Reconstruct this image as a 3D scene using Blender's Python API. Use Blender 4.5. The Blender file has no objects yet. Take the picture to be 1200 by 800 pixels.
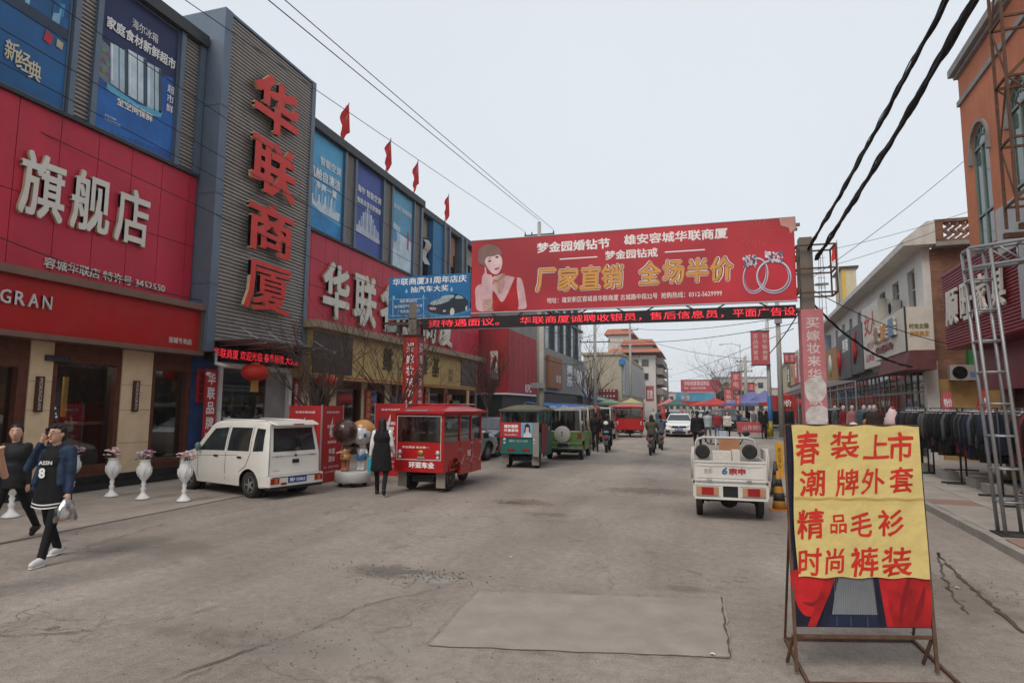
import bpy, bmesh, math, random
from mathutils import Vector, Matrix
random.seed(7)
scn = bpy.context.scene
R = math.radians
# ------------------------------------------------------------------ camera model
F=720.0; CX,CY=600.0,400.0; CAMH=1.9
VPX,VPY=815.0,477.0; ROLL=math.radians(0.35)
def _norm(v):
    l=math.sqrt(sum(a*a for a in v)); return tuple(a/l for a in v)
def _cross(a,b): return (a[1]*b[2]-a[2]*b[1],a[2]*b[0]-a[0]*b[2],a[0]*b[1]-a[1]*b[0])
# camera space: x right, y up, -z forward.  The street's vanishing point is world +Y.
_c,_s=math.cos(ROLL),math.sin(ROLL)
_y=_norm((VPX-CX,-(VPY-CY),-F))                 # world Y in camera space
_up=(_s,_c,0.0)
# world Z: perpendicular to Y, no x component in the rolled frame
_r=(_c,-_s,0.0)
_z=_norm(_cross(_r,_y)); 
if _z[1]<0: _z=tuple(-a for a in _z)
_z=_norm(_z)
_x=_cross(_y,_z)
def ray(px,py):
    d=(px-CX,-(py-CY),-F)
    return tuple(sum(a*b for a,b in zip(ax,d)) for ax in (_x,_y,_z))
def G(px,py,z=0.0):                              # pixel -> point on the level z
    d=ray(px,py); t=(z-CAMH)/d[2]; return (d[0]*t,d[1]*t,z)
def PX(px,py,X):                                 # pixel -> point on the wall x = X
    d=ray(px,py); t=X/d[0]; return (X,d[1]*t,CAMH+d[2]*t)
def PY(px,py,Y):                                 # pixel -> point on the wall y = Y
    d=ray(px,py); t=Y/d[1]; return (d[0]*t,Y,CAMH+d[2]*t)
def proj(p):
    v=(p[0],p[1],p[2]-CAMH)
    c=[_x[i]*v[0]+_y[i]*v[1]+_z[i]*v[2] for i in range(3)]
    return (CX+F*c[0]/-c[2], CY-F*c[1]/-c[2])
cam_d = bpy.data.cameras.new('camera'); cam = bpy.data.objects.new('camera', cam_d)
scn.collection.objects.link(cam); scn.camera = cam
cam_d.sensor_width = 36.0; cam_d.lens = F/1200*36.0
cam_d.clip_start = .05; cam_d.clip_end = 3000
cam.matrix_world = Matrix(((_x[0],_x[1],_x[2],0),(_y[0],_y[1],_y[2],0),(_z[0],_z[1],_z[2],CAMH),(0,0,0,1)))
# ------------------------------------------------------------------ world: flat overcast
world = bpy.data.worlds.new('World'); scn.world = world; world.use_nodes = True
wn, wl = world.node_tree.nodes, world.node_tree.links
bg = wn['Background']; bg.inputs['Strength'].default_value = 0.087
SUN_EL, SUN_AZ = R(50), R(195)
sky = wn.new('ShaderNodeTexSky'); sky.sky_type = 'NISHITA'; sky.sun_disc = False
sky.sun_elevation = SUN_EL; sky.sun_rotation = SUN_AZ; sky.dust_density = 4; sky.air_density = 1.5
tc = wn.new('ShaderNodeTexCoord')
nz = wn.new('ShaderNodeTexNoise'); nz.inputs['Scale'].default_value = 1.6; nz.inputs['Detail'].default_value = 4
wl.new(tc.outputs['Generated'], nz.inputs['Vector'])
rmp = wn.new('ShaderNodeValToRGB')
rmp.color_ramp.elements[0].position = .3; rmp.color_ramp.elements[0].color = (6.6, 7.05, 7.6, 1)
rmp.color_ramp.elements[1].position = .75; rmp.color_ramp.elements[1].color = (7.1, 7.5, 7.95, 1)
wl.new(nz.outputs['Fac'], rmp.inputs['Fac'])
mx = wn.new('ShaderNodeMix'); mx.data_type = 'RGBA'; mx.inputs[0].default_value = .90
wl.new(sky.outputs['Color'], mx.inputs[6]); wl.new(rmp.outputs['Color'], mx.inputs[7])
wl.new(mx.outputs[2], bg.inputs['Color'])
sun_d = bpy.data.lights.new('sun', 'SUN'); sun_d.energy = 1.5; sun_d.angle = R(30); sun_d.color = (1, .93, .84)
sun = bpy.data.objects.new('sun', sun_d); scn.collection.objects.link(sun)
sun.rotation_euler = Vector((math.sin(SUN_AZ)*math.cos(SUN_EL), math.cos(SUN_AZ)*math.cos(SUN_EL), math.sin(SUN_EL))).to_track_quat('Z', 'Y').to_euler()
scn.view_settings.view_transform = 'Standard'; scn.view_settings.look = 'None'
scn.view_settings.exposure = 0.45; scn.view_settings.gamma = 1.0
scn.cycles.max_bounces = 6; scn.cycles.transparent_max_bounces = 12
scn.cycles.volume_bounces = 0; scn.cycles.caustics_reflective = False; scn.cycles.caustics_refractive = False
scn.render.resolution_x = 1024; scn.render.resolution_y = 682
# ------------------------------------------------------------------ materials
MATS = {}
def mat(name, col=(.5,.5,.5), rough=.6, metal=0., var=.10, scale=2.5, bump=0., bscale=30., dirt=0., dirtcol=(.16,.13,.10), emit=0., coat=0., streak=False, alpha=1., spec=.32):
    if name in MATS: return MATS[name]
    m = bpy.data.materials.new(name); m.use_nodes = True; MATS[name] = m
    n, l = m.node_tree.nodes, m.node_tree.links
    b = n['Principled BSDF']
    b.inputs['Roughness'].default_value = rough; b.inputs['Metallic'].default_value = metal
    b.inputs['Coat Weight'].default_value = coat; b.inputs['Specular IOR Level'].default_value = spec
    if alpha < 1: b.inputs['Alpha'].default_value = alpha
    t = n.new('ShaderNodeTexCoord'); src = t.outputs['Object']
    nz = n.new('ShaderNodeTexNoise'); nz.inputs['Scale'].default_value = scale; nz.inputs['Detail'].default_value = 5; nz.inputs['Roughness'].default_value = .6
    l.new(src, nz.inputs['Vector'])
    rp = n.new('ShaderNodeValToRGB'); e = rp.color_ramp.elements
    e[0].position = .3; e[1].position = .7
    e[0].color = tuple(max(0, c*(1-var)) for c in col)+(1,); e[1].color = tuple(min(1, c*(1+var)) for c in col)+(1,)
    l.new(nz.outputs['Fac'], rp.inputs['Fac']); out = rp.outputs['Color']
    if dirt > 0:
        mp = n.new('ShaderNodeMapping'); mp.inputs['Scale'].default_value = (2.2, 2.2, .35) if streak else (1, 1, 1)
        l.new(src, mp.inputs['Vector'])
        n2 = n.new('ShaderNodeTexNoise'); n2.inputs['Scale'].default_value = 1.7; n2.inputs['Detail'].default_value = 8; n2.inputs['Roughness'].default_value = .7
        l.new(mp.outputs[0], n2.inputs['Vector'])
        r2 = n.new('ShaderNodeValToRGB'); r2.color_ramp.elements[0].position = .45; r2.color_ramp.elements[1].position = .8
        r2.color_ramp.elements[1].color = (dirt,)*3+(1,)
        l.new(n2.outputs['Fac'], r2.inputs['Fac'])
        mm = n.new('ShaderNodeMix'); mm.data_type = 'RGBA'
        l.new(r2.outputs['Color'], mm.inputs[0]); l.new(out, mm.inputs[6]); mm.inputs[7].default_value = dirtcol+(1,)
        out = mm.outputs[2]
    l.new(out, b.inputs['Base Color'])
    if emit > 0:
        l.new(out, b.inputs['Emission Color']); b.inputs['Emission Strength'].default_value = emit
    if bump > 0:
        n3 = n.new('ShaderNodeTexNoise'); n3.inputs['Scale'].default_value = bscale; n3.inputs['Detail'].default_value = 4
        l.new(src, n3.inputs['Vector'])
        bp = n.new('ShaderNodeBump'); bp.inputs['Strength'].default_value = bump; bp.inputs['Distance'].default_value = .02
        l.new(n3.outputs['Fac'], bp.inputs['Height']); l.new(bp.outputs['Normal'], b.inputs['Normal'])
    return m
def glass(name, col=(.6,.7,.7), mixf=.35, rough=.03):
    if name in MATS: return MATS[name]
    m = bpy.data.materials.new(name); m.use_nodes = True; MATS[name] = m
    n, l = m.node_tree.nodes, m.node_tree.links
    n.remove(n['Principled BSDF'])
    tr = n.new('ShaderNodeBsdfTransparent'); tr.inputs[0].default_value = col+(1,)
    gl = n.new('ShaderNodeBsdfGlossy'); gl.inputs['Roughness'].default_value = rough; gl.inputs['Color'].default_value = (1,1,1,1)
    fr = n.new('ShaderNodeFresnel'); fr.inputs['IOR'].default_value = 1.5
    ad = n.new('ShaderNodeMath'); ad.operation = 'MULTIPLY_ADD'; ad.inputs[1].default_value = .3+.7*mixf; ad.inputs[2].default_value = mixf*.2
    l.new(fr.outputs[0], ad.inputs[0])
    mx = n.new('ShaderNodeMixShader'); l.new(ad.outputs[0], mx.inputs[0]); l.new(tr.outputs[0], mx.inputs[1]); l.new(gl.outputs[0], mx.inputs[2])
    l.new(mx.outputs[0], n['Material Output'].inputs['Surface'])
    return m
# ------------------------------------------------------------------ mesh builder
class MB:
    def __init__(s): s.v, s.f, s.m, s.sm, s.cut = [], [], [], [], []
    def add(s, vs, fs, mi=0, smooth=False):
        o = len(s.v); s.v += [tuple(v) for v in vs]
        for f in fs: s.f.append(tuple(i+o for i in f)); s.m.append(mi); s.sm.append(smooth)
        return s
    def box(s, x0, y0, z0, x1, y1, z1, mi=0, M=None):
        if x0 > x1: x0, x1 = x1, x0
        if y0 > y1: y0, y1 = y1, y0
        if z0 > z1: z0, z1 = z1, z0
        vs = [(x0,y0,z0),(x1,y0,z0),(x1,y1,z0),(x0,y1,z0),(x0,y0,z1),(x1,y0,z1),(x1,y1,z1),(x0,y1,z1)]
        if M: vs = [M @ Vector(v) for v in vs]
        return s.add(vs, [(0,3,2,1),(4,5,6,7),(0,1,5,4),(1,2,6,5),(2,3,7,6),(3,0,4,7)], mi)
    def tube(s, pts, r, n=8, mi=0, r1=None, cap=True, smooth=True):
        pts = [Vector(p) for p in pts]; k = len(pts); vs = []; fs = []
        up = None
        for i, p in enumerate(pts):
            d = (pts[min(i+1,k-1)]-pts[max(i-1,0)]).normalized()
            if up is None: up = Vector((0,0,1)) if abs(d.z) < .9 else Vector((1,0,0))
            a = d.cross(up).normalized(); b = a.cross(d).normalized(); up = b
            if isinstance(r, (list, tuple)): rr = r[i]
            else: rr = r if r1 is None else r+(r1-r)*i/(k-1)
            for j in range(n):
                t = 2*math.pi*(j+(.5 if n == 4 else 0))/n; vs.append(p+a*rr*math.cos(t)+b*rr*math.sin(t))
        for i in range(k-1):
            for j in range(n):
                fs.append((i*n+j, i*n+(j+1)%n, (i+1)*n+(j+1)%n, (i+1)*n+j))
        s.add(vs, fs, mi, smooth and n > 4)
        if cap:
            o = len(s.v)-len(vs)
            s.f.append(tuple(o+j for j in range(n))[::-1]); s.m.append(mi); s.sm.append(False)
            s.f.append(tuple(o+(k-1)*n+j for j in range(n))); s.m.append(mi); s.sm.append(False)
        return s
    def lathe(s, prof, c=(0,0,0), n=20, mi=0, axis='z', smooth=True):
        vs = []; k = len(prof)
        for r, h in prof:
            for j in range(n):
                t = 2*math.pi*j/n; a, b = r*math.cos(t), r*math.sin(t)
                vs.append({'z': (c[0]+a, c[1]+b, c[2]+h), 'x': (c[0]+h, c[1]+a, c[2]+b), 'y': (c[0]+b, c[1]+h, c[2]+a)}[axis])
        fs = [(i*n+j, i*n+(j+1)%n, (i+1)*n+(j+1)%n, (i+1)*n+j) for i in range(k-1) for j in range(n)]
        fs += [tuple(range(n))[::-1], tuple((k-1)*n+j for j in range(n))]
        return s.add(vs, fs, mi, smooth)
    def ell(s, c, r, n=12, k=8, mi=0, M=None):
        vs = []; c = Vector(c)
        for i in range(k+1):
            ph = math.pi*i/k
            for j in range(n):
                t = 2*math.pi*j/n
                p = Vector((r[0]*math.sin(ph)*math.cos(t), r[1]*math.sin(ph)*math.sin(t), r[2]*math.cos(ph)))
                vs.append(c+(M @ p if M else p))
        fs = [(i*n+j, (i+1)*n+j, (i+1)*n+(j+1)%n, i*n+(j+1)%n) for i in range(k) for j in range(n)]
        return s.add(vs, fs, mi, True)
    def prism(s, poly, o, a, b, depth, mi=0):          # polygon (u,v) in the plane o + u a + v b, pushed back by depth along -(a x b)
        o, a, b = Vector(o), Vector(a).normalized(), Vector(b).normalized(); nn = a.cross(b)
        ar = sum(poly[i][0]*poly[(i+1)%len(poly)][1]-poly[(i+1)%len(poly)][0]*poly[i][1] for i in range(len(poly)))
        if ar < 0: poly = poly[::-1]
        k = len(poly)
        vs = [o+a*u+b*v for u, v in poly]
        if not depth: return s.add(vs, [tuple(range(k))], mi)
        vs += [p-nn*depth for p in vs]
        fs = [tuple(range(k)), tuple(range(k, 2*k))[::-1]]+[(i, i+k, (i+1)%k+k, (i+1)%k) for i in range(k)]
        return s.add(vs, fs, mi)
    def grid(s, rows, mi=0, smooth=True, flip=False):
        n = len(rows[0]); vs = [p for r in rows for p in r]
        fs = [(i*n+j, i*n+j+1, (i+1)*n+j+1, (i+1)*n+j) for i in range(len(rows)-1) for j in range(n-1)]
        if flip: fs = [f[::-1] for f in fs]
        return s.add(vs, fs, mi, smooth)
    def mesh(s, name, mats, base=(0,0,0)):
        me = bpy.data.meshes.new(name)
        me.from_pydata([(v[0]-base[0], v[1]-base[1], v[2]-base[2]) for v in s.v], [], s.f)
        for m in (mats if isinstance(mats, (list, tuple)) else [mats]): me.materials.append(m)
        me.polygons.foreach_set('material_index', s.m); me.polygons.foreach_set('use_smooth', s.sm)
        me.update(); return me
def box(*a, **k): return MB().box(*a, **k)
def tube(*a, **k): return MB().tube(*a, **k)
KR = math.atan(.0615)                                 # the right-hand row of buildings stands turned by this much
ANG = {'L': 0.0, 'R': -KR}
def rotz(p, a): c, s_ = math.cos(a), math.sin(a); return (p[0]*c-p[1]*s_, p[0]*s_+p[1]*c, p[2])
def PXR(px, py, X):                                   # pixel -> point on the wall x = X of the right-hand frame
    d = rotz(ray(px, py), KR); t = X/d[0]; return (X, d[1]*t, CAMH+d[2]*t)
def PYR(px, py, Y):
    d = rotz(ray(px, py), KR); t = Y/d[1]; return (d[0]*t, Y, CAMH+d[2]*t)
def GR(px, py, z=0.): return rotz(G(px, py, z), KR)
def link(o): scn.collection.objects.link(o); return o
def thing(name, label, cat, base=(0,0,0), frame='L', group=None, local=False, rz=0.):
    """Empty at the base of a thing; local=True: parts are modelled round (0,0,0)."""
    o = bpy.data.objects.new(name, None); o.empty_display_size = .2
    o.location = rotz(base, ANG[frame]); o.rotation_euler = (0, 0, ANG[frame]+rz)
    o['label'] = label; o['category'] = cat
    if group: o['group'] = group
    link(o); BASE[o.name] = (0,0,0) if local else tuple(base)
    return o
BASE = {}
LOOSE = ('side_window', 'window_lintel', 'wheel_well', 'mullion', 'mirror', 'wing_mirror', 'emblem', 'mirror', 'cap', 'arch_moulding', 'bracket', 'castor', 'leg')
def pieces(mb):                                        # connected pieces of a builder as builders of their own
    par = list(range(len(mb.v)))
    def fd(i):
        while par[i] != i: par[i] = par[par[i]]; i = par[i]
        return i
    for f in mb.f:
        for i in f[1:]: par[fd(i)] = fd(f[0])
    out = {}
    for f, m, s in zip(mb.f, mb.m, mb.sm): out.setdefault(fd(f[0]), []).append((f, m, s))
    for fs in out.values():
        ids = sorted(set(i for f, _, _ in fs for i in f)); ix = {i: k for k, i in enumerate(ids)}; p = MB(); p.v = [mb.v[i] for i in ids]
        p.f = [tuple(ix[i] for i in f) for f, _, _ in fs]; p.m = [a[1] for a in fs]; p.sm = [a[2] for a in fs]; yield p
def part(name, mb, m, root, kind=None, label=None):
    if name in LOOSE and isinstance(mb, MB) and len(mb.f) < 900:
        for p in pieces(mb): o = part('_'+name, p, m, root)
        return o
    if name == 'lettering' and isinstance(mb, MB) and len(mb.cut) > 1:      # every line (or upright character) is a piece
        c = mb.cut+[(len(mb.v), len(mb.f))]
        for (a, fa), (b, fb_) in zip(c, c[1:]):
            p = MB(); p.v = mb.v[a:b]; p.f = [tuple(i-a for i in f) for f in mb.f[fa:fb_]]; p.m = mb.m[fa:fb_]; p.sm = mb.sm[fa:fb_]; o = part(name, p, m, root)
        return o
    name = name.lstrip('_')
    top = root
    while top.parent: top = top.parent
    me = mb.mesh(name, m, BASE[top.name]) if isinstance(mb, MB) else mb
    o = bpy.data.objects.new(name, me); o.parent = root; link(o)
    if kind: o['kind'] = kind
    if label: o['label'] = label
    return o
def single(name, mb, m, label, cat, base=None, frame='L', group=None):
    if base is None:
        xs = [v[0] for v in mb.v]; ys = [v[1] for v in mb.v]; zs = [v[2] for v in mb.v]
        base = ((min(xs)+max(xs))/2, (min(ys)+max(ys))/2, min(zs))
    o = bpy.data.objects.new(name, mb.mesh(name, m, base)); link(o)
    o.location = rotz(base, ANG[frame]); o.rotation_euler = (0, 0, ANG[frame])
    o['label'] = label; o['category'] = cat; BASE[o.name] = tuple(base)
    if group: o['group'] = group
    return o
def struct(name, mb, m, frame='L'):
    o = bpy.data.objects.new(name, mb.mesh(name, m)); link(o); o.rotation_euler = (0,0,ANG[frame]); o['kind'] = 'structure'
    BASE[o.name] = (0,0,0); return o
def copy_tree(o, parent=None):
    c = o.copy(); link(c)
    if parent: c.parent = parent
    for ch in o.children: copy_tree(ch, c)
    if not parent: BASE[c.name] = BASE.get(o.name, (0,0,0))
    return c
def place(o, loc, rz=0., label=None, frame='L', scale=None):
    o.location = rotz(loc, ANG[frame]); o.rotation_euler = (0, 0, ANG[frame]+rz)
    if label: o['label'] = label
    if scale: o.scale = (scale,)*3 if not isinstance(scale, tuple) else scale
    return o
# ------------------------------------------------------------------ lettering
_tc = {}
def glyphs(s, bold=0., shear=0., res=2):
    k = (s, bold, shear, res)
    if k in _tc: return _tc[k]
    cu = bpy.data.curves.new('t', 'FONT'); cu.body = s; cu.size = 1; cu.offset = bold; cu.resolution_u = res; cu.shear = shear
    cu.space_line = 1.0
    ob = bpy.data.objects.new('t', cu); link(ob); bpy.context.view_layer.update()
    me = bpy.data.meshes.new_from_object(ob.evaluated_get(bpy.context.evaluated_depsgraph_get()))
    vs = [v.co.copy() for v in me.vertices]; fs = [tuple(p.vertices) for p in me.polygons]
    bpy.data.objects.remove(ob); bpy.data.curves.remove(cu); bpy.data.meshes.remove(me)
    # weld doubles so that outlines can be extruded
    key = {}; rem = []; nv = []
    for v in vs:
        kk = (round(v.x, 4), round(v.y, 4))
        if kk not in key: key[kk] = len(nv); nv.append((v.x, v.y))
        rem.append(key[kk])
    nf = []
    for f in fs:
        g = []
        for i in f:
            if rem[i] not in g: g.append(rem[i])
        if len(g) > 2: nf.append(tuple(g))
    _tc[k] = (nv, nf); return _tc[k]
def text(mb, s, o, a, b, w, h, ext=0., bold=.0, mi=0, shear=0., lift=0., smi=None, vertical=False, warp=None):
    """Letters s fitted to a w x h box at o spanned by a (right) and b (up); ext = depth standing out towards a x b; bold = stroke thickening in em."""
    o, a, b = Vector(o), Vector(a).normalized(), Vector(b).normalized(); nn = a.cross(b)
    if vertical:
        ch = [c for c in s]; k = len(ch); p = h/k
        for i, c in enumerate(ch):
            if c != ' ': text(mb, c, o+b*(h-(i+1)*p+p*.08), a, b, w, p*.84, ext, bold, mi, shear, lift, smi)
        return mb
    nv, nf = glyphs(s, 0, shear)
    if not nv: return mb
    mb.cut.append((len(mb.v), len(mb.f)))
    # strokes are thickened by laying shifted copies of the outline over each other, each a hair deeper
    nsh = 0 if bold < .008 else 4 if bold < .028 else 8
    sh = [(0, 0)]+[(bold*.9*math.cos(2*math.pi*(i+.5)/nsh), bold*.9*math.sin(2*math.pi*(i+.5)/nsh)) for i in range(nsh)]
    xs = [v[0] for v in nv]; ys = [v[1] for v in nv]
    x0, y0 = min(xs)-bold, min(ys)-bold; sx = w/(max(xs)+bold-x0+1e-6); sy = h/(max(ys)+bold-y0+1e-6)
    cnt = set((f[i], f[(i+1) % len(f)]) for f in nf for i in range(len(f))) if ext else ()
    for q_, (dx, dy) in enumerate(sh):
        fr = []; dz = lift+ext-q_*.0003
        for x, y in nv:
            u, v = (x+dx-x0)*sx, (y+dy-y0)*sy
            fr.append(warp(u/w, v/h, q_) if warp else o+a*u+b*v+nn*dz)
        if not ext: mb.add(fr, nf, mi); continue
        k = len(fr); mb.add(fr+[p-nn*(ext-q_*.0003) for p in fr], nf, mi); off = len(mb.v)-2*k
        for (i, j) in cnt:
            if (j, i) not in cnt: mb.f.append((off+j, off+i, off+i+k, off+j+k)); mb.m.append(mi if smi is None else smi); mb.sm.append(False)
    return mb
YZ = ((0,1,0), (0,0,1)); XZ = ((1,0,0), (0,0,1)); RZ = ((0,-1,0), (0,0,1))
def textL(mb, s, p0, p1, X, **k):                     # pixel corners (bottom-left, top-right) on the left facade
    A, B = PX(*p0, X), PX(*p1, X); return text(mb, s, A, *YZ, B[1]-A[1], B[2]-A[2], **k)
# ------------------------------------------------------------------ blobs: capsules fused to one skin
def blob(name, prims, voxel=.02, smooth=2):
    """prims: ('c', p0, p1, r0, r1[, squash]) | ('e', centre, radii) | ('f', centre0, radii0(x,y), centre1, radii1) -> one closed mesh."""
    m = MB()
    for p in prims:
        if p[0] == 'c':
            p0, p1, r0, r1 = Vector(p[1]), Vector(p[2]), p[3], p[4]
            L = (p1-p0).length; d = (p1-p0)/max(L, 1e-6)
            q = d.to_track_quat('Z', 'Y'); n = 10; prof = []
            for i in range(4): a = -math.pi/2+math.pi/2*i/4+.02; prof.append((r0*math.cos(a), r0*math.sin(a)))
            for i in range(5): a = math.pi/2*i/4-.02*(i == 4); prof.append((r1*math.cos(a), L+r1*math.sin(a)))
            t = MB().lathe(prof, n=n); m.add([p0+q @ Vector(v) for v in t.v], t.f)
        elif p[0] == 'e': m.ell(p[1], p[2], 14, 9, M=(p[3] if len(p) > 3 else None))
        elif p[0] == 'f':
            n = 16; vs = []; c0, c1 = Vector(p[1]), Vector(p[3])
            for c, r in ((c0, p[2]), (c1, p[4])):
                for j in range(n): t = 2*math.pi*j/n; vs.append((c.x+r[0]*math.cos(t), c.y+r[1]*math.sin(t), c.z))
            fs = [(j, (j+1) % n, n+(j+1) % n, n+j) for j in range(n)]+[tuple(range(n))[::-1], tuple(range(n, 2*n))]
            m.add(vs, fs)
    me = m.mesh(name, [])
    bm = bmesh.new(); bm.from_mesh(me); bmesh.ops.recalc_face_normals(bm, faces=bm.faces); bm.to_mesh(me); bm.free()
    ob = bpy.data.objects.new('b', me); link(ob)
    md = ob.modifiers.new('r', 'REMESH'); md.mode = 'VOXEL'; md.voxel_size = voxel; md.use_smooth_shade = True
    if smooth: ms = ob.modifiers.new('s', 'SMOOTH'); ms.iterations = smooth; ms.factor = .5
    bpy.context.view_layer.update()
    out = bpy.data.meshes.new_from_object(ob.evaluated_get(bpy.context.evaluated_depsgraph_get()))
    bpy.data.objects.remove(ob); bpy.data.meshes.remove(me)
    out.name = name
    for pgn in out.polygons: pgn.use_smooth = True
    return out
def blobpart(name, prims, m, root, voxel=.02, smooth=2, label=None):
    me = blob(name, prims, voxel, smooth); me.materials.clear(); me.materials.append(m)
    o = bpy.data.objects.new(name, me); o.parent = root; link(o)
    if label: o['label'] = label
    return o
# ------------------------------------------------------------------ common materials
Mred = mat('red_panel', (.50,.026,.055), .5, var=.12, scale=.8, dirt=.45, streak=True, dirtcol=(.30,.035,.05))
Mredsign = mat('red_sign_paint', (.38,.010,.010), .35, var=.08, dirt=.15)
Mwhite = mat('white_paint', (.78,.77,.74), .5, var=.05, dirt=.15)
Moff = mat('offwhite_plaster', (.58,.56,.52), .85, var=.10, dirt=.45, streak=True, bump=.1)
Mcream = mat('cream_stone', (.66,.50,.32), .6, var=.08, scale=4, dirt=.2)
Mgrey = mat('grey_concrete', (.26,.255,.245), .85, var=.15, dirt=.3, bump=.2)
Mdark = mat('dark_metal', (.035,.037,.042), .5, var=.2)
Mblack = mat('black_plastic', (.012,.012,.013), .5)
Mrubber = mat('tyre_rubber', (.022,.021,.020), .85, var=.3, dirt=.3)
Msteel = mat('grey_steel', (.30,.30,.30), .42, metal=.6, var=.12, dirt=.2)
Mgalv = mat('galvanised_tube', (.30,.31,.32), .45, metal=.5, var=.15, dirt=.2)
Mbluesteel = mat('blue_grey_steel', (.115,.155,.205), .45, metal=.2, var=.08, dirt=.15)
Mlouv = mat('louver_metal', (.36,.335,.31), .5, metal=.25, var=.08, dirt=.25, streak=True)
Mwood = mat('brown_wood', (.105,.034,.018), .5, var=.3, scale=5)
Mrust = mat('rusty_steel', (.10,.055,.035), .8, var=.35, scale=12, dirt=.4, dirtcol=(.18,.07,.03))
Mglass = glass('shop_glass', (.66,.68,.68), .25)
Mdglass = mat('dark_window_glass', (.018,.022,.024), .06, var=.3, spec=.8)
Mgold = mat('gold_lettering', (.55,.35,.10), .4, metal=.3)
Mink = mat('white_print', (.80,.79,.77), .6, var=.03)
Mledblk = mat('led_black_panel', (.015,.012,.012), .6)
Mled = mat('lit_red_diodes', (1.,.03,.05), .5, var=.35, scale=30, emit=.75)
Mconc = mat('weathered_concrete', (.30,.28,.25), .9, var=.15, scale=1.5, dirt=.35, bump=.3)
Mpole = mat('concrete_pole', (.33,.31,.28), .9, var=.12, dirt=.35, streak=True)
Mblueprint = mat('blue_print', (.03,.16,.40), .5, var=.15, scale=1.)
Mcyan = mat('cyan_print', (.08,.36,.60), .5, var=.15, scale=1.2)
Mnavy = mat('navy_print', (.014,.022,.09), .45, var=.25, scale=.8)
Mskin = mat('skin', (.56,.32,.22), .55, var=.06)
Mhair = mat('black_hair', (.012,.010,.009), .5, var=.3)
Mblackcloth = mat('black_cloth', (.008,.008,.009), .9, var=.4, bump=1, bscale=9)
Mdirtyred = mat('faded_red_print', (.42,.075,.085), .65, var=.12, dirt=.25, dirtcol=(.5,.2,.2))
Mpinkpr = mat('faded_pink_print', (.50,.17,.19), .7, var=.12, dirt=.25, dirtcol=(.5,.35,.33), streak=True)
Mredpr = mat('red_print', (.43,.025,.028), .5, var=.12, scale=.9)
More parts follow.
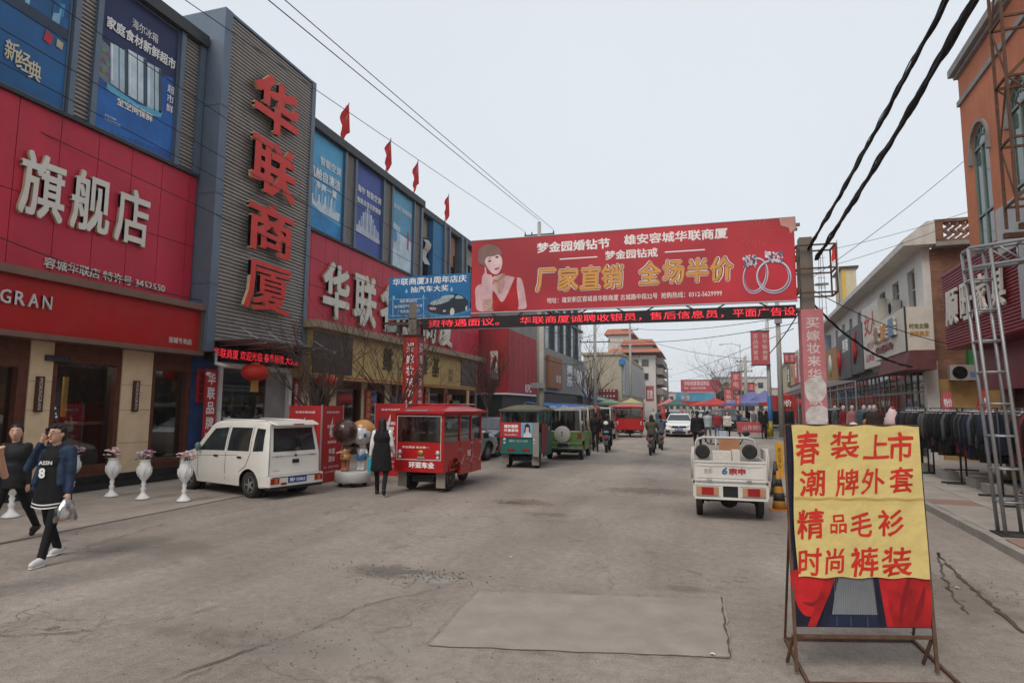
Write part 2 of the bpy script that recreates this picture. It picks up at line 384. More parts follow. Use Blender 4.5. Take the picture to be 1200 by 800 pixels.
# ------------------------------------------------------------------ ground
SPOTS = [(612,588,.75,.45,(.19,.135,.09),.9),(600,589,.35,.2,(.09,.075,.06),.8),(762,575,1.3,.7,(.13,.11,.09),.8),(745,574,.5,.35,(.20,.15,.10),.8),(465,670,.75,.35,(.12,.10,.085),.8),(506,677,.5,.2,(.42,.39,.35),.4),(640,602,.5,.25,(.12,.10,.085),.6),(800,690,.4,.15,(.12,.10,.085),.5),(300,750,1.2,.3,(.12,.10,.085),.6),(1000,700,.8,.6,(.15,.125,.10),.5),(1130,700,.5,1.0,(.16,.13,.10),.7),(980,580,.7,2,(.15,.12,.095),.6),(420,760,1.5,.5,(.31,.28,.24),.45),(180,640,1.5,.6,(.14,.12,.10),.5)]
def asphalt():
    m = bpy.data.materials.new('worn_asphalt'); m.use_nodes = True; n, l = m.node_tree.nodes, m.node_tree.links
    b = n['Principled BSDF']; b.inputs['Roughness'].default_value = .82; b.inputs['Specular IOR Level'].default_value = .35
    t = n.new('ShaderNodeTexCoord')
    def noise(sc, det=6, rough=.6, map=None):
        z = n.new('ShaderNodeTexNoise'); z.inputs['Scale'].default_value = sc; z.inputs['Detail'].default_value = det; z.inputs['Roughness'].default_value = rough
        if map:
            mp = n.new('ShaderNodeMapping'); mp.inputs['Scale'].default_value = map; l.new(t.outputs['Object'], mp.inputs[0]); l.new(mp.outputs[0], z.inputs['Vector'])
        else: l.new(t.outputs['Object'], z.inputs['Vector'])
        return z.outputs['Fac']
    def ramp(f, stops):
        r = n.new('ShaderNodeValToRGB'); e = r.color_ramp.elements
        while len(e) < len(stops): e.new(.5)
        for k, (p, c) in enumerate(stops): e[k].position = p; e[k].color = tuple(c)+(1,)
        l.new(f, r.inputs[0]); return r.outputs[0]
    def mix(a, c, f, mode='MIX'):
        x = n.new('ShaderNodeMix'); x.data_type = 'RGBA'; x.blend_type = mode
        if isinstance(f, float): x.inputs[0].default_value = f
        else: l.new(f, x.inputs[0])
        l.new(a, x.inputs[6])
        if isinstance(c, tuple): x.inputs[7].default_value = c+(1,)
        else: l.new(c, x.inputs[7])
        return x.outputs[2]
    big = ramp(noise(.35, 8, .62), [(.32,(.235,.203,.176)), (.5,(.29,.252,.22)), (.68,(.345,.303,.267))])
    lane = ramp(noise(.8, 5, .6, (1.3,.12,1)), [(.35,(.84,.84,.84)), (.65,(1.10,1.10,1.10))])
    c = mix(big, lane, 1., 'MULTIPLY')
    agg = ramp(noise(85, 3, .8), [(.3,(.45,.44,.43)), (.5,(1,1,1)), (.72,(1.6,1.57,1.52))])
    c = mix(c, agg, .75, 'MULTIPLY'); mid = ramp(noise(9, 6, .75), [(.3,(.78,.77,.76)), (.7,(1.2,1.2,1.19))]); c = mix(c, ramp(noise(34, 4, .8), [(.32,(.6,.59,.58)), (.5,(1,1,1)), (.7,(1.35,1.33,1.3))]), .4, 'MULTIPLY'); c = mix(c, mid, 1., 'MULTIPLY')
    st = ramp(noise(1.1, 9, .72), [(.57,(0,0,0)), (.72,(.55,.55,.55))]); c = mix(c, (.105,.09,.08), st)
    dust = ramp(noise(.55, 7, .7, (1,.5,1)), [(.58,(0,0,0)), (.75,(.6,.6,.6))]); c = mix(c, (.30,.265,.225), dust)
    # cracks: warped cell borders, kept only in patches
    wv = n.new('ShaderNodeTexNoise'); wv.inputs['Scale'].default_value = 1.3; wv.inputs['Detail'].default_value = 6; l.new(t.outputs['Object'], wv.inputs['Vector'])
    va = n.new('ShaderNodeVectorMath'); va.operation = 'MULTIPLY_ADD'; va.inputs[1].default_value = (1.6,1.6,0); l.new(wv.outputs['Color'], va.inputs[0]); l.new(t.outputs['Object'], va.inputs[2])
    def cracks(sc, wid, msc, lo, hi):
        v = n.new('ShaderNodeTexVoronoi'); v.feature = 'DISTANCE_TO_EDGE'; v.inputs['Scale'].default_value = sc; l.new(va.outputs[0], v.inputs['Vector'])
        r = ramp(v.outputs['Distance'], [(0,(1,1,1)), (wid,(0,0,0))])
        k = ramp(noise(msc, 5), [(lo,(0,0,0)), (hi,(1,1,1))])
        return mix(r, k, 1., 'MULTIPLY')
    k1 = cracks(.34, .006, .25, .47, .58); k2 = cracks(1.9, .022, .42, .56, .66)
    kk = mix(k1, k2, 1., 'ADD'); c = mix(c, (.12,.10,.085), kk)
    # worn spots with their own ragged outline
    sep = n.new('ShaderNodeTexNoise'); sep.inputs['Scale'].default_value = 4.5; sep.inputs['Detail'].default_value = 8; sep.inputs['Roughness'].default_value = .75; l.new(t.outputs['Object'], sep.inputs['Vector'])
    for (px, py, rx, ry, col, k_) in SPOTS:
        g = G(px, py); mp = n.new('ShaderNodeMapping'); mp.vector_type = 'POINT'
        mp.inputs['Location'].default_value = (-g[0]/rx, -g[1]/ry, 0); mp.inputs['Scale'].default_value = (1/rx, 1/ry, 0); l.new(t.outputs['Object'], mp.inputs[0])
        ln = n.new('ShaderNodeVectorMath'); ln.operation = 'LENGTH'; l.new(mp.outputs[0], ln.inputs[0])
        ma = n.new('ShaderNodeMath'); ma.operation = 'MULTIPLY_ADD'; l.new(sep.outputs['Fac'], ma.inputs[0]); ma.inputs[1].default_value = -3.2; ma.inputs[2].default_value = 1.6
        sm = n.new('ShaderNodeMath'); sm.operation = 'ADD'; l.new(ln.outputs['Value'], sm.inputs[0]); l.new(ma.outputs[0], sm.inputs[1])
        c = mix(c, col, ramp(sm.outputs[0], [(.45,(k_,)*3), (.95,(0,0,0))]))
    l.new(c, b.inputs['Base Color'])
    bp = n.new('ShaderNodeBump'); bp.inputs['Strength'].default_value = .5; bp.inputs['Distance'].default_value = .014
    hh = mix(agg, kk, .9, 'SUBTRACT'); l.new(hh, bp.inputs['Height']); l.new(bp.outputs[0], b.inputs['Normal'])
    return m
Mas = asphalt()
g = MB(); NX, NY = 60, 80
xs = [-1500,-400,-120,-60]+[-30+i*1.0 for i in range(61)]+[60,120,400,1500]
ys = [-300,-60,-20]+[-4+i*1.0 for i in range(60)]+[70,90,120,160,220,400,900,1800]
def gz(x, y):
    return 0
g.grid([[(x, y, gz(x, y)) for x in xs] for y in ys])
road = struct('road', g, Mas)
# forecourt of the shops: pale concrete bays with open joints
Mfore = mat('forecourt_concrete', (.33,.28,.235), .85, var=.13, scale=.9, dirt=.45, dirtcol=(.13,.11,.095), bump=.25, bscale=60)
fc = MB(); fc.box(-13.2, -4, -.06, -9.06, 60, .003)
fore = struct('pavement', fc, mat('forecourt_joint', (.09,.08,.07), .9))
rng = random.Random(3)
for i in range(22):
    for j in range(2):
        y0 = -2+i*2.6; x0 = -13.0+j*1.95
        b = MB(); d = rng.uniform(0, .006)
        b.box(x0+.008, y0+.008, 0, x0+1.942, y0+2.592, .008+d*.5)
        part('paving_slab', b, Mfore, fore)
# square repair in the road with open edges
pm = MB(); P = [G(560,693), G(850,703), G(857,771), G(502,757)]
def patch_poly(P, nseg=14, amp=.012, z=.012, seed=1):
    r = random.Random(seed); out = []
    for k in range(len(P)):
        a, b = Vector(P[k]), Vector(P[(k+1) % len(P)])
        for i in range(nseg): q = a.lerp(b, i/nseg); out.append((q.x+r.uniform(-amp, amp), q.y+r.uniform(-amp, amp), z))
    return out
out = patch_poly(P); c = sum((Vector(p) for p in out), Vector())/len(out)
wid = [(c+(Vector(p)-c)*(1.001+.004*random.random())) for p in out]
pm.add([(p.x, p.y, .004) for p in wid], [tuple(range(len(wid)))])
part('open_joint', pm, mat('open_joint', (.20,.175,.15), .95), road)
pm = MB(); pm.add([(p[0], p[1], .008) for p in out], [tuple(range(len(out)))]); part('road_patch', pm, mat('patch_concrete', (.295,.255,.22), .85, var=.14, scale=3, dirt=.6, dirtcol=(.25,.215,.185), bump=.5, bscale=90), road)
# long tar-filled joints and cracks as thin raised-edge strips
def crack(pts, w, seed, z=.012, m=None, jit=.012, name='road_crack'):
    r = random.Random(seed); P = [Vector(G(*p)) for p in pts]; line = []
    for a, b in zip(P, P[1:]):
        k = max(2, int((b-a).length/.09))
        for i in range(k): line.append(a.lerp(b, i/k)+Vector((r.gauss(0,jit), r.gauss(0,jit), 0)))
    line.append(P[-1]); rows = []
    for i, p in enumerate(line):
        d = (line[min(i+1, len(line)-1)]-line[max(i-1, 0)]).normalized(); nn = Vector((-d.y, d.x, 0)); ww = w*r.uniform(.15, 1.2)
        rows.append([(p.x-nn.x*ww, p.y-nn.y*ww, z), (p.x+nn.x*ww, p.y+nn.y*ww, z)])
    part('crack', MB().grid(rows, flip=True), m or mat('crack_black', (.075,.064,.054), 1., var=.3), road)
crack([(1098,648),(1120,672),(1150,700),(1200,742)], .022, 1)
crack([(1098,648),(1112,690),(1135,720)], .012, 2)
crack([(100,605),(150,597),(215,586)], .008, 3, .03); crack([(100,641),(200,612),(330,590)], .008, 4)
crack([(0,745),(90,742),(180,728),(255,712)], .006, 5)
crack([(210,800),(280,768),(370,735),(440,705),(520,690)], .0045, 6, jit=.02); crack([(190,800),(240,780),(300,760)], .008, 7)
crack([(845,702),(850,735),(857,771)], .008, 8, .02, jit=.006); crack([(560,762),(700,770),(857,772)], .0045, 9, .02)
crack([(502,757),(530,722),(560,693)], .0025, 10, .02); crack([(560,693),(700,696),(845,702)], .002, 11, .02)
crack([(330,655),(420,640),(520,628),(600,612)], .003, 12)
crack([(1098,575),(1110,600)], .01, 15)
# grit and pebbles
r = random.Random(11); pb = MB()
def pebble(x, y, s):
    k = [r.uniform(.6,1.2) for _ in range(6)]
    pb.add([(x+s*k[0],y,s*.2),(x,y+s*k[1],s*.2),(x-s*k[2],y,s*.2),(x,y-s*k[3],s*.2),(x,y,s*k[4])], [(0,1,4),(1,2,4),(2,3,4),(3,0,4)])
for (px, py, sx, sy, k, sz) in ((470,672,.5,.22,150,.012),(505,675,.28,.14,120,.013),(610,588,.5,.25,60,.016),(765,575,1.0,.5,90,.014),(330,755,.8,.25,160,.009),(640,640,5,4,420,.008),(1130,690,.35,.5,120,.012),(800,660,4,2,150,.007)):
    c = G(px, py)
    for _ in range(k): pebble(c[0]+r.gauss(0, sx), c[1]+r.gauss(0, sy), sz*r.uniform(.5, 1.4))
o = link(bpy.data.objects.new('gravel', pb.mesh('gravel', mat('grit_stone', (.13,.12,.11), .95, var=.6, scale=.8)))); o['kind'] = 'stuff'
o['label'] = 'loose grit and small stones on the worn road'; o['category'] = 'gravel'
# litter scraps
for px, py, lb in ((880,463,''),(596,654,'crumpled white paper scrap on the road ahead of the patch'),(832,661+108,'pale scrap at the near right corner of the square road patch'),(1120,690,'pale paper scrap by the broken gutter edge'),(605,515,'')):
    if lb:
        c = G(px, py); q = MB(); 
        q.grid([[(c[0]+i*.013, c[1]+j*.014, .014+.012*r.random()) for i in range(4)] for j in range(3)], smooth=False)
        single('paper_scrap', q, Moff, lb, 'litter')
# right-hand raised pavement (frame R)
KX = GR(1200,660)[0]; PAV = .12
print('kerb x', KX, GR(1090,600)[0])
pv = MB(); pv.box(KX+.13, 2, -.1, 30, 140, PAV-.03)
pav = struct('pavement_right', pv, mat('pavement_bed', (.20,.18,.16), .9, var=.15, dirt=.4), 'R')
Mslab = mat('paving_slab', (.34,.305,.265), .85, var=.15, scale=1.3, dirt=.5, dirtcol=(.19,.16,.14), bump=.3)
Mslabr = mat('reddish_paving', (.27,.17,.14), .85, var=.15, scale=3, dirt=.5, dirtcol=(.2,.17,.15))
for i in range(26):
    for j in range(4):
        y0 = 5+i*.8; x0 = KX+.14+j*.8
        q = MB(); d = rng.uniform(-.006, .004); q.box(x0+.008, y0+.008, PAV-.03, x0+.792, y0+.792, PAV+d)
        part('paving_slab', q, Mslabr if (j == 0 and i % 5 == 1) or rng.random() < .1 else Mslab, pav)
pv = MB(); pv.box(KX+.14+3.2, 2, PAV-.03, 30, 140, PAV-.004); pv.box(KX+.14, 25.8, PAV-.03, KX+3.34, 140, PAV-.002)
part('paving_field', pv, Mslab, pav)
for i in range(40):
    q = MB(); y0 = 3+i*.75; d = rng.uniform(-.012, .01); dx = rng.uniform(-.012, .012)
    q.box(KX+dx, y0+.006, -.05, KX+.13+dx, y0+.744, PAV+d); part('kerbstone', q, Mconc, pav)
q = MB(); q.box(KX, 33, -.05, KX+.13, 140, PAV); part('kerb_run', q, Mconc, pav)
# ================================================================== LEFT: department store
XF = -12.98
Mwall = mat('mall_grey_wall', (.22,.22,.22), .8, var=.1)
mall = thing('department_store', 'long three storey department store with grey louvers, steel columns and dark roof edge', 'building', (XF-4, 20, 0))
Y0M, Y1M = -2.0, 36.2
w = MB()
w.box(XF-9, Y0M, 3.0, XF-.6, Y1M, 11.7)                        # body above the shops
w.box(XF-9, Y0M, 0, XF-3.2, Y1M, 3.0); 
for y0, y1 in ((-2,7.2), (18.0,18.6), (35.7,36.2)): w.box(XF-3.2, y0, 0, XF-.05, y1, 3.0)
part('wall', w, Mwall, mall)
q = MB().box(XF-3.2, 7.2, 0, XF-.3, 35.7, .3); part('shop_floor', q, mat('interior_floor', (.12,.09,.07), .4), mall)
q = MB().box(XF-.9, Y0M, 11.78, XF+.22, 13.1, 12.10); q.box(XF-.9, 17.5, 11.78, XF+.22, 27.5, 12.10); q.box(XF-.9, 27.52, 11.62, XF+.06, Y1M, 11.92)
q.box(XF-9, Y0M, 11.7, XF-.9, Y1M, 11.95)
part('roof_edge', q, Mdark, mall)
def louvre(y0, y1, z0, z1, X, pitch=.1, name='louver_panel', m=Mlouv, th=.055):
    q = MB(); z = z0
    while z < z1-.02:
        q.add([(X,y0,z),(X,y1,z),(X+th,y1,z+pitch*.25),(X+th,y0,z+pitch*.25),(X+th,y0,z+pitch*.55),(X+th,y1,z+pitch*.55),(X,y1,z+pitch*.82),(X,y0,z+pitch*.82)],
              [(0,1,2,3),(3,2,5,4),(4,5,6,7)]); z += pitch
    q.box(X-.03, y0, z0, X-.002, y1, z1)
    return q
cols = [(9.42,9.55),(9.93,10.06),(12.28,12.42),(12.93,13.12),(20.31,20.48),(21.08,21.22),(23.42,23.54),(24.2,24.36),(26.47,26.6),(27.28,27.5),(30.3,30.42),(31.0,31.15),(32.9,33.05),(33.6,33.75)]
for y0, y1 in cols:
    q = MB().box(XF-.55, y0, 8.1, XF+.12, y1, 11.8); part('column', q, Mbluesteel, mall)
cols7 = [(7.3,7.42)]
for y0, y1 in ((9.55,9.93),(12.42,12.93),(20.48,21.08),(23.54,24.2),(26.6,27.28),(30.42,31.0),(33.05,33.6)):
    part('louver_panel', louvre(y0, y1, 8.1, 11.75, XF-.02), [Mlouv], mall, kind='stuff')
q = MB().box(XF-.02, 0, 8.04, XF+.15, 13.1, 8.12); q.box(XF-.02, 17.6, 8.04, XF+.15, Y1M, 8.12); part('sill_band', q, Mdark, mall)
# open window bays beyond the posters
for (a, b, kind) in ((27.5,30.3,0),(31.15,32.9,1),(33.75,36.1,2)):
    q = MB().box(XF-.45, a, 10.6, XF-.35, b, 11.6); q.box(XF-.45, a, 8.12, XF-.35, b, 8.5)
    part('window_lintel', q, mat('beige_render', (.36,.30,.23), .85, dirt=.4), mall)
    f = MB()
    for yy in [a+.06+(b-a-.12)*k/4 for k in range(5)]: f.box(XF-.40, yy-.03, 8.5, XF-.33, yy+.03, 10.6)
    for zz in (8.5, 9.6, 10.55): f.box(XF-.399, a, zz, XF-.335, b, zz+.05)
    fr = part('window', f, mat('bronze_frame', (.06,.05,.045), .5), mall)
    q = MB().box(XF-.42, a, 8.5, XF-.41, b, 10.6); part('pane', q, Mdglass, fr)
    if kind == 0: q = MB().box(XF-.3, 29.0, 8.12, XF+.0, 30.28, 11.7); part('blue_panel', q, mat('blue_shutter', (.03,.17,.36), .6, dirt=.2), mall)
    if kind == 1: q = MB().box(XF-.3, 31.2, 9.8, XF-.2, 32.3, 11.5); part('orange_panel', q, mat('orange_board', (.42,.13,.05), .7, dirt=.3), mall)
q = MB()   # curtain blowing out of the open casement
q.grid([[(XF-.2+.12*math.sin(i*1.3)+.05*j, 28.2+.12*j+.1*math.sin(i), 10.4-.22*i) for j in range(4)] for i in range(7)]); part('curtain', q, mat('pale_curtain', (.5,.48,.44), .9), mall)
# ---- flags on the roof
Mflag = mat('red_flag_cloth', (.55,.02,.02), .8, var=.1)
for k, (px, py, tx, ty, lb) in enumerate(((400,168,413,128,'red flag on the roof edge, nearest of the four, tallest in view'),(451,204,457,169,'red flag on the store roof, second after the sign tower'),(484,226,492,204,'red flag on the store roof above the pale blue poster'),(521,262,528,230,'smallest red flag at the far end of the store roof'))):
    A = PX(px, py, XF+.05); B = PX(tx, ty, XF+.05)
    h = 1.9; t = thing('flag', lb, 'flag', (A[0], A[1], 12.0 if k < 3 else 11.9), group='red flags along the store roof')
    t['group'] = 'red flags along the store roof'
    q = MB().tube([(A[0],A[1],11.85),(A[0]+.12,A[1]+.25,A[2]+1.75)], .025, 6); part('flagpole', q, Msteel, t)
    T_ = Vector((A[0]+.12, A[1]+.25, A[2]+1.7)); q = MB(); rr = random.Random(k); ph = rr.uniform(0, 6)
    q.grid([[T_+Vector((.05*math.sin(j*1.6+ph+i)*(i>0), -.14*i*(1 if k!=1 else .9)+.02*j, -.16*j-.10*i-.015*i*i)) for i in range(5)] for j in range(8)]); part('flag_cloth', q, Mflag, t)
# ---- poster helper (print on the left facade)
def sheet(name, label, y0, y1, z0, z1, m, X=XF+.0, cat='billboard', frame=Mbluesteel, group=None):
    t = thing(name, label, cat, (X, (y0+y1)/2, z0), group=group)
    q = MB().box(X-.06, y0, z0, X+.02, y1, z1); part('poster_sheet', q, m, t)
    e = MB(); 
    for a in ((y0,z0,y1,z0+.05),(y0,z1-.05,y1,z1)): e.box(X-.05, a[0], a[1], X+.04, a[2], a[3])
    for a in ((y0,y0+.04),(y1-.04,y1)): e.box(X-.05, a[0], z0+.05, X+.04, a[1], z1-.05)
    part('frame', e, frame, t)
    return t
XP = XF+.02
def poly(mb, pts, layer, mi=0, X=XP): mb.add([(X+.004*layer, p[0], p[1]) for p in (pts if area(pts) > 0 else pts[::-1])], [tuple(range(len(pts)))], mi)
def area(p): return sum(p[i][0]*p[(i+1)%len(p)][1]-p[(i+1)%len(p)][0]*p[i][1] for i in range(len(p)))
def pp(mb, pix, layer, mi=0, X=XP): poly(mb, [PX(a, b, X)[1:] for a, b in pix], layer, mi, X)
ML = lambda *c: mat('print_%02x%02x%02x' % tuple(int(a*255) for a in c), c, .5, var=.22, scale=2.2)
# poster 0: blue, cut by the picture edge
t = sheet('poster', 'blue poster with gold brush lettering at the far upper left corner', 6.6, 9.4, 8.14, 11.75, mat('deep_blue_print', (.012,.10,.27), .4, var=.3, scale=.6))
q = MB()
for k in range(26):
    rr = random.Random(k+50); y = rr.uniform(6.7, 9.3); z = rr.uniform(9.9, 11.6); s_ = rr.uniform(.1, .35)
    poly(q, [(y-s_*.4,z-s_),(y+s_*.3,z-s_*.7),(y+s_*.4,z+s_),(y-s_*.2,z+s_*.8)], 1+k % 3, k % 3)
poly(q, [(6.65,9.9),(9.35,9.75),(9.35,10.0),(6.65,10.15)], 4, 3)
poly(q, [(8.85,9.5),(9.0,9.45),(9.05,9.65),(8.9,9.75)], 5, 4); poly(q, [(9.12,9.5),(9.25,9.48),(9.27,9.65),(9.13,9.68)], 5, 5)
part('printed_picture', q, [ML(.05,.25,.48), ML(.25,.5,.66), ML(.02,.12,.3), ML(.03,.05,.09), ML(.5,.03,.05), ML(.5,.45,.3)], t)
q = MB(); 
for ch, px, py in (('重',-28,34),('新',4,62),('经',18,74),('典',31,86)): 
    A = PX(px, py, XP); text(q, ch, (XP+.03, A[1], A[2]-.1), *YZ, .27, .42, bold=.02)
part('lettering', q, mat('pale_gold_print', (.62,.55,.38), .4), t)
# poster 1: refrigerators
t = sheet('poster', 'dark blue poster showing three refrigerators between the louver strips', 10.06, 12.28, 8.14, 11.78, Mnavy)
q = MB()
pp(q, [(111,40),(150,75),(203,92),(203,190),(160,172),(111,150)], 1, 0)
pp(q, [(111,97),(135,106),(168,128),(203,134),(203,180),(111,148)], 2, 1)
pp(q, [(113,40),(128,55),(128,100),(113,88)], 2, 2)
for (a, b, c, d, mi) in (((129,50),(149,60),(149,112),(129,98),3),((150,58),(171,70),(171,124),(150,112),4),((172,73),(189,82),(189,133),(172,127),3)):
    pp(q, [a, b, c, d], 3, mi)
    mx_ = ((a[0]+b[0])/2, (a[1]+b[1])/2); mb_ = ((c[0]+d[0])/2, (c[1]+d[1])/2)
    pp(q, [(mx_[0]-.5, mx_[1]), (mx_[0]+.5, mx_[1]), (mb_[0]+.5, mb_[1]), (mb_[0]-.5, mb_[1])], 4, 5); pp(q, [(b[0]-3.5, b[1]-1), b, c, (c[0]-3.5, c[1]-1)], 4, 5); pp(q, [(a[0]+1, a[1]+2), (a[0]+3, a[1]+3), (d[0]+3, d[1]-3), (d[0]+1, d[1]-4)], 4, 10)
for k in range(12):
    a = PX(118+k*7, 150+k*3.4, XP); poly(q, [(a[1],a[2]-.5),(a[1]+.02,a[2]-.5),(a[1]+.05,a[2]+.1),(a[1]+.04,a[2]+.1)], 3, 6)
for k in range(9):
    a = PX(114+(k%3)*5, 52+k*4, XP); poly(q, [(a[1],a[2]),(a[1]+.1,a[2]),(a[1]+.1,a[2]-.08),(a[1],a[2]-.08)], 4, 7+k%2)
pp(q, [(125,97),(160,122),(190,131),(188,138),(158,131),(124,104)], 4, 9)
part('printed_picture', q, [ML(.02,.09,.33), ML(.02,.13,.42), ML(.16,.2,.22), ML(.42,.55,.62), ML(.55,.66,.70), ML(.05,.08,.1), ML(.06,.22,.5), ML(.3,.08,.15), ML(.15,.3,.1), ML(.12,.42,.60), ML(.72,.8,.82)], t)
q = MB()
textL(q, '家庭食材新鲜超市', (117,24), (199,62), XP, bold=.03, lift=.03)
# the heading climbs with the perspective, so keep it level on the sheet itself
q = MB(); a = PX(118,28,XP); text(q, '家庭食材新鲜超市', (XP+.03, 10.2, 10.62), *YZ, 1.98, .30, bold=.03)
text(q, '海尔冰箱', (XP+.03, 10.85, 11.02), *YZ, .75, .24, bold=0.0)
text(q, '全空间保鲜', (XP+.03, 10.60, 8.92), *YZ, 1.0, .23, bold=.03)
for k in range(3): text(q, '超市鲜'[k], (XP+.03, 11.98, 9.95-.26*k), *YZ, .22, .22, bold=.01)
text(q, '冰箱保鲜家庭', (XP+.03, 10.32, 8.42), *YZ, .42, .06); text(q, '全空间保鲜', (XP+.03, 10.32, 8.52), *YZ, .30, .05)
part('lettering', q, Mink, t)
# posters after the tower
t = sheet('poster', 'bright blue air conditioner poster beside the sign tower', 17.9, 20.31, 8.14, 11.78, Mcyan)
q = MB(); poly(q, [(18.0,9.2),(18.9,8.9),(20.1,8.85),(20.2,9.2),(19.6,9.25)], 1, 0)
for k in range(8):
    y = 18.3+k*.2; h = .3+.35*abs(math.sin(k*1.7)); poly(q, [(y,9.15),(y+.16,9.15),(y+.13,9.15+h),(y+.03,9.2+h*.7)], 2, 1+k % 2)
poly(q, [(17.95,8.2),(20.25,8.2),(20.25,8.7),(17.95,9.0)], 1, 3)
part('printed_picture', q, [ML(.55,.65,.72), ML(.62,.70,.76), ML(.25,.45,.65), ML(.02,.22,.5)], t)
q = MB(); text(q, '智能空调', (XP+.03, 18.75, 10.65), *YZ, 1.35, .33, bold=.02); text(q, '机舱自清洁', (XP+.03, 18.1, 10.05), *YZ, 2.0, .42, bold=.03); text(q, '净爽一夏', (XP+.03, 18.5, 9.68), *YZ, 1.4, .3, bold=.03)
part('lettering', q, Mink, t)
t = sheet('poster', 'violet blue poster with a white tower block picture', 21.22, 23.42, 8.14, 11.78, mat('violet_blue_print', (.035,.07,.30), .45, var=.2, scale=.8))
q = MB()
for k in range(11):
    y = 21.55+k*.155; h = [.5,.8,1.1,1.3,1.5,1.4,1.2,1.0,.7,.5,.4][k]; poly(q, [(y,9.0-.02*k),(y+.13,9.0-.02*k),(y+.13,9.0+h*.75),(y,9.05+h*.7)], 1, k % 2)
poly(q, [(21.3,8.9),(23.3,8.8),(23.3,9.0),(21.3,9.2)], 2, 2)
part('printed_picture', q, [ML(.48,.52,.60), ML(.30,.36,.50), ML(.45,.48,.58)], t)
q = MB(); text(q, '海尔 智能空调', (XP+.03, 21.35, 10.55), *YZ, 1.95, .30, bold=.02); text(q, '智能自清洁更健康', (XP+.03, 21.35, 10.1), *YZ, 1.95, .24, bold=.02)
part('lettering', q, Mink, t)
t = sheet('poster', 'pale blue washing machine poster, last before the window bays', 24.36, 26.47, 8.14, 11.78, mat('light_blue_print', (.10,.33,.50), .5, var=.2, scale=.6))
q = MB(); poly(q, [(24.42,8.2),(26.4,8.2),(26.4,9.7),(24.42,9.9)], 1, 0); poly(q, [(24.5,9.0),(25.2,8.95),(25.2,10.1),(24.5,10.2)], 2, 1)
poly(q, [(24.7+.22*math.cos(a*.5),9.6+.3*math.sin(a*.5)) for a in range(13)], 3, 2); poly(q, [(25.9,9.3),(26.1,9.2),(26.15,10.1),(25.95,10.2)], 3, 3)
part('printed_picture', q, [ML(.50,.62,.70), ML(.40,.52,.60), ML(.08,.25,.5), ML(.4,.1,.12)], t)
q = MB(); text(q, '洗衣机 智能投放', (XP+.03, 24.5, 10.85), *YZ, 1.8, .24, bold=.01); part('lettering', q, Mink, t)
# ---- red fascia signs with big letters
def fascia(label, y0, y1, z0, z1, seams, zs, X=XF+.02):
    t = thing('fascia_sign', label, 'shop sign', (X, (y0+y1)/2, z0))
    q = MB().box(X-.3, y0, z0, X+.0, y1, z1); part('backing', q, mat('seam_dark_red', (.10,.012,.018), .6), t)
    e = [y0]+[s_ for s_ in seams if y0 < s_ < y1]+[y1]; zz = [z0]+zs+[z1]
    for a, b in zip(e, e[1:]):
        for c_, d in zip(zz, zz[1:]):
            q = MB().box(X, a+.008, c_+.008, X+.045, b-.008, d-.008); part('panel', q, Mred, t)
    return t
def big_letters(t, s, y, pitch, wl_, z, h, X, m, side, ext=.075, bold=.026, thick=.03):
    for k, ch in enumerate(s):
        q = MB(); text(q, ch, (X+thick, y+k*pitch, z), *YZ, wl_, h, ext=ext, bold=bold, smi=1); part('letter', q, [m, side], t)
Mlet = mat('ivory_letter_face', (.66,.63,.56), .55, var=.05, dirt=.2); Mletside = mat('letter_side', (.52,.40,.26), .6, dirt=.3)
t = fascia('crimson panelled fascia with large ivory letters 旗舰店', -1.0, 13.12, 4.55, 8.04, [-.2+.87*k for k in range(16)]+[], [6.12])
big_letters(t, '旗舰店', 8.57, 1.06, .93, 5.66, 1.38, XF+.06, Mlet, Mletside)
q = MB(); text(q, '容城华联店 特许号 3452550', (XF+.07, 9.22, 4.70), *YZ, 3.05, .23, ext=.03, bold=.012); part('lettering', q, Mlet, t)
t = fascia('crimson panelled fascia with a long row of large ivory characters above the yellow sign', 17.5, 36.1, 4.6, 8.04, [17.5+.87*k for k in range(22)], [6.12])
big_letters(t, '华联名品商厦', 19.02, 2.12, 1.80, 5.05, 2.15, XF+.06, Mlet, Mletside, ext=.1, bold=.036)
# ---- sign tower
XT = -12.34; YT0, YT1, ZT0, ZT1 = 13.15, 17.45, 3.62, 12.95
t = thing('sign_tower', 'tall louvered sign tower with blue steel edges and four big red characters down its front', 'sign tower', (XT-.5, 15.3, ZT0))
q = MB().box(XT-2.6, YT0, 3.3, XT+.03, YT0+.28, ZT1); q.box(XT-2.6, YT1-.2, 3.3, XT+.03, YT1, ZT1); 
q.box(XT-2.6, YT0+.28, ZT1-.08, XT+.02, YT1-.2, ZT1-.003); q.box(XT-2.6, YT0+.28, 3.3, XT-2.5, YT1-.2, ZT1-.08)
part('frame', q, Mbluesteel, t)
for z in (5.1, 7.6, 10.1):
    q = MB().box(XT-2.61, YT0-.008, z, XT+.038, YT0+.29, z+.03); part('sheet_joint', q, mat('joint_steel', (.07,.095,.13), .5), t)
part('louver_cladding', louvre(YT0+.28, YT1-.2, ZT0, ZT1-.14, XT-.06, pitch=.105), [Mlouv], t, kind='stuff')
Mrl = mat('red_letter_face', (.62,.030,.022), .5, var=.1, dirt=.2); Mrls = mat('red_letter_side', (.55,.36,.2), .6, dirt=.3)
for k, (ch, z0, z1) in enumerate((('华',10.1,11.85),('联',8.15,9.85),('商',6.35,7.9),('厦',4.62,6.08))):
    q = MB(); text(q, ch, (XT+.14, 14.2, z0), *YZ, 2.1, z1-z0, ext=.10, bold=(.04,.036,.03,.016)[k], smi=1); part('letter', q, [Mrl, Mrls], t)
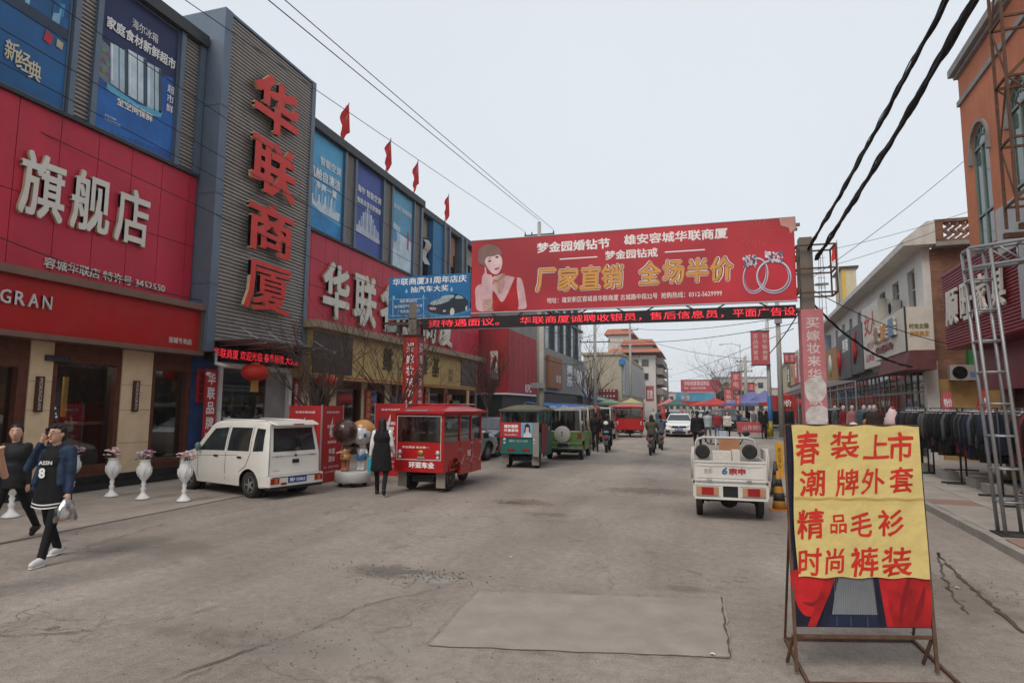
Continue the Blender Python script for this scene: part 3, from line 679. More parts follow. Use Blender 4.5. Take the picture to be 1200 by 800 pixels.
# ---- jewellers' shop at the far left
shop = thing('jewellery_shopfront', 'shopfront with cream stone piers, brown wood frames and black marble step', 'shopfront', (XF, 10, 0))
q = MB().box(XF-.3, 4, .02, XF+.34, 13.38, .14); q.box(XF-.3, 4, .14, XF+.05, 13.38, .29); part('step', q, mat('black_marble', (.02,.02,.022), .25, var=.3), shop)
for (a, b) in ((9.38,9.72-.0),(11.27,12.14)):
    pass
piers = [(8.95+.25,9.5),(11.33,12.12)]
def pier(y0, y1):
    q = MB()
    zs = [.29, .95, 1.62, 2.29, 3.2]
    for i, (a, b) in enumerate(zip(zs, zs[1:])): q.box(XF-.3, y0, a+.006, XF+.06, y1, b-.0)
    return q
for a, b in ((9.15,9.62),(11.26,12.1)):
    zs = [.29, .98, 1.75, 2.35, 3.2]
    for i, (c_, d) in enumerate(zip(zs, zs[1:])):
        q = MB().box(XF-.3, a, c_+.005, XF+.06, b, d-.003); part('stone_block', q, Mcream, shop)
def wframe(y0, y1, z0, z1, root, fw=.12, m=Mwood, X=XF, sub=True, pane=Mglass):
    q = MB().box(X-.25, y0, z0, X+.03, y0+fw, z1); q.box(X-.25, y1-fw, z0, X+.03, y1, z1)
    q.box(X-.25, y0+fw, z1-fw*1.9, X+.028, y1-fw, z1); q.box(X-.25, y0+fw, z0, X+.028, y1-fw, z0+fw)
    f = part('window', q, m, root)
    q = MB().box(X-.13, y0+fw, z0+fw, X-.12, y1-fw, z1-fw*1.9); part('pane', q, pane, f)
    return f
wframe(9.62, 11.26, .42, 3.0, shop); wframe(12.1, 13.35, .42, 3.0, shop, .13); wframe(7.4, 9.15, .29, 3.0, shop, .2)
q = MB().box(XF-.28, 9.62, .29, XF+.0, 11.26, .42); q.box(XF-.28, 12.1, .29, XF, 13.35, .42); q.box(XF-.28, 7.3, 3.0, XF+.02, 13.35, 3.2); part('wood_panel', q, Mwood, shop)
q = MB(); text(q, 'MOKINGRAN', (XF+.035, 10.0, 2.82), *YZ, .9, .09, ext=.01); text(q, 'MOKINGRAN', (XF+.035, 12.35, 2.82), *YZ, .7, .08, ext=.01); part('lettering', q, mat('bronze_letter', (.22,.09,.05), .4, metal=.4), shop)
for a in (9.34, 11.62):
    q = MB().box(XF+.06, a-.06, 1.72, XF+.12, a+.09, 2.45); p_ = part('plaque', q, mat('plaque_wood', (.07,.026,.015), .4), shop)
    q = MB(); text(q, 'MOKINGRAN', (XF+.125, a+.045, 2.40), (0,0,-1), (0,1,0), .62, .075, ext=.005); 
    q = MB(); text(q, 'MOKINGRAN', (XF+.126, a-.02, 2.41), (0,0,-1), (0,1,0), .64, .07); part('lettering', q, Mlet, p_)
q = MB().box(XF+.06, 9.42, 2.78, XF+.14, 9.9, 2.9); part('awning_lamp', q, Mdark, shop)
# display behind the glass
q = MB().box(XF-.95, 9.7, 1.42, XF-.3, 11.2, 1.48); part('display_shelf', q, mat('shelf_cream', (.45,.36,.24), .6), shop)
q = MB().box(XF-.3, 9.72, .54, XF-.28, 11.1, 1.42); part('screen_panel', q, mat('lattice_dark', (.05,.045,.04), .7, var=.5, scale=14), shop)
Mredbox = mat('red_velvet', (.30,.01,.012), .7)
for k in range(14):
    y = 9.75+k*.085+(0 if k < 8 else .04); h = random.uniform(.06, .16); q = MB().box(XF-.7, y, 1.48, XF-.5, y+.06, 1.48+h); 
    single('gift_box', q, Mredbox, 'small red jewellery box on the window shelf, one of a row', 'box', group='red boxes in the jeweller window')
q = MB().tube([(XF-.55,10.75,1.5),(XF-.55,10.78,1.75),(XF-.55,10.72,1.95),(XF-.55,10.62,2.0)], [.05,.06,.045,.01], 8); single('neck_stand', q, Mredbox, 'curved red velvet display stand in the shop window', 'display stand')
q = MB().box(XF-.8, 10.5, 1.48, XF-.74, 10.6, 2.5); single('light_column', q, mat('warm_column', (.6,.33,.08), .5, emit=.15), 'thin amber column standing in the jeweller window', 'column')
Mlit = mat('white_lit_crystal', (.6,.75,.9), .3, var=.3, emit=.5)
t = thing('crystal_ornament', 'white lit crystal flower ornament in the jeweller window', 'ornament', (XF-.5,9.98,1.5))
rr = random.Random(5)
q = MB(); 
for k in range(34): c = (XF-.5+rr.gauss(0,.04), 9.98+rr.gauss(0,.07), 1.86+rr.gauss(0,.07)); q.ell(c, (.018,.018,.03), 6, 4)
for k in range(12): c = (XF-.5+rr.gauss(0,.03), 10.1+rr.gauss(0,.04), 1.62+rr.gauss(0,.05)); q.ell(c, (.016,.016,.02), 6, 4)
part('crystals', q, Mlit, t); q = MB().tube([(XF-.5,9.98,1.48),(XF-.5,9.98,1.85)], .012, 6); part('stem', q, Msteel, t)
q = MB().box(XF-3.0, 7.4, .3, XF-2.9, 13.3, 3.0); part('back_wall', q, mat('interior_brown', (.10,.065,.045), .7, var=.3), shop)
q = MB().box(XF-1.2, 10.1, 2.9, XF-1.0, 10.9, 2.94); single('ceiling_lamp', q, mat('shop_lamp', (.9,.85,.75), .5, emit=20), 'lit ceiling strip above the display in the large jeweller window', 'ceiling lamp')
q = MB().box(XF-1.2, 12.25, .3, XF-.5, 13.2, 1.25); single('shop_counter', q, mat('counter_dark', (.05,.05,.055), .4), 'dark counter just inside the narrow shop door', 'counter')
for k, (y, h, r_) in enumerate(((12.38,.28,.055),(12.62,.5,.045),(12.9,.2,.035))):
    q = MB().lathe([(r_,0),(r_*.9,h*.25),(r_*.4,h*.45),(r_*.6,h*.6),(r_*.25,h*.8),(.005,h)], (XF-.6, y, 1.25), 10)
    single('ornament', q, Mwhite, ['squat white ornament on the counter by the shop door','tall tiered white ornament on the counter by the shop door','smallest white ornament on the counter by the shop door'][k], 'ornament')
# sign band
XS = -12.52; ye = PX(232,400,XS)[1]
t = thing('shop_sign', 'bright red sign band with silver serif letters above the jeweller', 'shop sign', (XS, 9, 3.2))
q = MB().box(XF-.2, 4.0, 3.28, XS, ye, 4.36); part('panel', q, Mredsign, t)
Mbrz = mat('bronze_trim', (.20,.12,.09), .45, metal=.4, dirt=.2)
q = MB().box(XF-.2, 4.0, 4.36, XS+.14, ye+.16, 4.52); q.box(XF-.2, 4.0, 3.17, XS+.10, ye+.12, 3.28); q.box(XF-.2, ye, 3.28, XS+.08, ye+.1, 4.36); part('trim', q, Mbrz, t)
Y_ = PX(57,385,XS)[1]; gw = 1.07
for k, ch in enumerate('MOKINGRAN'):
    i = 8-k; y = Y_-.20-i*.262
    q = MB(); text(q, ch, (XS+.01, y, 3.78), *YZ, .195 if ch != 'I' else .07, .27, ext=.04, bold=.015); part('letter', q, mat('silver_letter', (.62,.61,.6), .35, metal=.4), t)
q = MB(); text(q, '容城专卖店', (XS+.01, ye-.95, 3.42), *YZ, .72, .15, ext=.015); part('lettering', q, Mlet, t)
# ---- blue wall + couplet banners beside the entrance
q = MB().box(XF-.35, 13.38, 0, XF+.02, 14.3, 3.3); part('blue_pier', q, mat('blue_painted_panel', (.02,.05,.16), .6, var=.25, dirt=.2), mall)
q = MB().box(XF-.2, 14.18, 0.1, XF-.05, 14.35, 3.3); part('door_frame', q, Mwhite, mall)
def vbanner(name, label, s, X, y0, y1, z0, z1, m=Mredpr, tm=Mink, cat='banner', th=.03, bold=.03, pad=.18, frame=None):
    t = thing(name, label, cat, (X, (y0+y1)/2, z0))
    q = MB().box(X-th, y0, z0, X, y1, z1); part('board', q, m, t)
    q = MB(); W = y1-y0; text(q, s, (X+.004, y0+W*pad, z0+.05), *YZ, W*(1-2*pad), z1-z0-.1, bold=bold, vertical=True); part('lettering', q, tm, t)
    return t
A = PX(240,432,XF+.25); B = PX(253,432,XF+.25)
vbanner('vertical_banner', 'red vertical banner with white characters at the left of the entrance', '华联品牌家电', XF+.30, A[1], B[1]+.04, .35, 2.85)
vbanner('door_plaque', 'small dark lettered red plaque with rounded ends on the blue pier', '吉祥如意', XF+.08, 13.52, 13.80, 1.95, 2.85, tm=mat('dark_red_print', (.12,.01,.01), .6))
vbanner('vertical_banner', 'narrow red banner with white 联 at the right door jamb', '家华联', XF+.1, 17.72, 17.98, .6, 2.75)
# ---- entrance below the tower: white frame, glass, marble, LED strip, people inside
ent = thing('store_entrance', 'store entrance with white frame, tall glass and grey marble under the tower', 'entrance', (XF, 15.9, 0))
q = MB(); 
for y in (14.4, 17.55): q.box(XF-.15, y-.07, 0, XF+.08, y+.07, 2.95)
q.box(XF-.15, 14.33, 2.95, XF+.08, 17.62, 3.10); part('frame', q, Mwhite, ent)
q = MB().box(XF-.2, 16.5, .1, XF-.06, 17.48, 2.95); part('marble_panel', q, mat('grey_marble', (.30,.29,.28), .3, var=.25, scale=1.5), ent)
q = MB().box(XF-.1, 14.47, .1, XF-.09, 16.5, 2.95); part('glass_pane', q, Mglass, ent)
q = MB().box(XF-3.1, 14.3, 0, XF-3.0, 17.7, 3.2); q.box(XF-3.0, 14.25, 3.1, XF-.3, 17.7, 3.2); part('hall_wall', q, mat('hall_brown', (.20,.13,.08), .6, var=.3, scale=2), ent)
q = MB().box(XF-1.3, 14.5, .3, XF-.7, 16.4, 1.15); single('reception_counter', q, mat('counter_white', (.4,.38,.36), .4), 'white reception counter behind the entrance glass', 'counter')
q = MB().box(XF-1.9, 15.2, 3.0, XF-1.5, 15.45, 3.09); single('ceiling_lamp', q, mat('lamp_white', (.9,.85,.75), .5, emit=.8), 'small lit ceiling lamp inside the store entrance', 'ceiling lamp')
t = thing('led_sign', 'black LED strip with red running text above the entrance', 'LED sign', (XF+.15, 15.8, 3.12))
q = MB().box(XF+.0, 13.75, 3.13, XF+.32, 17.65, 3.52); part('case', q, Mledblk, t)
q = MB(); text(q, '华联商厦 欢迎光临 春季新款 大优惠', (XF+.325, 13.8, 3.19), *YZ, 3.8, .27, bold=.0); part('lettering', q, Mled, t)
# glass canopy sticking out under the tower
t = thing('entrance_canopy', 'dusty glass canopy with steel arms under the louvered tower', 'canopy', (XT, 15.3, 3.55))
q = MB().box(XT-.3, 13.4, 3.60, XT+1.3, 17.3, 3.63); part('glass_sheet', q, mat('dusty_glass', (.16,.16,.15), .3, var=.3, alpha=.85), t)
for y in (13.9, 15.0, 16.1, 17.2):
    q = MB().tube([(XT-.2,y,3.52),(XT+1.3,y,3.56)], .03, 6); q.tube([(XT,y,4.25),(XT+1.1,y,3.62)], .015, 6); part('arm', q, Msteel, t)
# cctv
t = thing('cctv_camera', 'white security camera on the corner by the blue pier', 'camera', (XF+.45, 13.75, 3.0))
q = MB().tube([(XF+.45,13.75,3.35),(XF+.45,13.75,3.05),(XF+.55,13.85,3.0)], .035, 8); part('bracket', q, Mwhite, t)
q = MB().tube([(XF+.5,13.65,3.02),(XF+.72,13.95,2.93)], .05, 8); part('body', q, Mwhite, t)
t = thing('cctv_camera', 'smaller white dome camera just below the bullet camera', 'camera', (XF+.3, 13.7, 2.7))
q = MB().ell((XF+.3,13.66,2.72), (.08,.08,.06)); part('dome', q, Mwhite, t)
# ---- lanterns
def lantern(loc, label, s=1.):
    t = thing('lantern', label, 'lantern', loc, local=True, group='red lanterns at the store')
    q = MB(); n = 24; rows = []
    for i in range(13):
        ph = math.pi*i/12; row = []
        for j in range(n*2+1):
            a = math.pi*j/n; rr = (.42-.018*(j % 2))*math.sin(ph)**.75 if 0 < i < 12 else .08
            row.append((rr*math.cos(a), rr*math.sin(a), .27*math.cos(ph)))
        rows.append(row)
    q.grid(rows, flip=True); part('shade', q, mat('lantern_silk', (.55,.03,.02), .5, var=.12), t)
    q = MB()
    for z in (-.27, .27): q.lathe([(.13,0),(.13,.05)], (0,0,z-.025), 14)
    part('cap', q, Mgold, t)
    q = MB()
    for k in range(16): a = k*math.pi/8; q.tube([(.09*math.cos(a),.09*math.sin(a),-.28),(.11*math.cos(a),.11*math.sin(a),-.62)], .012, 4)
    part('tassel', q, mat('tassel_gold', (.5,.30,.08), .7), t)
    q = MB().tube([(0,0,.28),(0,0,.5)], .01, 4); part('cord', q, Mdark, t)
    t.scale = (s,)*3; return t
c = PX(299,436,-11.75); lantern((c[0], c[1], c[2]), 'large red silk lantern with gold tassel hanging before the entrance', .88)
c = PX(382,446,-11.75); lantern((c[0], c[1], c[2]), 'red lantern hanging behind the bare tree, right of the entrance', .80)
# ---- yellow jewellery sign
XY = -12.15
ya, yb = PX(366,400,XY)[1], PX(559,440,XY)[1]; yc, yd = PX(413,400,XY)[1], PX(540,440,XY)[1]
print('yellow', ya, yb, yc, yd, PX(364,375,XY), PX(560,418,XY), PX(560,460,XY))
t = thing('shop_sign', 'mustard yellow sign box with brush characters and dark end panels under a stone ledge', 'shop sign', (XY, (ya+yb)/2, 2.9))
Myel = mat('mustard_panel', (.50,.335,.12), .55, var=.07, dirt=.2)
q = MB().box(XF, ya, 2.80, XY, yb, 4.45); part('box', q, Myel, t)
q = MB().box(XF, ya-.3, 4.45, XY+.35, yb+.5, 4.70); part('ledge', q, mat('ledge_stone', (.33,.25,.17), .8, dirt=.3), t)
Mdk = mat('dark_maroon_panel', (.035,.018,.02), .35, var=.3)
for a, b in ((ya+.03, yc), (yd, yb-.15)):
    q = MB().box(XY, a, 2.98, XY+.03, b, 4.36); part('dark_panel', q, Mdk, t)
for s_ in (1,2,3):
    y = yc+(yd-yc)*s_/4; q = MB().box(XY, y-.012, 2.95, XY+.008, y+.012, 4.44); part('seam', q, mat('seam_brown', (.25,.16,.07), .6), t)
q = MB().box(XY, ya, 2.86, XY+.01, yb, 2.90); part('red_line', q, Mredsign, t)
Mbr = mat('dark_brush_ink', (.06,.04,.015), .6)
for ch, px in (('懿',455),('福',478),('康',497),('基',511)):
    y = PX(px, 430, XY)[1]; q = MB(); text(q, ch, (XY+.01, y-.5, 3.3), *YZ, .85, .98, ext=.03, bold=.02, shear=.15); part('letter', q, Mbr, t)
q = MB(); y = PX(528,440,XY)[1]; text(q, '珠宝', (XY+.01, y-.3, 3.5), *YZ, .6, .3); text(q, '钻石', (XY+.01, y-.3, 3.15), *YZ, .6, .3); text(q, '3', (XY+.01, yc+6.2, 3.12), *YZ, .12, .15); part('lettering', q, Mbr, t)
# ---- ground floor of the yellow shop
t = thing('shopfront', 'shopfront of the yellow sign with cream columns and dark glass doors', 'shopfront', (XF, 27, 0))
for px in (356, 388, 425, 452, 500, 521, 547):
    y = PX(px, 480, XF)[1]; q = MB().box(XF-.4, y-.22, 0, XF+.06, y+.22, 3.0); part('pillar', q, Mcream, t)
prev = PX(356,480,XF)[1]+.22
for px in (388, 425, 452, 500, 521, 547, 556):
    y = PX(px, 480, XF)[1]-.22 if px < 556 else 35.6
    if y-prev > .3:
        f = wframe(prev, y, .15, 2.7, t, .09, Mwood)
        nd = max(1, int((y-prev)/1.3))
        q = MB()
        for k in range(1, nd): yy = prev+(y-prev)*k/nd; q.box(XF-.2, yy-.04, .24, XF+.0, yy+.04, 2.53)
        if nd > 1: part('mullion', q, Mwood, f)
        q = MB().box(XF-.2, prev, 2.7, XF+.02, y, 3.0); part('transom_panel', q, mat('maroon_wood', (.13,.03,.025), .5), t)
    prev = y+.44
q = MB().box(XF-3.1, 18.7, .2, XF-3.0, 35.6, 3.0); q.box(XF-3.1, 18.6, 2.95, XF-.3, 35.6, 3.0); part('back_wall', q, mat('interior_brown', (.06,.04,.03), .7), t)
q = MB().box(XF-.3, 18.6, 0, XF+.25, 35.7, .15); part('step', q, mat('black_marble'), t)
q = MB(); y = PX(534,480,XF)[1]; q.box(XF+.0, y-.5, .9, XF+.04, y+.5, 2.2); po = single('window_poster', q, mat('green_poster', (.12,.24,.13), .6), 'green poster with a red diamond in the last window under the yellow sign', 'poster')
q = MB().box(XF+.045, y-.25, 1.2, XF+.05, y+.25, 1.75); part('red_diamond', q, Mredpr, po)
for px, lb in ((431,'red new year couplet strip on a cream column, left of the gantry banner'),(499,'red couplet strip on the column right of the gantry banner'),(524,'red couplet strip on the column near the green poster')):
    y = PX(px, 470, XF+.1)[1]; vbanner('couplet', lb, '恭喜发财', XF+.14, y-.22, y+.2, 1.3, 2.55, tm=Mgold, cat='couplet')
# ---- red building beyond
XK = -11.4; yk0 = 36.6; A = PX(628,405,XK)
ka, kb = PY(595,420,yk0)[0], A[1]
XK = ka; yk1 = PX(628,405,XK)[1]
print('red bld', XK, yk1)
t = thing('restaurant_building', 'red clad restaurant block with a pale emblem panel, beyond the yellow shop', 'building', (XK, (yk0+yk1)/2, 0))
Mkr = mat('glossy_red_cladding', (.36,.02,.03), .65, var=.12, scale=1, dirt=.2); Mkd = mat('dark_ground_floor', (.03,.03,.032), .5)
q = MB().box(XF-6, yk0, 2.7, XK, yk1, 6.75); part('upper_wall', q, mat('seam_dark_red'), t)
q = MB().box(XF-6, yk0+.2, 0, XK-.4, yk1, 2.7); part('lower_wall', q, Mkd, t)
n = 6
for k in range(n):
    a = yk0+(yk1-yk0)*k/n; b = yk0+(yk1-yk0)*(k+1)/n; q = MB().box(XK, a+.02, 2.72, XK+.04, b-.02, 6.73); part('panel', q, Mkr, t)
for k in range(4):
    a = XK-.0-k*.85; 
    if a-.85 > XF-4: q = MB().box(a-.84, yk0-.04, 2.72, a-.01, yk0, 6.73); part('panel', q, Mkr, t)
q = MB().box(XF-6, yk0-.06, 2.62, XK+.06, yk1, 2.72); part('edge_strip', q, Mink, t)
y = PX(622,455,XK)[1]; q = MB(); text(q, 'KFC', (XK+.045, y-1.6, 2.85), *YZ, 1.6, .55, bold=.03); part('lettering', q, Mink, t)
c = PX(579.5,424,XK+.9); 
t = thing('hanging_sign', 'white upright lightbox with a red emblem and red frame on the restaurant wall', 'sign', (XF+1.2,36.2,4.2))
P0, P1 = PY(573.5,444,36.3), PY(584,411,36.3)
q = MB().box(P0[0]-.1, 36.3, P0[2]-.1, P1[0]+.02, 36.5, P1[2]+.1); part('case', q, mat('red_case', (.4,.03,.03), .5), t)
q = MB().box(P0[0]+.06, 36.28, P0[2], P1[0]-.03, 36.3, P1[2]); part('panel', q, Mwhite, t)
q = MB(); w_ = P1[0]-P0[0]; 
for k in range(4): q.prism([(.1+w_*.1*k,.4+.2*k),(.25+w_*.1*k,.35+.2*k),(.32+w_*.06*k,.8+.2*k),(.12,.9+.1*k)], (P0[0]+.04,36.275,P0[2]+.1), (1,0,0), (0,0,1), 0)
part('emblem', q, Mredpr, t)
# street furniture of the left pavement ------------------------------------------------
def vase(loc, label, seed):
    t = thing('flower_vase', label, 'vase', loc, local=True, group='white urns in a row before the jeweller')
    q = MB().lathe([(.13,0),(.13,.02),(.10,.05),(.05,.10),(.035,.16),(.055,.20),(.03,.24),(.045,.30),(.032,.34),(.05,.37),(.095,.43),(.122,.52),(.118,.62),(.10,.70),(.088,.74),(.10,.76),(.105,.775),(.08,.775),(.07,.74)], n=24)
    part('urn', q, mat('glazed_white', (.74,.73,.71), .25, var=.06, dirt=.15), t)
    q = MB()
    for k in range(8): a = k*math.pi/4; q.tube([(.10*math.cos(a),.10*math.sin(a),.45),(.128*math.cos(a),.128*math.sin(a),.53),(.121*math.cos(a),.121*math.sin(a),.63)], .012, 5)
    part('rib', q, mat('glazed_white'), t)
    rr = random.Random(seed); cols = [mat('petal_pink', (.62,.22,.27), .7), mat('petal_white', (.7,.66,.62), .7), mat('petal_pale', (.66,.42,.42), .7), mat('petal_blue', (.2,.22,.5), .7)]
    fl = MB(); lf = MB()
    for k in range(48):
        a = rr.uniform(0, 6.28); d = rr.uniform(0, .19); c = Vector((d*math.cos(a), d*math.sin(a), .80+rr.uniform(.0,.16)*(1-d*2.5)+.03))
        mi = rr.choice([0,1,2] if seed != 2 else [0,1,2,3]); s_ = rr.uniform(.02,.034)
        for p_ in range(6): b_ = p_*1.047+a; fl.ell(c+Vector((s_*.7*math.cos(b_), s_*.7*math.sin(b_), 0)), (s_*.6,s_*.6,s_*.4), 5, 3, mi)
    for k in range(60):
        a = rr.uniform(0, 6.28); d = rr.uniform(.02, .2); p_ = Vector((d*math.cos(a), d*math.sin(a), .77+rr.uniform(0,.07))); u = Vector((rr.gauss(0,1),rr.gauss(0,1),rr.gauss(0,.6))).normalized()*.035; v = Vector((-u.y,u.x,.01))*.4
        lf.add([p_-u, p_+v, p_+u, p_-v], [(0,1,2,3)])
    part('flowers', fl, cols, t, kind='stuff'); part('leaves', lf, mat('flower_leaf', (.05,.10,.035), .7), t, kind='stuff')
    return t
c = G(215,588); vase((c[0],c[1],.02), 'white urn of flowers nearest the white van', 1)
c = G(167,585.5); vase((c[0],c[1],.02), 'white urn with pink and blue flowers, middle of the visible three', 2)
c = G(130,582.5); vase((c[0],c[1],.02), 'white urn of pink flowers in front of the large shop window', 3)
c = G(84,577); vase((c[0],c[1],.02), 'white urn partly hidden behind the woman with the phone', 4)
c = G(12,607); vase((c[0],c[1],.02), 'white urn partly hidden behind the dark dressed man', 5)
# bare trees
def bare_tree(name, loc, label, h, seed, th=.07, n0=9, spread=.6, low=.35, levels=3, group='bare street trees', kind_r=1., col=None):
    rr = random.Random(seed); t = thing(name, label, 'tree', loc, local=True, group=group)
    tr = MB(); tr.tube([(0,0,0),(.02,.01,h*low*.5),(0,.02,h*low)], [th,th*.85,th*.7], 8); part('trunk', tr, mat('tree_bark', (.075,.055,.042), .95, var=.3, bump=.5), t)
    br = MB()
    def grow(p, d, L, r_, lev):
        k = 4 if lev == 0 else 3; pts = [p]; q_ = p; dd = d.copy()
        for i in range(k):
            dd = (dd+Vector((rr.gauss(0,.16), rr.gauss(0,.16), .10+rr.gauss(0,.08)))).normalized(); q_ = q_+dd*L/k; pts.append(q_)
        br.tube(pts, [max(.003, r_*(1-.75*i/k)) for i in range(k+1)], 4 if lev else 5, cap=False, smooth=False)
        if lev < levels:
            for _ in range(rr.choice([3,4,5]) if lev < 2 else rr.choice([2,3])):
                i = rr.randint(1, k); a = Vector((rr.gauss(0,1), rr.gauss(0,1), rr.gauss(.2,.5))).normalized()
                grow(pts[i], (dd+a*.8).normalized(), L*rr.uniform(.45,.7), r_*.45, lev+1)
    for k in range(n0):
        a = k*2*math.pi/n0+rr.uniform(-.3,.3); e_ = rr.uniform(.5, 1.3)*spread
        grow(Vector((0,.02,h*low*rr.uniform(.8,1))), Vector((math.cos(a)*e_, math.sin(a)*e_, 1)).normalized(), h*(1-low)*rr.uniform(.5,.8), th*.4*kind_r, 0)
    part('crown', br, mat('twig_bark', (.07,.05,.04), .95, var=.3), t, kind='stuff')
    return t
def tree_box(label, c, w_, h):
    t = thing('tree_guard', label, 'notice box', c, local=True)
    q = MB(); 
    q.box(-w_/2,-w_/2,0,w_/2,-w_/2+.04,h); q.box(-w_/2,w_/2-.04,0,w_/2,w_/2,h); q.box(-w_/2,-w_/2+.04,0,-w_/2+.04,w_/2-.04,h); q.box(w_/2-.04,-w_/2+.04,0,w_/2,w_/2-.04,h); part('box', q, Mredpr, t)
    q = MB()
    for o, a in (((-w_/2,-w_/2-.002,0),(1,0,0)), ((w_/2+.002,-w_/2,0),(0,1,0))):
        o = Vector(o); a = Vector(a); n_ = a.cross(Vector((0,0,1)))
        def tx(s_, u0, u1, v0, v1, **k): text(q, s_, o+a*(w_*u0)+Vector((0,0,h*v0))+n_*.003, a, (0,0,1), w_*(u1-u0), h*(v1-v0), **k)
        tx('容城华联商厦', .2, .8, .90, .93, bold=.02); tx('华联商厦', .25, .75, .70, .75, bold=.04); tx('贺', .38, .62, .58, .68, bold=.04)
        tx('新春联谊', .3, .7, .50, .54, bold=.03); tx('年度', .36, .66, .36, .44, bold=.03); tx('酒会', .36, .66, .26, .34, bold=.03); tx('地址：容城县华联商厦', .15, .85, .18, .21); tx('2018新春', .2,.8,.12,.145)
        for s_ in (.5,.62,.74): q.add([o+a*(w_*(.5-s_*.22))+Vector((0,0,h*(.55+s_*.1)))+n_*.004, o+a*(w_*(.5-s_*.22+.02))+Vector((0,0,h*(.55+s_*.1)))+n_*.004, o+a*(w_*.51)+Vector((0,0,h*(.68+s_*.22)))+n_*.004, o+a*(w_*.49)+Vector((0,0,h*(.68+s_*.22)))+n_*.004], [(0,1,2,3)])
    part('lettering', q, Mink, t)
    q = MB()
    for x, y in ((-1,-1),(1,-1),(1,1),(-1,1)): q.box(x*w_/2-.015, y*w_/2-.015, 0, x*w_/2+.015, y*w_/2+.015, h+.02)
    part('edge_profile', q, mat('alu_edge', (.5,.5,.5), .4, metal=.7), t)
    return t
c = G(376,566.5); tree_box('red square notice box round the bare tree, beside the white van', (c[0]-.5, c[1]+.45, 0), .95, 1.88)
bare_tree('street_tree', (c[0]-.5, c[1]+.45, 0), 'bare shrubby tree growing out of the red box beside the van', 4.1, 21, n0=13, spread=.85, low=.42, levels=3, kind_r=1.2)
c2 = G(476,558); tree_box('red square notice box behind the red three wheeler', (c2[0]-.5, c2[1]+.45, 0), .95, 1.95)
bare_tree('street_tree', (c2[0]-.5, c2[1]+.45, 0), 'bare tree growing out of the red box behind the red three wheeler', 4.6, 22, n0=9, spread=.7, low=.40, kind_r=1.1)
c3 = G(592,520); bare_tree('street_tree', (c3[0]-1.0, c3[1], 0), 'bare tree in front of the red restaurant building', 5.4, 23, n0=15, spread=.5, low=.35, kind_r=1.3)
# ================================================================== gantry billboard across the street
YG = 18.0
def gp(px, py, Y=YG-.13): p = PY(px, py, Y); return p[0], p[2]
gt = thing('gantry', 'steel gantry carrying billboards across the street between two square posts', 'gantry', (-2, YG, 0))
Mpost = mat('post_steel', (.17,.15,.13), .6, metal=.3, dirt=.4, dirtcol=(.2,.1,.06))
XL_, XR_ = gp(483, 400)[0], gp(948, 400, YG)[0]
print('posts', XL_, XR_)
q = MB().box(XL_-.14, YG-.14, 0, XL_+.14, YG+.14, 5.2); part('post', q, Mpost, gt)
q = MB().box(XR_-.16, YG-.16, 0, XR_+.16, YG+.16, 6.5); part('post', q, Mpost, gt)
q = MB()
for z in (4.55, 5.1, 6.0, 6.9):
    for y in (YG+.0, YG+.45): q.box(XL_-.9 if z < 5.6 else -6.6, y-.04, z-.04, XR_-.1, y+.04, z+.04)
part('beam', q, Mpost, gt)
q = MB(); x = XL_
i = 0
while x < XR_-1.2: q.tube([(x,YG+.45,4.55 if i%2 else 5.1),(x+1.0,YG+.45,5.1 if i%2 else 4.55)], .025, 4); x += 1.0; i += 1
part('truss_brace', q, Mpost, gt)
# angle iron cage over the right post
q = MB(); c0, c1 = gp(931,262,YG)[0], gp(975,262,YG)[0]; z0, z1 = gp(950,345,YG)[1], gp(955,289,YG)[1]
c0 = XR_-.25; 
for x in (c0, c1):
    for y in (YG-.3, YG+.4): q.box(x-.02, y-.02, z0, x+.02, y+.02, z1)
for z in (z0, (z0+z1)/2, z1-.02):
    for y in (YG-.3, YG+.4): q.box(c0, y-.021, z-.02, c1, y+.021, z+.02)
    for x in (c0, c1): q.box(x-.021, YG-.3, z-.021, x+.021, YG+.4, z+.019)
q.box(c0+.3, YG-.02, z0, c0+.34, YG+.02, z1); part('cage', q, Mrust, gt)
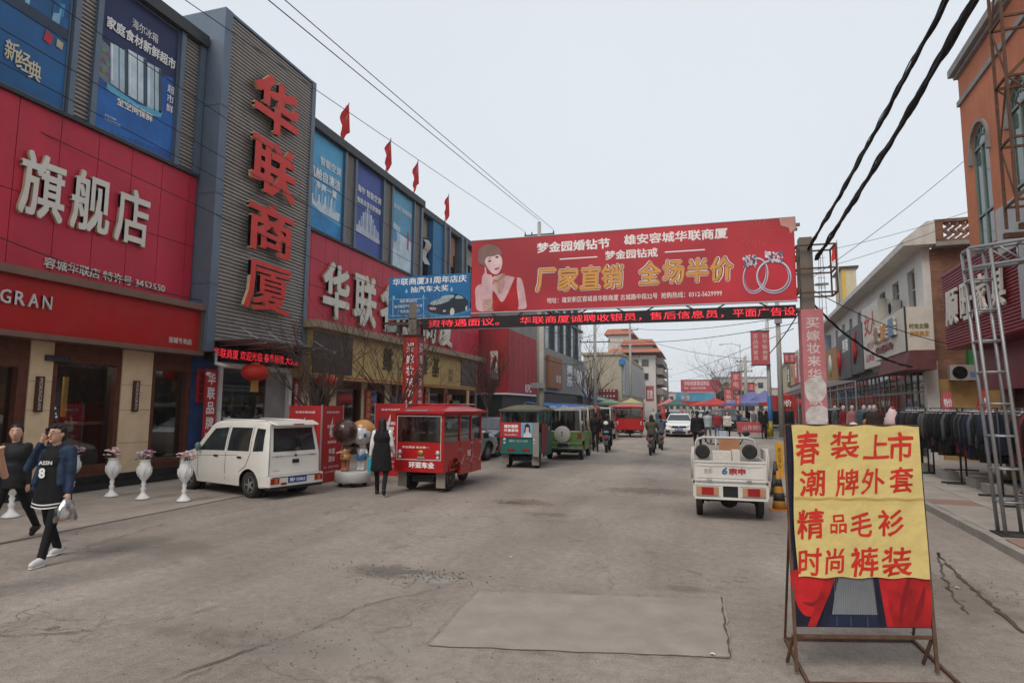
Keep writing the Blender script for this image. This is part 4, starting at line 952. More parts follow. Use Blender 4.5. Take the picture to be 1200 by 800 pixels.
# main billboard -----------------------------------------------------------
x0, zb = gp(552, 369.5); x1, _z1 = gp(934, 348); zt = gp(933, 254)[1]; zb = (zb+_z1)/2; zt = (zt+gp(552,283)[1])/2
print('board', x0, x1, zb, zt)
bb = thing('billboard', 'large red jewellery billboard with a woman in a red dress and two diamond rings', 'billboard', ((x0+x1)/2, YG, zb))
YB = YG-.13
def redprint():
    m = bpy.data.materials.new('red_gradient_print'); m.use_nodes = True; n, l = m.node_tree.nodes, m.node_tree.links
    b = n['Principled BSDF']; b.inputs['Roughness'].default_value = .5
    t = n.new('ShaderNodeTexCoord'); z = n.new('ShaderNodeTexNoise'); z.inputs['Scale'].default_value = .28; z.inputs['Detail'].default_value = 2; l.new(t.outputs['Object'], z.inputs[0])
    r = n.new('ShaderNodeValToRGB'); e = r.color_ramp.elements; e[0].position = .35; e[0].color = (.27,.010,.018,1); e[1].position = .62; e[1].color = (.55,.018,.035,1)
    l.new(z.outputs['Fac'], r.inputs[0])
    s_ = n.new('ShaderNodeTexVoronoi'); s_.inputs['Scale'].default_value = 9; l.new(t.outputs['Object'], s_.inputs[0])
    r2 = n.new('ShaderNodeValToRGB'); r2.color_ramp.elements[0].color = (.3,.3,.3,1); r2.color_ramp.elements[0].position = .0; r2.color_ramp.elements[1].position = .08; r2.color_ramp.elements[1].color = (0,0,0,1); l.new(s_.outputs['Distance'], r2.inputs[0])
    z2 = n.new('ShaderNodeTexNoise'); z2.inputs['Scale'].default_value = .8; l.new(t.outputs['Object'], z2.inputs[0])
    mu = n.new('ShaderNodeMix'); mu.data_type = 'RGBA'; mu.blend_type = 'MULTIPLY'; mu.inputs[0].default_value = 1; l.new(r2.outputs[0], mu.inputs[6]); l.new(z2.outputs['Fac'], mu.inputs[7])
    ad = n.new('ShaderNodeMix'); ad.data_type = 'RGBA'; ad.blend_type = 'ADD'; ad.inputs[0].default_value = .5; l.new(r.outputs[0], ad.inputs[6]); l.new(mu.outputs[2], ad.inputs[7])
    l.new(ad.outputs[2], b.inputs['Base Color']); return m
q = MB().box(x0, YB, zb, x1, YB+.10, zt); part('board', q, redprint(), bb)
q = MB().box(x0-.02, YB-.012, zb-.03, x1+.02, YB+.11, zb-.001); q.box(x0-.02, YB-.012, zt+.001, x1+.02, YB+.11, zt+.02); part('frame', q, mat('alu_edge', (.5,.5,.5), .4, metal=.7), bb)
# picture coordinates: photograph pixels are rectified to the board by its own corner points
def bq(px, py):
    x, z = gp(px, py); u = (px-552)/(934-552.); zlo = gp(552,369.5)[1]+(_z1-gp(552,369.5)[1])*u; zhi = gp(552,283)[1]+(gp(933,254)[1]-gp(552,283)[1])*u
    return (x, zb+(z-zlo)/(zhi-zlo)*(zt-zb))
def bpoly(mb, pix, layer, mi=0, fn=bq):
    pts = [fn(a, b) for a, b in pix]
    if area(pts) < 0: pts = pts[::-1]
    mb.add([(p[0], YB-.003-.003*layer, p[1]) for p in pts], [tuple(range(len(pts)))], mi)
def smooth_poly(pts, n=5):
    out = []; k = len(pts)
    for i in range(k):
        p0, p1, p2, p3 = (pts[(i+j-1) % k] for j in range(4))
        for s_ in range(n):
            t = s_/n; f = lambda a, b, c, d: .5*((2*b)+(-a+c)*t+(2*a-5*b+4*c-d)*t*t+(-a+3*b-3*c+d)*t**3)
            out.append((f(p0[0],p1[0],p2[0],p3[0]), f(p0[1],p1[1],p2[1],p3[1])))
    return out
def Z2(pts): return [(550+x*200/1143, 240+y*140/800) for x, y in pts]   # crop the outlines were read from
def bs(mb, pts, layer, mi): bpoly(mb, smooth_poly(Z2(pts)), layer, mi)
q = MB()
bs(q, [(60,725),(42,640),(40,580),(60,548),(100,540),(165,540),(160,490),(240,480),(300,492),(345,500),(365,560),(378,640),(382,700),(330,712),(200,718)], 1, 0)   # shoulders and arms
bs(q, [(160,588),(215,662),(255,610),(300,505),(318,492),(318,560),(326,708),(240,716),(160,722)], 2, 1)                  # dress
bs(q, [(190,480),(236,470),(238,515),(225,590),(205,600),(175,560),(160,520)], 3, 6)                                                # neck/chest shade
bs(q, [(100,350),(130,325),(190,330),(214,350),(222,395),(212,440),(190,470),(160,470),(130,440),(108,400)], 4, 2)      # face
bs(q, [(58,365),(64,310),(95,278),(140,266),(190,285),(216,320),(214,350),(196,338),(160,350),(120,355),(106,385),(108,425),(85,405),(68,400)], 5, 3)  # hair
bs(q, [(84,545),(88,490),(104,460),(104,425),(114,430),(120,470),(150,480),(158,520),(156,600),(150,700),(96,720),(88,640)], 6, 0)  # raised forearm
for (cx, cy) in ((137,382),(186,355)):
    bs(q, [(cx-12,cy+2),(cx,cy-6),(cx+12,cy-1),(cx,cy+6)], 6, 4)
    bs(q, [(cx-14,cy-14),(cx,cy-22),(cx+14,cy-20),(cx,cy-17)], 6, 3)
bs(q, [(166,434),(184,430),(204,424),(188,440),(176,443)], 6, 5)
bs(q, [(170,405),(176,412),(168,414)], 6, 6)
for k in range(9):
    x = 162+k*9; y = 510+14*math.sin(k*.5+.4)-k*2.5; bs(q, [(x,y-9),(x+8,y-2),(x+2,y+9),(x-6,y+2)], 5, 7)
bs(q, [(192,535),(202,535),(206,590),(196,600)], 5, 7)
for k in range(6): bs(q, [(96,650+k*12),(156,645+k*12),(156,650+k*12),(96,655+k*12)], 7, 8)
part('printed_picture', q, [ML(.60,.38,.40), ML(.38,.012,.015), ML(.66,.47,.48), ML(.21,.12,.105), ML(.02,.015,.02), ML(.4,.05,.08), ML(.50,.28,.29), ML(.42,.26,.14), ML(.35,.22,.12)], bb)
# rings
q = MB()
def ring(cx, cy, rx, ry, w_, rot, layer, mi, fn=bq):
    n = 40; o_, i_ = [], []
    for k in range(n):
        a = 2*math.pi*k/n; ww = w_*(1+.35*math.sin(a+.7))
        for lst, d in ((o_, 0), (i_, ww)):
            x = (rx-d)*math.cos(a); y = (ry-d)*math.sin(a); lst.append((cx+x*math.cos(rot)-y*math.sin(rot), cy+x*math.sin(rot)+y*math.cos(rot)))
    P_ = [fn(*p) for p in o_]; Q_ = [fn(*p) for p in i_]
    vs = [(p[0], YB-.003-.003*layer, p[1]) for p in P_+Q_]
    fs = [(k, n+k, n+(k+1) % n, (k+1) % n) for k in range(n)]
    mb_ = q; mb_.add(vs, [f[::-1] for f in fs], mi)
Z3 = lambda x, y: (690+x*.225, 230+y*.225)
ring(*Z3(868,405), 14.5, 21, 2.6, .25, 1, 0); ring(*Z3(868,407), 13.5, 19.5, 1.2, .25, 2, 1)
ring(*Z3(963,408), 20.5, 19.5, 3.0, 0, 3, 0); ring(*Z3(963,410), 19.2, 18, 1.2, 0, 4, 1)
rr = random.Random(2)
for (cx, cy, sx, sy, n_) in ((835,335,34,30,46),(965,308,46,26,60)):
    for k in range(n_):
        x, y = cx+rr.uniform(-sx,sx), cy+rr.uniform(-sy,sy); a, b_ = Z3(x, y); s_ = rr.uniform(.8,2.0)
        bpoly(q, [(a-s_,b_),(a,b_-s_),(a+s_,b_+.2),(a+.2,b_+s_)], 5+k % 3, rr.choice([0,0,2,1]))
for k in range(22):   # firework rays in the print
    a = k*2*math.pi/22; cx, cy = Z3(880,190); r0, r1 = 6, rr.uniform(14,22)
    bpoly(q, [(cx+r0*math.cos(a),cy+r0*.8*math.sin(a)),(cx+r1*math.cos(a+.015),cy+r1*.8*math.sin(a+.015)),(cx+r1*math.cos(a-.015),cy+r1*.8*math.sin(a-.015))], 1, 3)
bpoly(q, [Z3(*p) for p in ((990,110),(1075,104),(1080,160),(1050,190),(1040,160),(1000,150))], 1, 4)
part('printed_rings', q, [ML(.58,.58,.66), ML(.16,.12,.2), ML(.8,.8,.84), ML(.55,.12,.13), ML(.5,.25,.22)], bb)
def btext(mb, s, pL, pR, h, **k):   # left-bottom and right-bottom pixels, height in px
    A, B = bq(*pL), bq(*pR); C = bq(pL[0], pL[1]-h)
    text(mb, s, (A[0], YB-.004, A[1]), (1,0,0), (0,0,1), B[0]-A[0], C[1]-A[1], **k)
q = MB(); M_ = lambda x, y: Z2([(x, y)])[0]
btext(q, '梦金园婚钻节', M_(452,328), M_(943,290), 12.5, bold=.035); btext(q, '雄安容城华联商厦', (731,287.5), (853,279), 12.2, bold=.03)
btext(q, '梦金园钻戒', (709,305), (771,300.5), 10.8, bold=.03)
q2 = MB(); A = bq(656,304.5); B = bq(700,301); q2.box(A[0], YB-.006, A[1]-.012, B[0], YB-.002, A[1]+.022); A = bq(779,295.5); B = bq(826,291.5); q2.box(A[0], YB-.006, A[1]-.012, B[0], YB-.002, A[1]+.022)
btext(q, '地址：雄安新区容城县华联商厦 古城路中段22号  抢购热线：0312-5629999', (641,357), (846,340.5), 6.8, bold=.008)
part('lettering', q, Mink, bb); part('rule_line', q2, Mink, bb)
for s_, a, b in (('厂家直销', (628,343.5), (731,336)), ('全场半价', (749,334), (860,327))):
    for lay, (bo, m_, e_) in enumerate(((.085, Mink, 1.6), (.055, mat('outline_brown', (.12,.03,.015), .6), .8), (.03, mat('orange_gold_print', (.62,.30,.075), .5, var=.1), 0))):
        q = MB(); A, B = bq(a[0]-e_, a[1]+e_), bq(b[0]+e_, b[1]+e_); C = bq(a[0]-e_, a[1]-27-e_)
        dx = (B[0]-A[0])/4
        for i_ in range(4): q = MB(); text(q, s_[i_], (A[0]+dx*(i_+.01), YB-.003-.003*lay, A[1]), (1,0,0), (0,0,1), dx*.98, C[1]-A[1], bold=bo, shear=.06); part('letter', q, m_, bb)
# blue board ---------------------------------------------------------------
u0, u1 = gp(456,330)[0], gp(552,330)[0]-.03; v0 = (gp(457,376)[1]+gp(552,368)[1])/2; v1 = (gp(456,326)[1]+gp(552,319)[1])/2
bl = thing('billboard', 'small blue billboard with white characters and a dark car, left of the red billboard', 'billboard', ((u0+u1)/2, YG, v0))
q = MB().box(u0, YB, v0, u1, YB+.1, v1); part('board', q, mat('blue_board_print', (.015,.14,.34), .45, var=.2, scale=.9), bl)
q = MB().box(u0-.02, YB-.01, v0-.03, u1+.01, YB+.11, v0); part('frame', q, mat('alu_edge'), bl)
def cq(px, py):
    x, z = gp(px, py); u = (px-456)/96.; lo = gp(457,376)[1]*(1-u)+gp(552,368)[1]*u; hi = gp(456,326)[1]*(1-u)+gp(552,319)[1]*u
    return (x, v0+(z-lo)/(hi-lo)*(v1-v0))
Z4 = lambda P_: [(450+x*120/1067, 310+y*90/800) for x, y in P_]
def cs(mb, pts, layer, mi): bpoly(mb, smooth_poly(Z4(pts), 4), layer, mi, cq)
q = MB()
cs(q, [(425,480),(640,470),(880,440),(890,470),(700,530),(520,545),(430,510)], 1, 6)
cs(q, [(455,440),(475,405),(520,370),(580,355),(620,320),(690,300),(770,298),(830,320),(860,350),(878,365),(875,430),(860,460),(730,500),(620,515),(500,500),(462,480)], 2, 0)
cs(q, [(480,400),(530,370),(600,352),(690,360),(650,385),(560,415),(490,420)], 3, 1)
cs(q, [(590,350),(630,318),(700,308),(735,318),(690,352)], 3, 2); cs(q, [(745,345),(765,312),(800,315),(830,340)], 3, 2)
cs(q, [(478,445),(540,445),(538,470),(480,468)], 3, 3)
cs(q, [(690,480),(700,450),(720,442),(735,470),(730,505),(705,518),(692,505)], 3, 4); cs(q, [(850,440),(858,415),(868,420),(866,455),(855,465)], 3, 4)
cs(q, [(620,470),(645,468),(640,485),(618,485)], 3, 5)
for y in (372, 548): cs(q, [(92,y),(415,y-17),(415,y-13),(92,y+4)], 1, 5)
for x in (92, 412): cs(q, [(x,355),(x+4,355),(x+4,540),(x,545)], 1, 5)
for x, y in ((103,350),(412,335),(235,275),(705,245)): cs(q, [(x-12,y+22),(x,y-20),(x+12,y+22)], 1, 7)
part('printed_picture', q, [ML(.02,.03,.045), ML(.30,.38,.40), ML(.32,.45,.50), ML(.55,.35,.4), ML(.5,.5,.48), ML(.45,.55,.6), ML(.05,.2,.4), ML(.25,.5,.65)], bl)
def ctext(mb, s, a, b, h, **k):
    (ax, ay), (bx, by) = Z4([a, b]); A, B, C = cq(ax, ay), cq(bx, by), cq(ax, ay-h)
    text(mb, s, (A[0], YB-.004, A[1]), (1,0,0), (0,0,1), B[0]-A[0], C[1]-A[1], **k)
q = MB(); ctext(q, '华联商厦31周年店庆', (90,230), (862,190), 8.5, bold=.02); ctext(q, '抽汽车大奖', (275,300), (672,270), 7.5, bold=.015)
ctext(q, '抽奖满2000元', (165,408), (345,402), 3.6); ctext(q, '抽奖赠送汽车使用券1张', (108,468), (400,455), 3.8); ctext(q, '广告赠品闯奖倍门', (140,520), (365,510), 3.8)
part('lettering', q, Mink, bl)
# LED strip ---------------------------------------------------------------
a0 = gp(496,385)[0]; a1 = gp(932,350)[0]; b0 = (gp(496,391)[1]+gp(932,366)[1])/2; b1 = min(zb, v0)-.035
print('led', b0, b1)
ld = thing('led_sign', 'long black LED strip with red running characters under the billboards', 'LED sign', ((a0+a1)/2, YG, b0))
q = MB().box(a0, YB-.06, b0, a1, YB+.14, b1); part('case', q, Mledblk, ld)
q = MB(); H_ = b1-b0
for s_, p0, p1 in (('资待遇面议。', 503, 586), ('华联商厦诚聘收银员，', 610, 752), ('售后信息员，', 762, 848), ('平面广告设', 859, 931)):
    A, B = gp(p0, 380)[0], gp(p1, 370)[0]; 
    if s_[0] == '平': B = a1-.02
    text(q, s_, (A, YB-.066, b0+H_*.16), (1,0,0), (0,0,1), B-A, H_*.66)
part('lettering', q, Mled, ld)
# floodlight and boxes under the blue board
t = thing('floodlight', 'old floodlight hanging below the blue board left of the post', 'floodlight', (gp(462,385)[0], YG, 3.9))
xa, za = gp(455,391); xb, zb2 = gp(469,381); q = MB().box(xa, YG-.3, za, xb, YG-.12, zb2); part('case', q, Mdark, t); q = MB().box(xa+.03, YG-.31, za+.03, xb-.03, YG-.301, zb2-.03); part('lens', q, mat('dull_lens', (.25,.26,.26), .3), t)
q = MB().tube([((xa+xb)/2,YG-.2,zb2),((xa+xb)/2,YG-.1,4.5)], .02, 6); q.tube([(xa-.3,YG,v0-.12),(XL_+.3,YG,v0-.12)], .035, 6); part('bracket', q, Mdark, t)
# wrapped banners on the posts (square sleeves) -----------------------------
def sleeve(name, label, x, w_, z0, z1, s, m, tm, size, yc=YG, both=True, seed=0):
    t = thing(name, label, 'banner', (x, yc, z0))
    q = MB().box(x-w_/2, yc-w_/2, z0, x+w_/2, yc+w_/2, z1); part('sleeve', q, m, t)
    q = MB(); n_ = len(s)
    text(q, s, (x-size/2, yc-w_/2-.004, z0+.1), (1,0,0), (0,0,1), size, z1-z0-.3, vertical=True, bold=.02)
    if both: text(q, s, (x+w_/2+.004, yc-size/2, z0+.1), (0,1,0), (0,0,1), size, z1-z0-.3, vertical=True, bold=.02)
    part('lettering', q, tm, t); return t
zL = gp(484,393,YG-.3)[1]; t = sleeve('post_banner', 'bright red banner sleeve with a column of white characters on the left gantry post', XL_, .50, .9, zL, '买嫁妆来华联家电', Mredpr, Mink, .27)
zR = gp(948,362,YG-.3)[1]; t = sleeve('post_banner', 'faded pink banner sleeve with worn white patches on the right gantry post', XR_+.06, .54, .5, zR, '买嫁妆来华联家电 珠宝', Mpinkpr, mat('faded_white_print', (.62,.55,.53), .7), .33)
q = MB(); rr = random.Random(4)
for (z, h) in ((gp(955,449)[1]-.45, .62), (gp(955,483)[1]-.35, .5)):
    pts = []
    for k in range(16):
        a = 2*math.pi*k/16; pts.append((XR_+.06+max(-.26, min(.26, .32*math.cos(a)*(1+rr.uniform(-.15,.15)))), z+h/2+h*.55*math.sin(a)*(1+rr.uniform(-.25,.25))))
    q.add([(p[0], YG-.276, p[1]) for p in pts], [tuple(range(16))])
    q.add([(XR_+.06+.276, YG+(p[0]-XR_-.06), p[1]) for p in pts], [tuple(range(16))])
part('torn_patch', q, mat('torn_white', (.55,.52,.50), .8, var=.25, scale=6), t)
# cap platform on left post
q = MB().box(XL_-.3, YG-.3, zL, XL_+.3, YG+.3, zL+.03); part('cap_plate', q, Mdark, gt)
# ================================================================== RIGHT ROW (frame R)
FR = 'R'; XB = 6.5
def brickmat(name, c1, c2, mortar, scale=1.):
    m = bpy.data.materials.new(name); m.use_nodes = True; n, l = m.node_tree.nodes, m.node_tree.links
    b = n['Principled BSDF']; b.inputs['Roughness'].default_value = .9
    t = n.new('ShaderNodeTexCoord'); mp = n.new('ShaderNodeMapping'); mp.inputs['Rotation'].default_value = (R(90), 0, 0)
    l.new(t.outputs['Object'], mp.inputs[0])
    k = n.new('ShaderNodeTexBrick'); k.inputs['Color1'].default_value = c1+(1,); k.inputs['Color2'].default_value = c2+(1,); k.inputs['Mortar'].default_value = mortar+(1,)
    k.inputs['Scale'].default_value = scale; k.inputs['Brick Width'].default_value = .24; k.inputs['Row Height'].default_value = .065; k.inputs['Mortar Size'].default_value = .008
    l.new(mp.outputs[0], k.inputs['Vector'])
    z = n.new('ShaderNodeTexNoise'); z.inputs['Scale'].default_value = 1.2; z.inputs['Detail'].default_value = 6; l.new(t.outputs['Object'], z.inputs[0])
    r = n.new('ShaderNodeValToRGB'); r.color_ramp.elements[0].position = .35; r.color_ramp.elements[0].color = (.6,.6,.6,1); r.color_ramp.elements[1].position = .65; r.color_ramp.elements[1].color = (1.15,1.12,1.1,1)
    l.new(z.outputs[0], r.inputs[0]); mu = n.new('ShaderNodeMix'); mu.data_type = 'RGBA'; mu.blend_type = 'MULTIPLY'; mu.inputs[0].default_value = 1
    l.new(k.outputs['Color'], mu.inputs[6]); l.new(r.outputs[0], mu.inputs[7]); l.new(mu.outputs[2], b.inputs['Base Color'])
    bp = n.new('ShaderNodeBump'); bp.inputs['Strength'].default_value = .5; bp.inputs['Distance'].default_value = .01; bp.invert = True
    l.new(k.outputs['Fac'], bp.inputs['Height']); l.new(bp.outputs[0], b.inputs['Normal']); return m
Mbrick = brickmat('red_brick', (.20,.085,.05), (.28,.125,.07), (.17,.13,.10))
Mtile = mat('white_wall_tile', (.56,.55,.52), .5, var=.06, scale=6, dirt=.4, streak=True, dirtcol=(.3,.27,.23))
wb = thing('shop_building', 'two storey white tiled shop building with brick end wall and lattice parapet', 'building', (XB+3, 40, 0), FR)
YC = 25.9
q = MB().box(XB+.26, YC, 0, XB+9, 55.8, 7.7); part('brick_wall', q, Mbrick, wb)
q = MB().box(XB+.3, YC-.03, .1, XB+9, YC-.002, 2.95); part('yellow_paint', q, mat('ochre_render', (.42,.27,.10), .85, var=.2, dirt=.5, dirtcol=(.2,.12,.06)), wb)
# front wall with window openings (built as piers and bands)
wins = [(26.95,28.0,4.9,7.25),(29.4,30.5,5.75,7.25),(31.9,33.1,5.75,7.25),(34.9,35.9,6.1,7.2),(37.9,38.9,6.1,7.2),(40.6,41.6,6.1,7.2),(43.3,44.3,6.1,7.2),(46.2,47.2,6.1,7.2),(49.5,50.6,6.1,7.2),(52.8,54,6.1,7.2)]
q = MB().box(XB, YC, 7.3, XB+.25, 55.8, 7.8); q.box(XB, YC, 3.6, XB+.25, 55.8, 4.85)
prev = YC
for a, b, c_, d in wins:
    q.box(XB, prev, 4.85, XB+.25, a, 7.3)
    if c_ > 4.9: q.box(XB, a, 4.85, XB+.25, b, c_)
    q.box(XB, a, d, XB+.25, b, 7.3); prev = b
q.box(XB, prev, 4.85, XB+.25, 55.8, 7.3)
q.box(XB, YC, 0, XB+.25, YC+.75, 3.6); q.box(XB-.1, YC-.02, 0, XB+.28, YC-.003, 3.6)
part('front_wall', q, Mtile, wb)
for a, b, c_, d in wins:
    f = MB(); 
    for y in (a, (a+b)/2-.025, b-.05): f.box(XB+.14, y, c_, XB+.19, y+.05, d)
    for z in (c_, c_+(d-c_)*.68, d-.05): f.box(XB+.141, a, z, XB+.189, b, z+.05)
    fr = part('window', f, mat('white_window_frame', (.45,.45,.44), .5), wb); q = MB().box(XB+.17, a, c_, XB+.175, b, d); part('pane', q, Mdglass, fr)
    q = MB().box(XB-.04, a-.05, c_-.06, XB+.1, b+.05, c_); part('sill', q, Mtile, fr)
# sloping cornice + parapet
q = MB(); 
for y0_, y1_ in ((YC-.5, 56.2),):
    q.add([(XB-.65,y0_,7.78),(XB-.65,y1_,7.78),(XB-.65,y1_,8.02),(XB-.65,y0_,8.02),(XB+.1,y0_,8.62),(XB+.1,y1_,8.62),(XB+.35,y1_,8.62),(XB+.35,y0_,8.62),(XB+.35,y0_,7.78),(XB+.35,y1_,7.78)],
          [(0,3,2,1),(3,4,5,2),(4,7,6,5),(7,8,9,6),(8,0,1,9),(0,8,7,4,3),(1,2,5,6,9)])
part('cornice', q, Moff, wb)
q = MB().box(XB+.35, YC-.45, 7.7, XB+9, YC+.1, 7.85); part('end_ledge', q, Mgrey, wb)
q = MB().box(XB+.36, YC-.4, 7.86, XB+9, YC-.2, 7.94); q.box(XB+.36, YC-.4, 8.56, XB+9, YC-.2, 8.68); q.box(XB+.36, YC-.41, 7.94, XB+.62, YC-.19, 8.56); part('parapet_rail', q, Mbrick, wb)
x = XB+.66
while x < XB+3.4:                                               # pierced brickwork: each diagonal brick is a piece
    for k in range(4):
        q = MB(); z = 7.97+.15*k; s_ = 1 if k % 2 else -1
        Mx = Matrix.Translation((x+.06*(1 if k%2 else 0)+.07, YC-.3, z+.06)) @ Matrix.Rotation(s_*R(35), 4, 'Y')
        q.box(-.135, -.05, -.05, .135, .05, .05, M=Mx); part('brick', q, Mbrick, wb)
    x += .235
q = MB().box(XB+1.15, YC-.28, 3.4, XB+1.45, YC-.03, 4.9); part('green_shutter', q, mat('green_shutter', (.03,.20,.05), .6), wb)
q = MB().box(XB+.8, YC-.3, 3.25, XB+1.6, YC-.02, 3.4); part('sill', q, Mgrey, wb)
# air conditioners
def ac(loc, label, w_=.82, face='y', frame='R', s=1):
    t = thing('air_conditioner', label, 'air conditioner', loc, frame, local=True, rz=0 if face == 'y' else R(-90), group='outdoor air conditioner units')
    q = MB().box(-.41,-.15,0,.41,.15,.56); part('case', q, mat('ac_case', (.36,.35,.32), .6, dirt=.4), t)
    q = MB(); 
    for k in range(6): r_ = .06+.033*k; q.lathe([(r_,-.165),(r_+.008,-.165)], (-.1,0,.28), 20, axis='y')
    for k in range(8): a = k*math.pi/4; q.tube([(-.1,-.163,.28),(-.1+.25*math.cos(a),-.163,.28+.25*math.sin(a))], .006, 4)
    part('fan_guard', q, Mdark, t)
    q = MB().lathe([(.235,-.152),(.235,-.151)], (-.1,0,.28), 24, axis='y'); part('fan_recess', q, Mblack, t)
    q = MB().box(.2,-.153,.1,.38,-.15,.3); part('sticker', q, mat('blue_sticker', (.12,.2,.35), .5), t)
    q = MB(); 
    for x_ in (-.3,.3): q.box(x_-.02,-.18,-.04,x_+.02,.35,0); 
    part('bracket', q, Mdark, t); t.scale = (s,)*3; return t
c = PYR(1126,444,25.6); ac((c[0], 25.45, c[2]-.05), 'weathered air conditioner on the ochre end wall beneath the brick', s=.95)
ac((XB-.2, 29.4, 5.8), 'air conditioner hanging under a first floor window of the white building', face='x')
ac((XB-.2, 43.6, 5.3), 'small air conditioner farther along the white facade', face='x')
# shop signs on the white building
def rsign(name, label, y0, y1, z0, z1, m, X=5.95, depth=None, fr=None):
    t = thing(name, label, 'shop sign', (X, (y0+y1)/2, z0), FR)
    q = MB().box(X, y0, z0, X+(depth or .5), y1, z1); part('panel', q, m, t)
    return t
def rtext(t, s, y0, y1, z0, z1, X, m, **k):       # y1 is the far (left in view) end
    q = MB(); text(q, s, (X-.005, y1, z0), *RZ, y1-y0, z1-z0, **k); part('lettering', q, m, t)
Mivory = mat('ivory_sign', (.56,.53,.46), .5, var=.05, dirt=.2)
t = rsign('shop_sign', 'ivory box sign with brown, orange and blue raised characters at the brick corner', 25.3, 30.8, 3.95, 5.52, Mivory, 5.72, depth=.85)
q = MB()
for k, (ch, c_) in enumerate((('贵',(.28,.13,.08)),('族',(.55,.22,.03)),('屋',(.13,.22,.36)))):
    q = MB(); y = 30.2-k*1.35; text(q, ch, (5.70, y, 4.62), *RZ, 1.05, .72, ext=.1, bold=.06, smi=1); part('letter', q, [mat('letter_%d' % k, c_, .5), mat('letter_pale', (.6,.55,.5), .5)], t)
q = MB(); text(q, 'GuiZuWu', (5.70, 30.2, 4.2), *RZ, 3.0, .28, ext=.04, bold=.03, shear=.3); part('lettering', q, mat('letter_maroon', (.25,.09,.09), .5), t)
q = MB(); text(q, '时尚女装', (5.84, 25.29, 4.72), *XZ, .6, .2, bold=.03, lift=.004); part('lettering', q, mat('olive_print', (.12,.15,.03), .6), t)
q = MB(); text(q, '美容美发', (5.84, 25.29, 4.45), *XZ, .6, .2, bold=.03, lift=.004); part('lettering', q, mat('orange_print', (.5,.25,.04), .6), t)
q = MB().box(5.70, 25.28, 3.93, 5.76, 25.32, 5.54); part('edge_trim', q, Mdark, t)
t = thing('shop_awning', 'dark maroon sloping awning box under the ivory sign', 'awning', (5.9, 27, 3.3), FR)
q = MB(); q.add([(5.55,24.9,3.25),(5.55,29.4,3.25),(5.75,29.4,3.93),(5.75,24.9,3.93),(6.5,24.9,3.93),(6.5,29.4,3.93),(6.5,29.4,3.25),(6.5,24.9,3.25)], [(0,3,2,1),(3,4,5,2),(4,7,6,5),(7,0,1,6),(0,7,4,3),(1,2,5,6)])
part('canvas', q, mat('maroon_canvas', (.12,.035,.04), .8, var=.2, dirt=.3), t)
t = rsign('shop_sign', 'tall white sign with red characters beside the ivory box sign', 31.6, 35.3, 3.85, 6.85, Mivory, 6.1)
rtext(t, '女人', 32.0, 34.9, 5.4, 6.5, 6.1, Mredpr, bold=.05); rtext(t, '时尚', 32.6, 34.3, 4.7, 5.1, 6.1, Mdirtyred, bold=.02); rtext(t, '品牌服饰', 32.1, 34.8, 4.15, 4.5, 6.1, Mdirtyred, bold=.02)
t = rsign('shop_sign', 'black sign with a red ribbon mark, nearer of the two', 35.5, 38.9, 3.75, 6.3, mat('charcoal_sign', (.045,.047,.05), .5), 6.1)
q = MB().tube([(6.08,37.9,4.3),(6.06,37.3,5.0),(6.06,37.7,5.4),(6.08,37.2,6.0)], [.05,.16,.1,.03], 6); part('emblem', q, Mredpr, t)
t = rsign('shop_sign', 'black sign with white characters and a red stripe, farther of the two', 39.1, 44.0, 3.65, 6.35, mat('charcoal_sign'), 6.1)
rtext(t, '男装', 39.8, 41.9, 5.2, 6.0, 6.1, Mink, bold=.05); rtext(t, '品牌店', 39.8, 41.7, 4.4, 4.8, 6.1, Mdirtyred)
q = MB().tube([(6.08,43.2,3.9),(6.06,42.8,4.9),(6.08,43.0,5.5)], [.05,.2,.05], 6); part('emblem', q, Mredpr, t)
t = rsign('shop_sign', 'orange brown sign with a pale round emblem', 44.3, 49.5, 3.6, 5.9, mat('orange_brown_sign', (.34,.17,.045), .6, dirt=.2), 6.1)
q = MB().lathe([(.75,0),(.75,.02)], (6.07,47.3,4.8), 24, axis='x'); part('emblem', q, Mivory, t)
t = rsign('shop_sign', 'pale grey blue blank sign panel behind the pink banner', 49.8, 55.5, 5.0, 7.2, mat('grey_blue_sign', (.30,.35,.40), .6, dirt=.2), 6.1)
# ground floor: glass shop fronts
t = thing('shopfront', 'row of dim glass shop fronts with curtains under the right hand signs', 'shopfront', (XB, 40, 0), FR)
q = MB().box(XB+3.0, YC+.3, .1, XB+3.1, 55.8, 3.6); q.box(XB+.3, YC+.75, 3.5, XB+3, 55.8, 3.58); part('back_wall', q, mat('interior_brown'), t)
y = YC+.75; k = 0; rr = random.Random(8)
while y < 55:
    w_ = rr.uniform(.9, 1.5); q = MB().box(XB+.05, y, .12, XB+.12, y+.07, 3.5); q.box(XB+.05, y+.07, 2.5, XB+.11, y+w_, 2.57); f = part('door', q, mat('dull_alu', (.22,.21,.2), .5, metal=.3), t)
    q = MB().box(XB+.08, y+.07, .15, XB+.085, y+w_, 3.5); part('pane', q, Mglass, f)
    if rr.random() < .5:
        q = MB().grid([[(XB+.35+.05*math.sin(i*1.9), y+.1+(w_-.15)*i/8, z) for i in range(9)] for z in (.3, 3.3)]); part('curtain', q, mat('curtain_%d' % (k % 4), [(.2,.16,.11),(.12,.10,.09),(.22,.05,.05),(.10,.11,.13)][k % 4], .9), f)
    y += w_; k += 1
q = MB().box(XB-.1, YC+.75, 3.45, XB+.2, 55.8, 3.65); part('lintel', q, Mdark, t)
